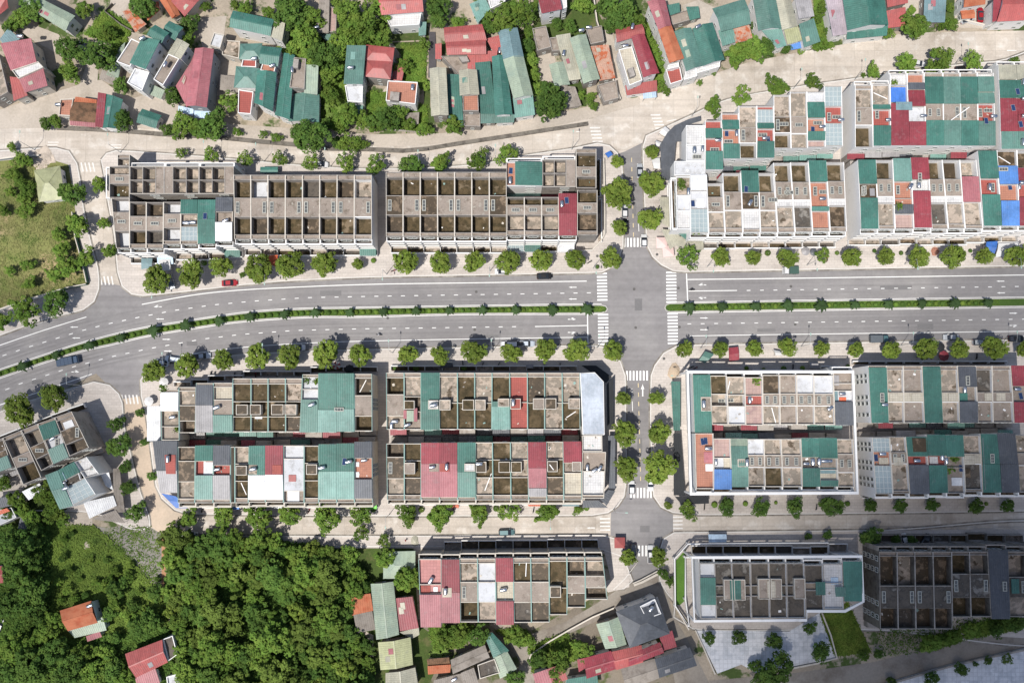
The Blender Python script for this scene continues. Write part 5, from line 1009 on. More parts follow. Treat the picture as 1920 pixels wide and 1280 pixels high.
H('white sheet canopy and deck behind slanted lower terrace',[(z8(190,945,320,883,362,940,232,1005),5,'s','W')],'grey')
H('dark blue grey low roof behind white sheet canopy at left edge',[(z8(-80,1010,150,975,165,1035,-60,1085),5,'s','K')],'grey')
# ------------------------------------------------------------ trees
def leafquad(b,c,n,s,rr):
    n=n.normalized(); x=n.orthogonal().normalized(); y=n.cross(x); a=rr.random()*6.28
    u=(x*math.cos(a)+y*math.sin(a))*s; v=(y*math.cos(a)-x*math.sin(a))*s*0.62
    b.face([c-u*.9-v*.4,c-u*.2-v,c+u,c-u*.2+v])
def crown_mesh(seed,R0=3.4,Hh=2.3,zc=4.3,ncl=46,nl=26,cr=0.95,leaf=0.27,lump=0.22,sparse=0.0):
    rr=random.Random(seed); b=MB()
    ph=[rr.random()*6.28 for _ in range(4)]
    for i in range(ncl):
        while True:
            v=Vector((rr.uniform(-1,1),rr.uniform(-1,1),rr.uniform(-.75,1)))
            if v.length<1 and (v.length>.45 or rr.random()<.25): break
        a=math.atan2(v.y,v.x); k=1+lump*(math.sin(2*a+ph[0])*.5+math.sin(3*a+ph[1])*.45+math.sin(5*a+ph[2])*.35)
        c=Vector((v.x*R0*k*.86,v.y*R0*k*.86,zc+v.z*Hh)); q=cr*rr.uniform(.6,1.2)
        if rr.random()<sparse: continue
        for _ in range(nl):
            d=Vector((rr.gauss(0,1),rr.gauss(0,1),rr.gauss(0.25,.9))).normalized(); p=c+Vector((d.x*q,d.y*q,d.z*q*.75))*rr.uniform(.7,1.05)
            n=(d+Vector((0,0,.8))+Vector((rr.gauss(0,.35),rr.gauss(0,.35),rr.gauss(0,.2))))
            leafquad(b,p,n,leaf*rr.uniform(.7,1.3),rr)
    return b
def trunk_mesh(seed,h=3.6,r=.16,R0=2.2):
    rr=random.Random(seed); b=MB(); b.cyl((0,0,0),(0,0,h*.55),r,r*.8,7); t=(rr.uniform(-.1,.1),rr.uniform(-.1,.1),h*.55)
    for k in range(6):
        a=k*1.05+rr.random()*.5; l=R0*rr.uniform(.6,.95); m=(t[0]+math.cos(a)*l*.5,t[1]+math.sin(a)*l*.5,h*.55+rr.uniform(.6,1.1)); e=(t[0]+math.cos(a)*l,t[1]+math.sin(a)*l,h*.55+rr.uniform(1.4,2.6))
        b.cyl(t,m,r*.5,r*.35,5); b.cyl(m,e,r*.35,r*.12,4)
    return b
def proto(name,mk_crown,leafm,mk_trunk):
    t=empty(name,(0,0,0)); mk_crown.build('crown',leafm,t); mk_trunk.build('trunk',bark,t); return t
PRO={'s':[proto('street_tree',crown_mesh(i,Hh=2.6,zc=6.6,lump=.10+.03*i,leaf=.235,ncl=120,nl=32,cr=.62),LEAF['street'],trunk_mesh(i,6.4)) for i in range(6)],
 'v':[proto('garden_tree',crown_mesh(20+i,R0=3.6,Hh=2.5,zc=5.6,ncl=85,nl=32,cr=.72,leaf=.26,lump=.45),LEAF['village'],trunk_mesh(20+i,5.4)) for i in range(5)],
 'd':[proto('shade_tree',crown_mesh(40+i,R0=3.6,Hh=2.7,zc=5.6,ncl=95,nl=32,cr=.68,leaf=.25,lump=.35),LEAF['dark'],trunk_mesh(40+i,5.4)) for i in range(5)],
 'n':[proto('young_tree',crown_mesh(60+i,R0=3.3,Hh=1.9,zc=5.4,ncl=60,nl=24,cr=.65,leaf=.26,lump=.4,sparse=.1),LEAF['village'],trunk_mesh(60+i,5,.12,2.6)) for i in range(4)],
 'f':[proto('forest_tree',crown_mesh(80+i,R0=3.5,Hh=2.6,zc=6.0,ncl=80,nl=32,cr=.72,leaf=.28,lump=.5,sparse=.1 if i%2 else 0),LEAF[['village','dark','street','village','wood','village','wood','dark'][i]],trunk_mesh(80+i,6.4)) for i in range(8)]}
def frond_plant(seed,n=12,L=1.5,h=1.6,m=None,w=.16,name='palm'):
    rr=random.Random(seed); b=MB()
    for k in range(n):
        a=k*6.283/n+rr.uniform(-.25,.25); l=L*rr.uniform(.7,1.1); pr=None; seg=4
        for i in range(seg+1):
            t=i/seg; p=Vector((math.cos(a)*l*t,math.sin(a)*l*t,h+.55*l*t-1.0*l*t*t)); s=Vector((-math.sin(a),math.cos(a),0))*w*(1-abs(t-.4)*1.3)*l
            if pr: b.face([pr[0]-pr[1],p-s,p+s,pr[0]+pr[1]])
            pr=(p,s)
    t=MB(); t.cyl((0,0,0),(0,0,h),.1,.07,6); e=empty(name,(0,0,0)); b.build('crown',m,e); t.build('trunk',bark,e); return e
PRO['p']=[frond_plant(i,14+i,1.9,2.8,LEAF['palm'],.24,'ornamental_palm') for i in range(4)]
banana=mat('banana_leaves',(0.11,0.17,0.03),0.7,0.3,0.8,2,rnd=.15,bump=0)
PRO['b']=[frond_plant(30+i,8,2.2,1.8,banana,.17,'banana_plant') for i in range(3)]
def shrub_proto(i):
    rr=random.Random(i+200); b=MB(); e=empty('round_shrub',(0,0,0))
    for _ in range(150):
        d=Vector((rr.gauss(0,1),rr.gauss(0,1),abs(rr.gauss(.3,1)))).normalized(); leafquad(b,Vector((d.x*.55,d.y*.55,.25+d.z*.6)),d,.16,rr)
    b.build('foliage',LEAF['village' if i<2 else 'dark'],e); t=MB(); t.cyl((0,0,0),(0,0,.5),.05,.04,5); t.build('stem',bark,e); return e
PRO['c']=[shrub_proto(i) for i in range(3)]
R0_={'s':3.4,'v':3.6,'d':3.6,'n':3.3,'f':3.5,'p':1.75,'b':2.2,'c':.55}
ZC_={'s':6.6,'v':5.6,'d':5.6,'n':5.4,'f':6.0,'p':2.8,'b':2.0,'c':.5}
tr_rng=random.Random(5)
def plant(kind,px,py,rpx,label,cat='tree',group=None,zb=.0):
    z=min(9,ZC_[kind]*(rpx*.152/R0_[kind])); r=rpx*.152*(1-z/HC)
    sc=r/R0_[kind]*(1.1 if kind in 'svd' else 1.04); zc=ZC_[kind]*sc
    if kind=='s' : szz=max(.75,min(1.1,1/sc**.4))
    else: szz=1
    zc*=szz
    x,y,_=P(px,py,zc+zb)
    t=place(tr_rng.choice(PRO[kind]),(x,y,zb),tr_rng.random()*6.28,(sc,sc*tr_rng.uniform(.93,1.07),sc*szz))
    tag(t,label,cat,group); return t
def size(r,a=16,b=24): return 'small' if r<a else ('large' if r>=b else 'medium')
def treerow(lst,kind,phrase,group,zb=.15):
    for i,q in enumerate(sorted(lst)):
        k=q[3] if len(q)>3 else kind
        plant(k,q[0],q[1],q[2],'%s street tree, %s from left %s'%(size(q[2]),ordn(i),phrase),'tree',group,zb)
treerow([(293,525,26),(356,512,25),(413,500,20),(484,502,27),(543,497,26),(610,494,24),(671,495,11),(760,491,23),(825,492,22),(889,490,20),(953,490,24),(1014,488,22),(1079,486,19),(1145,484,20)],'s','on north pavement left of crossroads','street trees along the avenue')
treerow([(1290,483,23,'n'),(1352,483,18),(1412,483,15),(1478,484,19),(1541,479,15,'n'),(1597,482,18),(1662,480,17),(1724,481,21),(1788,480,23),(1846,480,16),(1908,478,22)],'s','on north pavement right of crossroads','street trees along the avenue')
treerow([(286,696,22),(350,686,23),(418,676,20),(482,669,23),(542,667,22),(610,664,25),(674,665,21),(764,665,19),(826,666,18),(889,659,23),(957,663,19),(1021,656,22),(1082,657,23),(1149,657,20)],'s','on south pavement left of crossroads','street trees along the avenue')
treerow([(1284,654,16),(1351,654,15),(1415,654,16),(1478,650,18),(1540,654,15),(1605,656,15),(1672,656,17),(1737,654,22),(1800,654,18),(1867,652,23),(1922,655,15)],'s','on south pavement right of crossroads','street trees along the avenue')
for i,(x,y,r,l) in enumerate([(1157,303,12,'first tree down left side of cross street'),(1222,284,14,'first tree down right side of cross street'),(1158,365,29,'largest tree on left side of cross street above avenue'),(1222,344,24,'second tree down right side of cross street above avenue'),(1161,426,15,'small tree beside black parked car on cross street'),(1220,410,22,'third tree down right side of cross street above avenue'),
  (1168,747,14,'first small tree on left side of cross street below avenue'),(1231,745,14,'yellowish small tree beside green canopy below avenue'),(1171,811,24,'upper of two big trees left side of lower cross street'),(1236,811,21,'tree between yellowish tree and largest tree, lower cross street'),(1174,877,23,'lower of two big trees left side of lower cross street'),(1237,875,30,'largest tree beside black slatted canopy, lower cross street'),(1253,947,8,'tiny bush on corner pavement by lower junction'),(1178,1046,15,'small tree beside red tent at bottom of cross street'),(1236,1044,17,'tree beside white car at bottom of cross street')]):
    plant('s',x,y,r,l,'tree','street trees along the cross street',.15)
treerow([(353,970,18,'v'),(417,969,22),(484,968,26,'v'),(542,963,22),(611,966,27,'v'),(674,963,24,'n'),(762,963,21,'v'),(827,966,24),(897,964,19),(958,957,22,'n'),(1025,958,22),(1083,957,9)],'v','along lower street left of cross street','street trees along the lower street')
treerow([(1290,957,16,'v'),(1363,950,17),(1427,952,17),(1491,950,16),(1560,948,21),(1632,947,13),(1688,948,13),(1747,946,12),(1831,950,15),(1889,948,13)],'d','along lower street right of cross street','street trees along the lower street')
treerow([(340,287,12),(395,291,15),(458,296,16),(523,296,16),(583,303,17),(648,304,18),(705,308,19),(771,309,21,'d'),(827,305,19,'v'),(895,300,22),(951,289,22)],'n','behind upper terraces on top road','street trees along the top road')
treerow([(1338,200,18),(1391,179,20,'n'),(1456,160,22),(1525,152,17,'n'),(1619,141,5),(1638,132,14),(1699,121,22),(1760,117,27),(1825,113,18),(1903,113,8)],'v','on upper right road beside terraces','street trees along the top road')
treerow([(445,248,9),(493,252,9,'n'),(518,258,10),(22,276,9)],'v','on verge of old lane','verge trees by the old lane',.02)
treerow([(185,346,15),(195,418,12),(205,470,14)],'v','in left side street beside terrace end','street trees along the left street')
treerow([(134,362,25,'d'),(145,422,22),(160,482,18),(105,566,25,'d'),(45,583,28),(-5,600,20)],'v','beside grassy field fence at left','trees beside the grassy field',.1)
treerow([(100,745,26,'s'),(35,768,30,'s'),(218,795,15),(222,835,22),(240,914,14),(255,960,18),(262,774,9),(270,829,8),(285,892,10),(235,875,12)],'d','around slanted terrace and earth covered street','trees around the slanted terrace')
fld=[(22,325,14),(50,350,18),(40,300,17),(45,372,14),(20,360,10),(48,395,15),(115,470,16),(125,500,20),(100,515,14),(52,497,12),(18,508,10),(55,530,13),(35,335,12),(110,440,14),(5,395,12)]
for i,q in enumerate(sorted(fld)): plant('v',*q,'leafy bush, %s from left among loose bushes in the grassy field'%ordn(i),'bush','bushes in the grassy field',.15)
VT=[(62,15,25,'d'),(35,35,20,'v'),(18,50,14,'d'),(158,18,18,'v'),(130,90,28,'d'),(185,105,30,'d'),(130,135,20,'v'),(200,62,16,'v'),(215,95,14,'v'),(225,160,16,'d'),(325,180,18,'d'),(268,12,25,'d'),(228,225,20,'d'),(85,232,12,'d'),(103,228,13,'v'),(340,235,24,'v'),(372,240,20,'v'),(398,236,28,'d'),(315,243,13,'d'),(428,193,22,'n'),(355,45,18,'d'),(352,74,16,'v'),(385,12,10,'v'),(460,15,14,'v'),(440,10,10,'v'),
 (545,20,36,'d'),(585,35,26,'v'),(505,25,14,'v'),(570,75,34,'v'),(548,95,20,'v'),(605,105,30,'d'),(580,115,24,'v'),(620,140,22,'v'),(660,25,34,'v'),(690,55,34,'v'),(650,70,26,'v'),(710,15,24,'v'),(710,78,20,'v'),(632,95,22,'v'),(668,80,18,'d'),(620,180,20,'v'),(650,215,24,'v'),(610,232,12,'d'),(640,235,16,'n'),(722,222,26,'d'),(743,218,20,'v'),(705,235,16,'v'),(758,122,14,'v'),(795,82,12,'n'),(800,160,10,'n'),(742,128,12,'v'),(820,15,24,'d'),(822,38,16,'d'),(860,42,13,'v'),(907,30,16,'d'),(945,38,30,'v'),(915,50,16,'d'),(960,20,22,'v'),(850,235,18,'v'),(797,243,14,'v'),(680,225,16,'v'),(765,232,14,'v'),
 (985,22,24,'v'),(993,58,14,'v'),(992,85,15,'d'),(996,112,14,'v'),(1003,140,13,'v'),(1012,168,16,'v'),(1033,192,34,'d'),(1090,178,9,'v'),(1108,182,10,'v'),(1112,198,10,'v'),(1045,45,13,'d'),(1070,48,13,'d'),(1093,8,20,'v'),(1105,18,8,'v'),(1135,15,18,'d'),(1165,22,36,'d'),(1150,42,20,'d'),(1190,40,24,'v'),(1205,62,15,'v'),(1217,82,14,'v'),(1228,100,14,'v'),(1233,118,13,'v'),(1240,162,12,'n'),(1250,172,9,'v'),(1385,100,24,'v'),(1412,92,24,'v'),(1435,88,20,'d'),(1474,92,10,'d'),(1450,12,9,'d'),(1415,45,8,'d'),(1530,32,14,'v'),(1535,80,17,'v'),(1552,57,8,'d'),(1545,12,14,'v'),(1502,97,7,'n'),(1668,62,13,'n'),(1715,48,28,'v'),(1708,20,9,'v'),(1783,45,14,'v'),(1765,48,10,'v'),(1782,15,9,'v'),(1312,155,6,'v'),(1338,137,6,'v'),
 (585,256,34,'d'),(560,250,18,'d'),(645,268,15,'v'),(665,270,14,'v'),(682,271,10,'v'),(632,266,12,'d')]
def banded(lst,edges):
    out=[]
    for j in range(len(edges)-1):
        for i,q in enumerate(sorted(p for p in lst if edges[j]<=p[1]<edges[j+1])): out.append((q,j,i))
    return out
VB=['top edge','second','third','fourth','lane side']
for (x,y,r,k),j,i in banded(VT,[-99,30,70,120,190,999]):
    col={'d':'dark green','v':'bright green','n':'sparse'}[k]; cell_='%s'%(['far left','left','centre left','centre','centre right','right','far right'][min(6,int(max(0,x)/275))])
    near='top edge' if y<40 else ('old lane' if y>185 else 'village houses')
    plant(k,x,y,r,'%s %s tree, %s from left in %s band of north village trees'%(size(r,14,24),col,ordn(i),VB[j]),'tree','garden trees in the village above the top road',.02)
BL=['banana plant, %s of the clump beside wide pale green front roof'%ordn(i) for i in range(12)]
for x,y,r in ((613,200,14),(625,192,12),(638,205,13),(618,215,12),(633,218,12),(645,195,11),(650,210,11),(610,188,10),(160,155,0),(1210,150,0)): 
    if r: plant('b',x,y,r,'banana plant near %d percent'%x if 0 else BL.pop(0),'banana plant','banana plants beside the old lane',.02)
BL=['banana plant, %s of clump south of half red roofed terrace'%ordn(i) for i in range(6)]
for x,y,r in ((823,1232,15),(835,1222,12),(815,1225,12),(847,1238,9)): plant('b',x,y,r,BL.pop(0),'banana plant','banana plants near the bottom lane',.02)
BT=[(20,1030,40,'d'),(62,1010,24,'d'),(28,1075,26,'d'),(60,1055,20,'d'),(20,1130,30,'d'),(60,1110,30,'d'),(62,1145,22,'d'),(100,1165,18,'v'),(85,1185,22,'v'),(45,1170,18,'d'),(20,1215,28,'v'),(55,1210,22,'v'),(100,1225,28,'d'),(60,1250,34,'d'),(20,1265,28,'d'),(130,1260,30,'d'),(175,1265,26,'v'),(160,1225,20,'v'),(210,1255,24,'d'),(235,1270,20,'v'),(200,1225,18,'v'),(205,1150,14,'d'),(215,1130,13,'v'),(262,1175,22,'d'),(285,1165,20,'d'),(245,1158,14,'v'),(215,1195,13,'d'),(128,1105,10,'n'),(215,1105,16,'d'),(195,1098,12,'v'),(290,1110,14,'d'),(42,955,14,'v'),(100,950,22,'v'),(60,975,18,'v'),(118,975,14,'v'),(20,960,14,'d')]
for (x,y,r,k),j,i in banded(BT,[-9,1000,1100,1160,1210,1240,9999]): plant(k,x,y,r,'%s tree, %s from left in %s band of bottom left grove'%({'d':'dark green','v':'bright green','n':'sparse'}[k],ordn(i),ordn(j)),'tree','trees of the grove around the meadow',.02)
for x,y,r,k,l in [(765,1085,27,'v','bright tree overlapping sage pavilion near bottom terrace'),(722,1046,20,'v','tree between sage pavilion and street at forest edge'),(658,1040,18,'n','lone sparse tree on verge below lower street'),(680,1000,16,'n','pale sparse tree overlapping the lower street edge'),(720,1015,14,'n','thin tree at verge north of sage pavilion'),
  (898,1192,20,'d','dark tree behind green corner sheds'),(860,1190,22,'v','bright overgrown bush south of half red terrace'),(828,1195,20,'v','leafy bush at left of overgrown plot'),(965,1190,20,'v','bush on triangular verge beside lane fork'),(990,1200,14,'v','small bush at tip of triangular verge'),(1045,1245,24,'v','bush in overgrown garden above red roofs'),(1010,1235,18,'d','dark bush at west corner of overgrown garden'),(1100,1225,16,'v','bush beside blue tarpaulin in overgrown garden'),(965,1270,18,'d','dark bush at bottom edge beside lane'),(1085,1210,14,'v','leafy shrub by small junk yard'),
  (1330,1196,12,'d','first trimmed tree from left in stone plaza'),(1386,1194,14,'d','second trimmed tree from left in stone plaza'),(1453,1201,16,'d','third trimmed tree from left in stone plaza'),(1519,1177,12,'d','upper right trimmed tree in stone plaza'),(1540,1222,19,'d','lower right broad tree in stone plaza'),(1455,1255,32,'d','largest dark tree at bottom of stone plaza'),(1425,1272,16,'d','dark bush at bottom edge left of largest plaza tree'),(1415,1247,12,'d','hedge clump left of largest plaza tree'),
  (1747,1205,20,'v','bush on verge below unfinished dark terrace'),(1785,1195,14,'v','smaller bush right of verge bush below dark terrace'),(1820,1180,14,'n','sparse plant between dark terrace and plaza road'),(1870,1180,15,'d','low dark bush beneath charcoal roof of dark terrace'),(1905,1165,20,'d','dark bush at right edge under dark terrace'),(1648,1225,10,'d','small dark bush at corner of grass plot'),(1620,1230,10,'v','hedge at lower end of grass plot'),
  (1747,1272,14,'d','lower left square planter tree in bottom right plaza'),(1803,1254,13,'d','middle planter tree in bottom right plaza'),(1829,1244,5,'d','tiny shrub in bottom right plaza'),(1853,1238,8,'d','small planter tree near top of bottom right plaza'),(1890,1235,11,'n','pale sparse shrub in bottom right plaza'),(1672,1279,10,'d','planter tree cut by bottom picture edge'),
  (1622,1008,12,'d','dark bush at left corner before dark terrace'),(1636,1006,18,'d','brownish bare tree before dark terrace'),(1552,1003,9,'d','reddish shrub beside pavement, bottom right'),(1516,1005,7,'d','small shrub on pavement north of white bottom terrace'),(1710,1012,9,'d','shrub beside white parked car bottom right'),(1680,1012,9,'d','shrub left of white parked car bottom right'),(1244,1076,11,'d','dark bushes beside steps at end of cross street'),(1256,1090,9,'v','bush at lane corner below cross street'),
  (455,455+60,6,'v','tiny potted plant before far left terrace')]:
    plant(k,x,y,r,l,'tree' if 'tree' in l else 'bush',None,.05)
# forest
rf=random.Random(11); pts=[]
def inpoly(x,y,poly):
    c=False; n=len(poly)
    for i in range(n):
        x1,y1=poly[i];x2,y2=poly[(i+1)%n]
        if (y1>y)!=(y2>y) and x<(x2-x1)*(y-y1)/(y2-y1)+x1: c=not c
    return c
FOR=[(318,1005),(350,1000),(420,1008),(500,1012),(560,1018),(640,1030),(680,1060),(700,1095),(660,1110),(662,1160),(690,1200),(700,1300),(640,1310),(350,1310),(330,1180),(312,1120)]
for _ in range(6000):
    x,y=rf.uniform(305,705),rf.uniform(998,1310)
    if not inpoly(x,y,FOR): continue
    r=rf.choice([rf.uniform(13,22),rf.uniform(22,40)])
    if all((x-a)**2+(y-c)**2>(0.62*(r+q))**2 for a,c,q in pts): pts.append((x,y,r))
gaps=[(420,1108,20),(520,1115,18),(450,1200,26),(600,1195,30),(575,1122,22),(380,1105,16),(560,1210,20),(470,1180,16)]
pts=[p for p in pts if all((p[0]-g[0])**2+(p[1]-g[1])**2>(g[2]*.9)**2 for g in gaps)]
for (x,y,r),j,i in banded(pts,[-9,1035,1070,1105,1140,1175,1210,1245,9999]):
    pos=('left' if x<430 else 'right' if x>570 else 'middle'); v=('upper' if y<1090 else 'lower' if y>1200 else 'central')
    plant('f',x,y,r,'leafy crown in dense wood, %s from left in %s band from its top'%(ordn(i),ordn(j)),'tree','crowns of the dense wood at the bottom',.02)
# median planting
def ymid(x,N_,S_): return (yat(N_,x)+yat(S_,x))/2
mt1=[]; x=28
for x in [-30,40,103,164,224,286,347,410,468,532,590,655,718,780,842,904,967,1036,1101]: mt1.append((x,ymid(x,MN1,MS1)))
mt2=[(x,ymid(x,MN2,MS2)) for x in (1293,1355,1418,1479,1542,1604,1668,1730,1793,1855)]
for i,(x,y) in enumerate(mt1): plant('p',x,y,9+tr_rng.random()*4,'small dark ornamental tree in median, %s from left edge of picture'%ordn(i),'tree','ornamental trees in the avenue median',.24)
for i,(x,y) in enumerate(mt2): plant('p',x,y,9+tr_rng.random()*4,'small dark ornamental tree in median, %s right of crossroads'%ordn(i),'tree','ornamental trees in the avenue median',.24)
for mt,N_,S_ in ((mt1,MN1,MS1),(mt2,MN2,MS2)):
    for mi_,((xa,_),(xb,_)) in enumerate(zip(mt,mt[1:])):
        for k in range(1,5):
            x=xa+(xb-xa)*k/5; plant('c',x,ymid(x,N_,S_)+tr_rng.uniform(-.5,.5),3.9+tr_rng.random()*.9,'%s round clipped shrub after %s small dark tree, median %s of crossroads'%(ordn(k-1),ordn(mi_),'left' if mt is mt1 else 'right'),'shrub','clipped round shrubs in the median',.24)
SC=[(120,1010,7),(135,1000,6),(170,1050,6),(200,1050,7),(215,1070,9),(240,1080,10),(228,1095,12),(180,1090,7),(150,1085,6),(130,1070,8),(118,1045,9),(160,1115,7),(250,1135,11),(270,1150,12),(245,1060,7),(205,1085,8),(140,1120,9),(115,1125,8),(296,1085,6),(262,1108,7),(85,1110,11),(110,1090,9)]
for i,(x,y,r) in enumerate(sorted(SC)): plant('vd'[i%3==0],x,y,r,'low scrub bush in bottom left meadow, %s from left of the scrub'%ordn(i),'bush','scrub bushes in the bottom left meadow',.02)
for x,y,r,l in ((30,935,18,'tree behind dark low roof at left edge'),(82,925,20,'bright tree between white canopy and slanted terrace'),(105,962,16,'tree beside small dark hut near left terrace'),(8,905,14,'tree at left edge below slanted upper terrace')): plant('v',x,y,r,l,'tree',None,.1)
POT=[(1400,690),(1432,692),(1470,691),(1505,690),(1560,690),(1590,686),(1340,946),(1366,948),(1398,944),(1440,946),(1455,942),(1540,946),(1590,944),(1640,944),(1700,946),(1760,946),(1850,944),(1268,820),(1270,850),(1272,880),(870,690),(780,690),(740,690),(600,690),(540,690),(700,955),(790,955),(930,953),(1100,952),(460,955),(1120,500),(700,488),(740,478),(1310,470),(1440,474),(1570,474),(1640,470),(1690,474),(1820,470),(1880,470),(480,500),(382,492)]
for i,(x,y) in enumerate(sorted(POT)): plant('c',x,y,3.2+tr_rng.random()*2.5,'small potted plant on pavement before the terraces, %s from left of all pots'%ordn(i),'potted plant','potted plants on the pavements',.15)
for k in PRO:
    for p in PRO[k]: drop(p)
# undergrowth as stuff
def scatter(name,polys,dens,leafm,s=(.15,.4),h=(.1,.8),label='dense low undergrowth covering the ground between garden trees',cat='undergrowth',seed=3):
    rr=random.Random(seed); b=MB()
    for poly,zb in polys:
        xs=[p[0] for p in poly]; ys=[p[1] for p in poly]; n=int((max(xs)-min(xs))*(max(ys)-min(ys))*dens)
        for _ in range(n):
            x,y=rr.uniform(min(xs),max(xs)),rr.uniform(min(ys),max(ys))
            if not inpoly(x,y,poly): continue
            c=Vector(P(x,y,zb)); kk=rr.randint(2,4)
            for _ in range(kk):
                leafquad(b,c+Vector((rr.gauss(0,.35),rr.gauss(0,.35),rr.uniform(*h))),Vector((rr.gauss(0,.5),rr.gauss(0,.5),1)),rr.uniform(*s),rr)
    o=b.build(name,leafm); tag(o,label,cat,None,'stuff')
G1=[(730,45),(800,45),(805,75),(735,78)]
scatter('undergrowth',[([(690,175),(730,175),(800,200),(800,245),(690,240)],.06),([(970,150),(1005,160),(1010,200),(1000,60),(985,60)],.06),([(160,65),(200,20),(250,50),(230,95),(190,75)],.06),([(480,150),(560,40),(740,40),(640,250),(600,230)],.06),([(1180,10),(1230,60),(1250,150),(1230,165),(1200,90)],.06),([(1525,0),(1550,0),(1560,90),(1530,95)],.06),([(755,85),(800,85),(795,165),(755,165)],.06)],.55,LEAF['village'],label='dense low undergrowth covering plots between the village houses')
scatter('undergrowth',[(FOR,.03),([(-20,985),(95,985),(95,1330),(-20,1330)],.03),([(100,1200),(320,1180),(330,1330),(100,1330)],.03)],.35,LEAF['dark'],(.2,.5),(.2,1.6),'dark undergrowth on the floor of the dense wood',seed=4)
scatter('undergrowth',[([(805,1175),(890,1170),(870,1210),(815,1215)],.06),([(990,1215),(1060,1185),(1090,1230),(1000,1260)],.06),([(930,1180),(985,1180),(1005,1205),(975,1210)],.06),([(1800,1172),(1900,1155),(1920,1175),(1810,1195)],.16),([(1735,1195),(1800,1180),(1800,1200),(1740,1220)],.16)],.5,LEAF['village'],(.15,.4),(.1,1.0),'wild green undergrowth in plots beside the bottom lanes',seed=5)
scatter('tall_grass',[([(95,985),(175,985),(230,1030),(300,1110),(318,1180),(250,1200),(200,1180),(95,1150)],.02)],.35,mat('meadow_blades',(0.12,0.18,0.03),.9,.4,.2,2,col2=(0.07,0.12,0.02),bump=0),(.15,.38),(.05,.6),'tall wild grass covering the bottom left meadow','grass',6)
scatter('tall_grass',[([(-30,310),(128,312),(148,447),(166,530),(53,560),(-30,590)],.2)],.10,mat('field_blades',(0.19,0.19,0.07),.9,.4,.2,2,col2=(0.09,0.13,0.03),bump=0),(.12,.3),(.02,.3),'patchy grass tufts of the field behind the white wall','grass',7)
scatter('lawn_grass',[([(1539,1151),(1589,1130),(1632,1221),(1567,1228)],.19)],.5,LEAF['street'],(.12,.3),(.02,.3),'bright green grass on the plot between terrace and plaza','grass',8)
scatter('weeds',[([(172,1000),(230,1030),(262,1070),(300,1100),(300,1040),(285,990),(240,984)],.03),([(1645,1183),(1800,1160),(1900,1150),(1900,1180),(1700,1225),(1650,1230)],.17)],.09,LEAF['village'],(.12,.3),(.02,.3),'thin weeds growing through gravel and bare soil','weeds',12)
b=MB()
rr=random.Random(9)
for N_,S_,x0,x1 in ((MN1,MS1,-60,1134),(MN2,MS2,1252,1874)):
    x=x0
    while x<x1:
        ya,yb=yat(N_,x),yat(S_,x); y=rr.uniform(ya+2,yb-2); c=Vector(P(x,y,.24)); leafquad(b,c+Vector((0,0,rr.uniform(.03,.2))),Vector((rr.gauss(0,.4),rr.gauss(0,.4),1)),rr.uniform(.1,.25),rr); x+=.28
tag(b.build('median_ground_cover',LEAF['village']),'low ground cover plants filling the avenue median','ground cover',None,'stuff')
# ------------------------------------------------------------ vehicles
def paintm(n,c,met=.2): return mat('paint_'+n,c,.35,.03,spec=.5,met=met,bump=0)
CP={'red':(0.30,0.012,0.02),'black':(0.012,0.012,0.014),'white':(0.62,0.62,0.62),'silver':(0.38,0.40,0.42),'grey':(0.10,0.115,0.13),'teal':(0.07,0.14,0.15),'blue':(0.03,0.06,0.11),'light':(0.45,0.50,0.56),'green':(0.05,0.10,0.08)}
lampm=mat('headlamp_glass',(0.7,0.7,0.68),.15,.02,bump=0); tailm=mat('tail_lamp',(0.35,0.02,0.02),.3,.02,bump=0)
def loft(b,secs,m=0):
    """secs: list of (x,halfwidth_bottom,halfwidth_top,z0,z1)"""
    k=len(b.v); n=8
    for x,wb,wt,z0,z1 in secs:
        zm=z0+(z1-z0)*.55
        for y,z in ((-wb,z0),(-wb*1.02,zm),(-wt,z1-.06),(-wt*.86,z1),(wt*.86,z1),(wt,z1-.06),(wb*1.02,zm),(wb,z0)): b.v.append((x,y,z))
    for i in range(len(secs)-1):
        for j in range(n):
            a=k+i*n+j; c=k+i*n+(j+1)%n; b.f.append((a,a+n,c+n,c)); b.m.append(m)
    b.f.append(tuple(k+j for j in range(n))); b.m.append(m); q=k+(len(secs)-1)*n; b.f.append(tuple(q+n-1-j for j in range(n))); b.m.append(m)
def wheel_parts(root,L,Wd,r=.33,fx=.31,rx=-.30):
    for x in (L*fx,L*rx):
        for s in (-1,1):
            w=MB(); w.cyl((x,s*(Wd/2-.2),r),(x,s*(Wd/2+.01),r),r,r,14); o=w.build('wheel',rubber,root); h=MB(); h.cyl((x,s*(Wd/2+.0),r),(x,s*(Wd/2+.03),r),r*.6,r*.55,8); h.build('rim',galv,o)
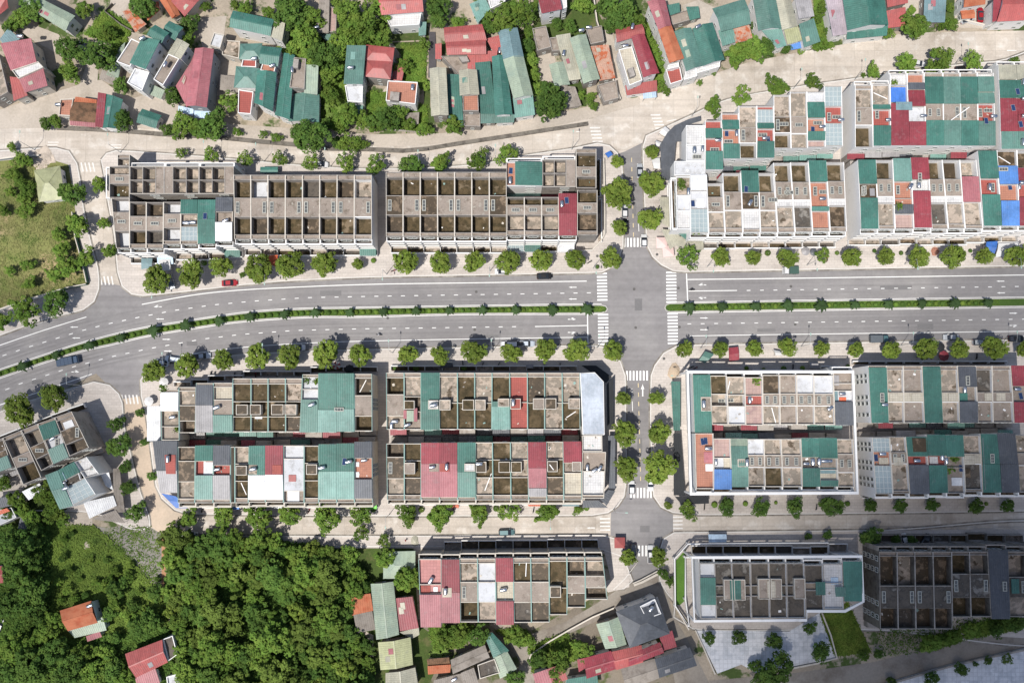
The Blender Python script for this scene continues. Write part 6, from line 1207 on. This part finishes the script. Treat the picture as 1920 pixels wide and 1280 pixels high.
def make_car(kind,col):
    L={'sedan':4.6,'suv':4.6,'pickup':5.2,'van':5.1,'hatch':3.9}[kind]; W=1.82; e=empty('parked_car',(0,0,0)); pm=paintm(col,CP[col]); b=MB(); h=L/2
    hood=.92 if kind!='van' else 1.1; belt=.95 if kind!='van' else 1.15
    loft(b,[(-h,.62,.6,.42,.85),(-h+.1,.82,.76,.3,.95),(-h+.5,.9,.86,.24,belt),(0,.91,.88,.22,belt),(h-1.3,.91,.87,.22,hood+.02),(h-.5,.88,.8,.25,hood-.08),(h-.12,.74,.66,.3,.74),(h,.55,.5,.4,.62)])
    b.build('body',pm,e,smooth=False)
    top={'sedan':1.42,'suv':1.68,'pickup':1.7,'van':1.95,'hatch':1.5}[kind]
    if kind=='sedan': sec=[(-h+.55,.72,.66,.9,.97),(-h+1.25,.80,.62,.9,top-.04),(-.1,.82,.64,.9,top),(.35,.82,.64,.9,top-.04),(1.15,.80,.66,.88,.95)]
    elif kind=='pickup': sec=[(-.75,.80,.66,.9,1.2),(-.65,.82,.64,.9,top-.05),(.1,.82,.64,.9,top),(.65,.82,.64,.9,top-.05),(1.3,.8,.66,.88,1.0)]
    else: sec=[(-h+.12,.80,.66,.9,1.15),(-h+.35,.82,.66,.9,top-.05),(0,.83,.68,.9,top),(h-1.9,.82,.66,.9,top-.05),(h-1.05,.8,.68,.88,1.0)]
    g=MB(); loft(g,sec); g.build('window_glass',darkglass,e)
    r=MB(); x0,x1=(sec[1][0]+.02,sec[3][0]-.02); r.box(x0,x1,-.6,.6,top-.04,top+.015); r.build('roof_panel',pm,e)
    for s in (-1,1):
        q=MB(); q.box(h-.28,h-.1,s*.62-.16,s*.62+.16,.58,.74); q.build('headlight',lampm,e)
        q=MB(); q.box(-h+.0,-h+.12,s*.64-.14,s*.64+.14,.68,.86); q.build('tail_light',tailm,e)
        q=MB(); q.box(.85,1.03,s*.98-.1,s*.98+.1,.92,1.05); q.build('wing_mirror',pm,e)
    if kind=='pickup':
        q=MB(); q.box(-h+.15,-.85,-.72,.72,.955,.975); q.build('cargo_bed',iron,e)
        q=MB()
        for y in (-.8,.74): q.box(-h+.1,-.82,y,y+.06,.9,1.2)
        q.build('bed_rail',pm,e)
    wheel_parts(e,L,W); return e
def make_truck(cab,box,L=6.2,cover=True):
    e=empty('cargo_truck',(0,0,0)); h=L/2; b=MB(); W=2.1
    loft(b,[(h-1.75,.98,.94,.5,1.9),(h-1.5,1.0,.95,.45,2.1),(h-.6,1.0,.93,.45,2.05),(h-.1,.98,.88,.45,1.3),(h,.9,.8,.5,1.0)]); b.build('cab',paintm(cab,CP[cab]),e)
    g=MB(); g.box(h-.62,h-.2,-.85,.85,1.55,1.72); g.box(h-1.4,h-.8,-1.01,1.01,1.3,1.8); g.build('windscreen',darkglass,e)
    c=MB(); c.box(-h,h-1.7,-.5,.5,.55,.8); c.build('chassis',iron,e)
    q=MB(); q.box(-h,h-1.9,-1.05,1.05,.85,1.0)
    for y in (-1.05,.98): q.box(-h,h-1.9,y,y+.07,1.0,1.6)
    q.box(-h,-h+.07,-.98,.98,1.0,1.6); q.box(h-1.97,h-1.9,-.98,.98,1.0,1.9); q.build('cargo_bed',paintm(box,CP[box]),e)
    if cover:
        q=MB()
        for i in range(5): x=-h+.1+i*(L-2.2)/4; q.box(x-.04,x+.04,-1.04,1.04,2.0,2.08)
        q.box(-h+.02,h-1.95,-1.04,1.04,1.95,2.02); q.build('cargo_cover',paintm('cover_'+box,tuple(x*.9 for x in CP[box]),0),e)
    wheel_parts(e,L,2.1,.42,.33,-.28); return e
CARP={}
def car(px,py,ang,kind,col,label,z=.03,sc=1):
    k=(kind,col)
    if k not in CARP: CARP[k]=make_truck(*col) if kind=='truck' else make_car(kind,col)
    o=place(CARP[k],P(px,py,z),R(ang),sc); tag(o,label,'truck' if kind=='truck' else 'car','vehicles on and beside the roads'); return o
car(432,531,3,'sedan','red','red sedan driving on the avenue near far left terrace')
car(1021,518,2,'sedan','black','black sedan stopped at kerb north of avenue near crossroads')
car(321,528,-70,'suv','silver','silver car parked on pavement under tree before far left terrace',.16)
car(304,680,172,'sedan','light','pale car half under first tree on south kerb of avenue')
car(327,674,172,'van','light','pale blue van between first two trees on south kerb')
car(380,668,5,'pickup','light','silver blue pickup right of second tree on south kerb')
car(561,652,3,'hatch','white','white hatchback half under fifth tree on south kerb')
car(955,646,180,'van','white','white van behind tree on south kerb left of crossroads')
car(986,644.6,0,'pickup','light','pale blue pickup just right of the white van')
car(940,509,180,'hatch','white','white hatchback half under tree on north kerb')
car(1480,508,180,'truck',('white','green',4.6),'white cab truck with dark green bed on north kerb')
car(1646,636,0,'truck',('teal','grey',5.6),'dark covered cargo truck parked on south kerb at right')
car(1781,632.5,180,'sedan','silver','silver sedan driving on avenue far right near south kerb')
car(1836,642,0,'suv','silver','silver car parked beside round tree far right south kerb')
car(1903,635,0,'sedan','black','black car at right picture edge on south kerb')
car(132,677,11,'truck',('blue','blue',6.6),'dark blue truck driving on curved avenue at left')
car(1199,322,90,'sedan','silver','silver car parked near top of cross street right side')
car(1171,397,90,'hatch','white','white car under largest tree of upper cross street')
car(1172,426,90,'suv','black','black car beside small tree on upper cross street')
car(1207,452,90,'hatch','white','white car stopped at crosswalk on upper cross street')
car(1184,913,90,'hatch','white','white car at lower crosswalk, left kerb of cross street')
car(1219,905,-90,'sedan','white','white car under largest tree, right kerb of cross street')
car(1187,1033,-90,'suv','grey','dark car at bottom crosswalk beside small tree')
car(1219,1038,90,'pickup','white','white car at bottom crosswalk beside right tree')
car(950,997,2,'suv','teal','dark teal car on lower street above bottom terrace')
car(517,1005,2,'truck',('green','grey',4.4),'grey green small truck at forest edge on lower street')
car(358,1001,-4,'sedan','white','white car half hidden by forest edge on lower street')
car(602,309,-4,'suv','white','white car parked behind open roofed terrace on top road',.16)
car(1836,30,88,'sedan','red','dark red car parked in villa courtyard',.05)
car(1812,38,20,'sedan','silver','silver car under small orange porch of villa',.05)
car(1721,121,-10,'hatch','white','white car between round trees on upper right road',.16)
car(1803,131,5,'suv','black','black car in shade behind far right terrace',.16)
car(1695,1013,-75,'sedan','white','white car parked askew before unfinished dark terrace',.16)
car(1733,1013,55,'sedan','black','black car parked askew before unfinished dark terrace',.16)
car(155,90,88,'sedan','silver','silver car between dark trees in the village lane',.05)
car(4,1173,70,'van','white','white vehicle at left edge inside the grove')
for k in CARP: drop(CARP[k])
# motorbikes and riders
cloth={'white':mat('white_shirt',(.5,.5,.52),.9,.05,bump=0),'dark':mat('dark_clothes',(.03,.03,.04),.9,.05,bump=0),'red':mat('red_shirt',(.4,.05,.05),.9,.05,bump=0),'blue':mat('blue_shirt',(.08,.12,.3),.9,.05,bump=0)}
skin=mat('skin',(.35,.2,.13),.7,.05,bump=0); hairm=mat('black_hair',(.015,.012,.01),.8,.05,bump=0)
def bike(px,py,ang,col,label,z=.03):
    x,y,_=P(px,py,z); e=empty('motorbike',(x,y,z),R(ang)); tag(e,label,'motorbike')
    for dx in (-.62,.62): w=MB(); w.cyl((dx,-.05,.3),(dx,.05,.3),.3,.3,12); w.build('wheel',rubber,e)
    b=MB(); loft(b,[(-.75,.08,.1,.55,.78),(-.3,.14,.15,.4,.8),(.15,.12,.12,.35,.62),(.5,.13,.12,.4,.85),(.68,.08,.08,.6,.98)]); b.build('body',paintm(col,CP[col]),e)
    s=MB(); s.box(-.65,.1,-.13,.13,.78,.86); s.build('seat',rubber,e); h=MB(); h.bar((.5,-.34,1.0),(.5,.34,1.0),.05,.05); h.build('handlebar',iron,e); return e
def person(px,py,ang,shirt,label,pose='stand',z=.03):
    x,y,_=P(px,py,z); e=empty('person',(x,y,z),R(ang)); tag(e,label,'person')
    me=bpy.data.meshes.new('body'); 
    if pose=='ride':
        J=[(-.1,0,.95),(-.08,0,1.2),(-.02,0,1.42),(0,0,1.52),(.04,0,1.66),(0,.19,1.4),(.22,.27,1.2),(.45,.3,1.07),(0,-.19,1.4),(.22,-.27,1.2),(.45,-.3,1.07),(-.08,.12,.92),(.3,.2,.85),(.2,.18,.4),(.33,.18,.36),(-.08,-.12,.92),(.3,-.2,.85),(.2,-.18,.4),(.33,-.18,.36)]
    else:
        J=[(0,0,.95),(0,0,1.2),(0,0,1.42),(0,0,1.52),(.03,0,1.66),(0,.19,1.4),(.02,.27,1.12),(.12,.28,.88),(0,-.19,1.4),(.0,-.27,1.12),(.06,-.28,.88),(0,.1,.9),(.1,.11,.5),(.05,.11,.07),(.2,.11,.04),(0,-.1,.9),(-.05,-.11,.5),(-.18,-.11,.1),(-.06,-.11,.04)]
    E=[(0,1),(1,2),(2,3),(3,4),(2,5),(5,6),(6,7),(2,8),(8,9),(9,10),(0,11),(11,12),(12,13),(13,14),(0,15),(15,16),(16,17),(17,18)]
    rad=[.14,.13,.15,.055,.10,.075,.045,.035,.075,.045,.035,.09,.07,.045,.04,.09,.07,.045,.04]
    me.from_pydata(J,E,[]); o=bpy.data.objects.new('body',me); C.objects.link(o); o.parent=e; me.skin_vertices.new() if hasattr(me.skin_vertices,'new') else None
    o.modifiers.new('skin','SKIN'); 
    sv=me.skin_vertices[0].data if len(me.skin_vertices) else None
    if sv:
        for i,r in enumerate(rad): sv[i].radius=(r,r)
        sv[0].use_root=True
    me.materials.append(cloth[shirt])
    hm=MB(); hx,hy,hz=J[4]
    for (r0,z0),(r1,z1_) in zip([(.02,-.12),(.085,-.05),(.10,.03)],[(.085,-.05),(.10,.03),(.02,.12)]): hm.cyl((hx,hy,hz+z0),(hx,hy,hz+z1_),r0,r1,8)
    hm.build('hair',hairm,e); return e
person_ok=True
bike(711,627.5,175,'black','black motorbike ridden along avenue left of crossroads'); person(711,627.5,175,'white','person in white shirt riding motorbike left of crossroads','ride')
bike(1297,543.5,180,'black','black motorbike waiting at stop line right of crossroads'); person(1297,543.5,180,'dark','person in dark clothes riding motorbike at stop line','ride')
bike(738,508,20,'red','red motorbike parked at north kerb beside tree',.16)
for i,(x,y,a,c) in enumerate([(396,701,80,'black'),(403,702,85,'grey'),(441,703,90,'black'),(455,700,80,'blue'),(466,497,60,'black'),(868,682,100,'black'),(935,683,60,'grey'),(1296,688,20,'black'),(1303,690,30,'red'),(660,690,70,'grey'),(1486,688,85,'black'),(480,702,88,'red'),(520,700,80,'black'),(760,686,85,'blue'),(905,684,75,'black'),(1020,686,85,'grey'),(1050,685,90,'black'),(1105,470+22,30,'black'),(1345,478,60,'blue'),(1425,472,70,'black'),(1550,486,80,'red'),(1700,470,60,'grey'),(380,955,80,'black'),(580,956,70,'red'),(850,955,85,'black'),(1000,956,80,'blue'),(1320,950,85,'black'),(1530,950,80,'grey'),(1720,665,70,'black'),(1830,668,80,'black')]):
    bike(x,y,a,c,'%s motorbike, %s of those parked in front of terraces'%({'black':'black','grey':'grey','blue':'blue','red':'red'}[c],ordn(i)),.16)
person(975,1213,60,'dark','person walking at the fork of the bottom lane')
person(761,1012,30,'red','person in red top on pavement west of bottom terrace','stand',.16)
person(754,683,200,'dark','person standing by alley mouth below the avenue','stand',.16)
person(1147,650,10,'blue','person standing at kerb beside crosswalk southwest of crossroads','stand',.16)
# ------------------------------------------------------------ street lamps
def make_lamp(h=9.0,arm=2.4,double=False):
    e=empty('street_lamp',(0,0,0)); b=MB(); b.cyl((0,0,0),(0,0,h),.10,.055,8); b.build('pole',galv,e)
    q=MB(); q.cyl((0,0,0),(0,0,.6),.17,.15,8); q.build('pole_base',galv,e)
    a=MB(); a.cyl((0,0,h-.15),(0,arm*.5,h+.35),.045,.04,6); a.cyl((0,arm*.5,h+.35),(0,arm,h+.5),.04,.035,6); a.build('arm',galv,e)
    l=MB(); loft(l,[(arm-.1,.08,.07,h+.4,h+.55),(arm+.2,.17,.15,h+.4,h+.58),(arm+.6,.15,.12,h+.42,h+.56),(arm+.75,.06,.05,h+.44,h+.52)]); l.v=[(-y,x,z) for x,y,z in l.v]; l.build('lamp_head',mat('lamp_head_paint',(.30,.42,.36),.5,.05,bump=0),e); return e
LP=make_lamp(); 
def lamps(lst,rz,phrase):
    for i,(x,y) in enumerate(sorted(lst)):
        o=place(LP,P(x,y,.15),rz+R(tr_rng.uniform(-3,3))); tag(o,'tall street lamp with curved arm, %s from left %s'%(ordn(i),phrase),'street lamp','street lamps')
lamps([(506,668),(736,661),(922,660),(325,684)],0,'on south kerb left of crossroads'); lamps([(1119,652)],0,'at southwest corner of crossroads')
lamps([(1313,652.5),(1502,649),(1689,647),(1878,645)],0,'on south kerb right of crossroads')
lamps([(306,547),(510,523),(725,514),(919,508),(1112,503)],math.pi,'on north kerb left of crossroads')
lamps([(1326,500),(1513,497),(1696,495),(1885,493)],math.pi,'on north kerb right of crossroads')
lamps([(65,281),(226,286),(400,299),(495,303),(620,312),(790,316),(930,306),(1072,280)],0,'on top road pavement left of crossroads')
lamps([(1297,218),(1487,167),(1602,150),(1790,121)],0,'on upper right road pavement')
lamps([(1268,706)],math.pi/2,'at corner southeast of crossroads'); lamps([(730,964),(1030,966)],math.pi,'on lower street pavement'); lamps([(1150,955)],-math.pi/2,'at lower junction corner')
lamps([(150,722)],0,'on pavement beside slanted terrace')
drop(LP)
# ------------------------------------------------------------ parasols, tents, stalls
def parasol(px,py,r,m,label,z=.15,n=8,h=2.4,ang=0,m2=None):
    x,y,_=P(px,py,h); e=empty('parasol',(x,y,z),R(ang)); tag(e,label,'parasol'); b=MB(); R_=r*.152
    for i in range(n):
        a,c=2*math.pi*i/n,2*math.pi*(i+1)/n
        b.face([(0,0,h+R_*.28),(R_*math.cos(a),R_*math.sin(a),h-.15),(R_*math.cos(c),R_*math.sin(c),h-.15)],(i%2) if m2 else 0)
        b.face([(R_*math.cos(a),R_*math.sin(a),h-.15),(R_*math.cos(a),R_*math.sin(a),h-.35),(R_*math.cos(c),R_*math.sin(c),h-.35),(R_*math.cos(c),R_*math.sin(c),h-.15)],(i%2) if m2 else 0)
    b.build('canopy',[m,m2] if m2 else m,e); p=MB(); p.cyl((0,0,0),(0,0,h+.2),.03,.03,6); p.build('pole',galv,e); q=MB(); q.cyl((0,0,0),(0,0,.1),.3,.28,10); q.build('base',iron,e)
wc=mat('white_canvas',(.55,.55,.55),.9,.08,bump=0); pk=mat('pale_pink_canvas',(.62,.47,.44),.9,.08,bump=0)
parasol(307,716,9,wc,'white parasol at corner of upper far left terrace below avenue'); parasol(279,752,9,wc,'white parasol beside white sheet annex'); 
parasol(631,685,8,MET['V'],'red and white striped parasol under tree below avenue',m2=wc); parasol(655,692,9,MET['X'],'black parasol right of red and white parasol')
parasol(1511,471,8,MET['Y'],'round grey parasol on north pavement right of crossroads',n=14); parasol(1526,473,7,MET['K'],'dark green parasol beside round grey parasol',n=12)
parasol(1241,455,15,pk,'upper pale pink square parasol at cafe corner',n=4,ang=45,h=2.8); parasol(1253,471,15,pk,'lower pale pink square parasol at cafe corner',n=4,ang=50,h=2.8)
parasol(1764,650,8,MET['X'],'dark parasol between trees far right south pavement',n=8); parasol(1770,667,10,MET['R'],'dark maroon parasol below dark parasol far right',n=8)
parasol(1162,1017,14,MET['V'],'red square tent at lower junction corner',n=4,ang=45,h=2.6)
parasol(548,676,7,MET['T'],'pale teal parasol under tree before upper left terrace'); parasol(1249,265,0.1,wc,'tiny folded white parasol at top corner of cross street') if False else None
def stall(label,px,z,m,wallm=None,name='street_stall',cat='stall',rise=.5):
    c=[Vector(P(x,y,z)) for x,y in px]; cc=sum(c,Vector())/4; loc=(cc.x,cc.y,.15); e=empty(name,loc); tag(e,label,cat)
    b=MB(); r0=(c[0]+c[3])/2+Vector((0,0,rise)); r1=(c[1]+c[2])/2+Vector((0,0,rise)); b.face([c[0],r0,r1,c[1]][::-1]); b.face([c[3],c[2],r1,r0]); b.face([c[0],c[3],r0]); b.face([c[1],r1,c[2]])
    b.build('canopy',m,e,loc)
    for q in c:
        p=MB(); k=q.lerp(cc,.06); p.cyl((k.x,k.y,.15),(k.x,k.y,z),.04,.04,5); p.build('pole',galv,e,loc)
    t=MB(); qs=[q.lerp(cc,.35) for q in c][::-1]; t.hexa([(q.x,q.y,.15) for q in qs],[(q.x,q.y,.95) for q in qs]); t.build('counter',WALL['cream'],e,loc)
stall('teal green tent tilted on south pavement right of crossroads',[(1322,658),(1339,664),(1322,681),(1310,676)],2.6,MET['H'])
stall('brown red tent on south pavement beside teal tent',[(1366,652),(1384,650),(1386,674),(1367,678)],2.6,MET['R'])
stall('blue and white stall on pavement above white bottom terrace',[(1328,1001),(1362,1001),(1362,1016),(1329,1016)],2.5,MET['P'])
stall('small blue kiosk roof on corner pavement of top road',[(1134,288),(1143,283),(1149,290),(1140,296)],2.4,MET['Z'])
stall('white box stall under tree right of brown red tent',[(1451,656),(1462,658),(1466,666),(1454,666)],2.3,wc)
stall('white tent at corner above charcoal canopy',[(1247,237),(1258,246),(1247,256),(1236,249)],3,wc); stall('white tent left of charcoal canopy by cross street',[(1221,297),(1237,296),(1238,317),(1226,316)],3,wc)
stall('white awning tents row upper corner of cross street',[(1229,263),(1243,268),(1235,276),(1230,272)],2.8,wc)
stall('green container shed with blue cover behind open roofed terrace',[(488,313),(521,313),(521,325),(488,325)],2.8,MET['G'],rise=.15)
stall('orange red tarpaulin between trees before open roofed terrace',[(495,479),(521,478),(519,500),(504,495)],3,MET['J'])
stall('blue tarpaulin awning before far right terrace above avenue',[(1850,453),(1871,452),(1864,478),(1845,470)],3,MET['Z'])
stall('long white sheet awning at right edge above avenue',[(1872,456),(1910,455),(1910,480),(1866,482)],3,wc)
stall('white shade sheets at corner of far left terrace above avenue',[(298,484),(320,482),(320,507),(300,507)],3.2,wc); stall('blue glass shade roof at corner of far left terrace',[(265,484),(286,484),(284,502),(265,505)],3.2,MET['A'],rise=.1)
stall('bright blue shade sheet at curved corner below far left terrace',[(302,924),(330,930),(352,952),(330,952)],2.8,MET['Z'],rise=.1)
stall('small grey kiosk roof before white terrace below avenue',[(1518,679),(1534,679),(1535,690),(1519,690)],2.4,MET['Y'],rise=.2)
stall('pale grey box roof before terrace left of crossroads',[(986,683),(1000,683),(1000,690),(987,690)],2.4,MET['Y'],rise=.1)
stall('orange patio tent corner on lower pavement left of crossroads',[(837,941),(860,941),(860,952),(835,950)],2.8,MET['J'],rise=.2)
stall('dark tent in shade before terrace below avenue',[(825,676),(848,678),(850,688),(826,690)],2.6,MET['K'],rise=.3)
stall('orange market canopy before terrace, lower street centre',[(987,938),(1025,939),(1020,949),(990,947)],2.8,MET['J'],rise=.2)
stall('blue canopy before lower far left terrace, facing lower street',[(410,946),(444,946),(444,955),(410,955)],2.8,MET['Z'],rise=.1)
# sand pile, basket boat
def pile(label,px,py,r,h,m,name='sand_pile',cat='pile'):
    x,y,_=P(px,py,.15); b=MB(); n=14; rr=random.Random(int(px)); ring=[]
    for j,(q,z) in enumerate(((1,0),(.7,.45),(.35,.85),(.05,1))):
        for i in range(n): a=2*math.pi*i/n; k=q*(1+rr.uniform(-.18,.18)); b.v.append((x+r*k*math.cos(a),y+r*k*1.2*math.sin(a),.15+h*z))
    for j in range(3):
        for i in range(n): a,c=j*n+i,j*n+(i+1)%n; b.f.append((a,c,c+n,a+n)); b.m.append(0)
    b.f.append(tuple(3*n+i for i in range(n))); b.m.append(0); o=b.build(name,m,None,(x,y,.15)); tag(o,label,cat)
sand=mat('sand',(.42,.33,.24),.95,.2); pile('heap of brown sand beside white terrace corner below avenue',1264,696,1.9,.9,sand); pile('rubble heap on pavement by pale canopy of pavilion field',80,298,3.0,.7,rubble,'rubble_heap')
pile('round woven basket boat on pavement west of bottom terrace',778,1014,1.2,.5,MET['B'],'basket_boat','boat'); pile('heap of orange bricks on pavement far right above avenue',1753,471,1.2,.6,FLO['t'],'brick_heap'); pile('pile of pale stones in bottom left meadow',163,1022,1.2,.5,rubble,'stone_pile')
# walls and fences
def wall_thing(label,px,h,t,m,name='boundary_wall',cat='wall',zb=.0):
    p=wpath(px,0,6) if len(px)>2 else [P(x,y,0)[:2] for x,y in px]; c=p[0]; e=empty(name,(*c,zb)); tag(e,label,cat); b=MB(); ribbon(b,p,t,zb,h,0); b.build('wall_panel',m,e,(*c,zb)); q=MB(); ribbon(q,p,t+.12,h,h+.1,0); q.build('coping',WALL['dark'] if m==WALL['dark'] else WALL['cream'] if m!=WALL['cream'] else WALL['grey'],e,(*c,zb))
wall_thing('low retaining wall between old lane and top road',[(107,241),(220,246),(305,253),(400,258),(480,266),(560,273),(620,280),(687,281),(755,284),(800,280),(855,271),(960,255),(1030,244),(1102,233)],.7,1.0,WALL['dark'],'retaining_wall')
wall_thing('white wall along south edge of grassy field',[(-60,606),(0,583),(53,564),(90,553)],1.9,.3,WALL['white']); wall_thing('green sheet fence at southeast corner of grassy field',[(92,552),(129,541),(166,534)],2.0,.15,MET['G'],'sheet_fence','fence'); wall_thing('green fence at east edge of grassy field',[(167,531),(158,490),(146,448),(140,400)],2.0,.12,MET['G'],'sheet_fence','fence')
wall_thing('pale wall along north edge of grassy field',[(-60,303),(0,301),(40,296),(78,294)],1.7,.3,WALL['blueg'])
wall_thing('yard wall east of cross street end, leading to lane',[(1264,1060),(1262,1130),(1290,1178)],1.5,.25,WALL['grey']); wall_thing('low wall on west side of stone plaza',[(1303,1180),(1318,1212),(1340,1262)],.7,.25,WALL['white']); wall_thing('low wall below stone plaza, right side',[(1480,1252),(1530,1242),(1568,1232),(1540,1148)],.7,.3,WALL['white'])
wall_thing('low wall at north edge of bottom right plaza',[(1640,1288),(1780,1247),(1920,1216),(1990,1200)],.9,.4,WALL['cream']); wall_thing('garden wall along bottom lane beside overgrown garden',[(990,1240),(995,1225),(1030,1200),(1110,1155),(1150,1138)],1.2,.25,WALL['grey'])
wall_thing('white yard wall around open roofed terrace corner at cross street',[(1131,300),(1133,440),(1125,455),(1110,470),(1080,472)],1.8,.25,WALL['white']); wall_thing('metal railing across bottom end of cross street',[(1186,1092),(1200,1086),(1232,1069)],1.0,.2,galv,'railing','railing')
wall_thing('steps with railing at bottom end of cross street',[(1188,1096),(1204,1090),(1233,1075)],.5,.5,WALL['grey'],'steps','steps')
wall_thing('long yard wall beside narrow alley and cement roofs',[(1111,-10),(1118,45),(1128,75),(1140,130),(1152,165),(1162,190)],2.2,.25,WALL['grey'])
wall_thing('dark brick wall of overgrown yard near village lane',[(214,10),(200,25),(230,50),(252,62)],1.6,.2,WALL['dark']); wall_thing('wall of villa courtyard on upper right road',[(1790,48),(1800,40),(1850,52),(1852,46)],1.4,.3,WALL['white'])
wall_thing('wall along south side of wide vegetable plot',[(672,238),(735,245),(790,250)],1.0,.2,WALL['cream'])
def covered(label,px,z,m,name,cat):
    c=[P(x,y,z)[:2] for x,y in px]; b=MB(); b.poly(c,0.02,z); x,y=c[0]; o=b.build(name,m,None,(x,y,.02)); tag(o,label,cat)
covered('dark covered canal strip beside wide red gabled roofs',[(805,60),(816,60),(818,100),(817,145),(803,145)],.5,mat('dark_cover',(.07,.065,.07),.9,.3),'covered_canal','canal cover')
# ------------------------------------------------------------ cloud above the bottom right, its shade falls on the ground
cv=bpy.data.materials.new('cloud_vapour'); cv.use_nodes=True; nn=cv.node_tree.nodes; nn.remove(nn['Principled BSDF']); pv=nn.new('ShaderNodeVolumePrincipled'); pv.inputs['Density'].default_value=.026; pv.inputs['Color'].default_value=(1,1,1,1)
cv.node_tree.links.new(pv.outputs[0],nn['Material Output'].inputs['Volume'])
ALT=620; off=ALT/math.tan(SEL); ce=empty('cloud',(0,0,ALT)); ce['kind']='structure'
for i,(px,py,rx,ry,rz) in enumerate(((1960,1200,116,78,20),(1980,1190,88,58,22),(1950,1180,66,42,18),(1500,1250,40,26,8),(2060,900,72,78,12),(-80,880,60,60,8))):
    g=P(px,py,0); c=Vector((g[0]+SAZ[0]*off,g[1]+SAZ[1]*off,0)); b=MB(); nu,nv=28,14; rr=random.Random(i)
    b.v.append((c.x,c.y,-rz))
    for j in range(1,nv):
        t=-math.pi/2+math.pi*j/nv
        for k in range(nu): a=2*math.pi*k/nu; q=1+.05*math.sin(3*a+i)+.04*math.sin(5*a+2*i); b.v.append((c.x+rx*q*math.cos(t)*math.cos(a),c.y+ry*q*math.cos(t)*math.sin(a),rz*math.sin(t)))
    b.v.append((c.x,c.y,rz)); last=len(b.v)-1
    for k in range(nu): b.f.append((0,1+(k+1)%nu,1+k)); b.m.append(0); b.f.append((last,1+(nv-2)*nu+k,1+(nv-2)*nu+(k+1)%nu)); b.m.append(0)
    for j in range(nv-2):
        for k in range(nu): a,c2=1+j*nu+k,1+j*nu+(k+1)%nu; b.f.append((a,c2,c2+nu,a+nu)); b.m.append(0)
    o=b.build('cloud_puff',cv,ce); o['kind']='structure'
drop(TANK)
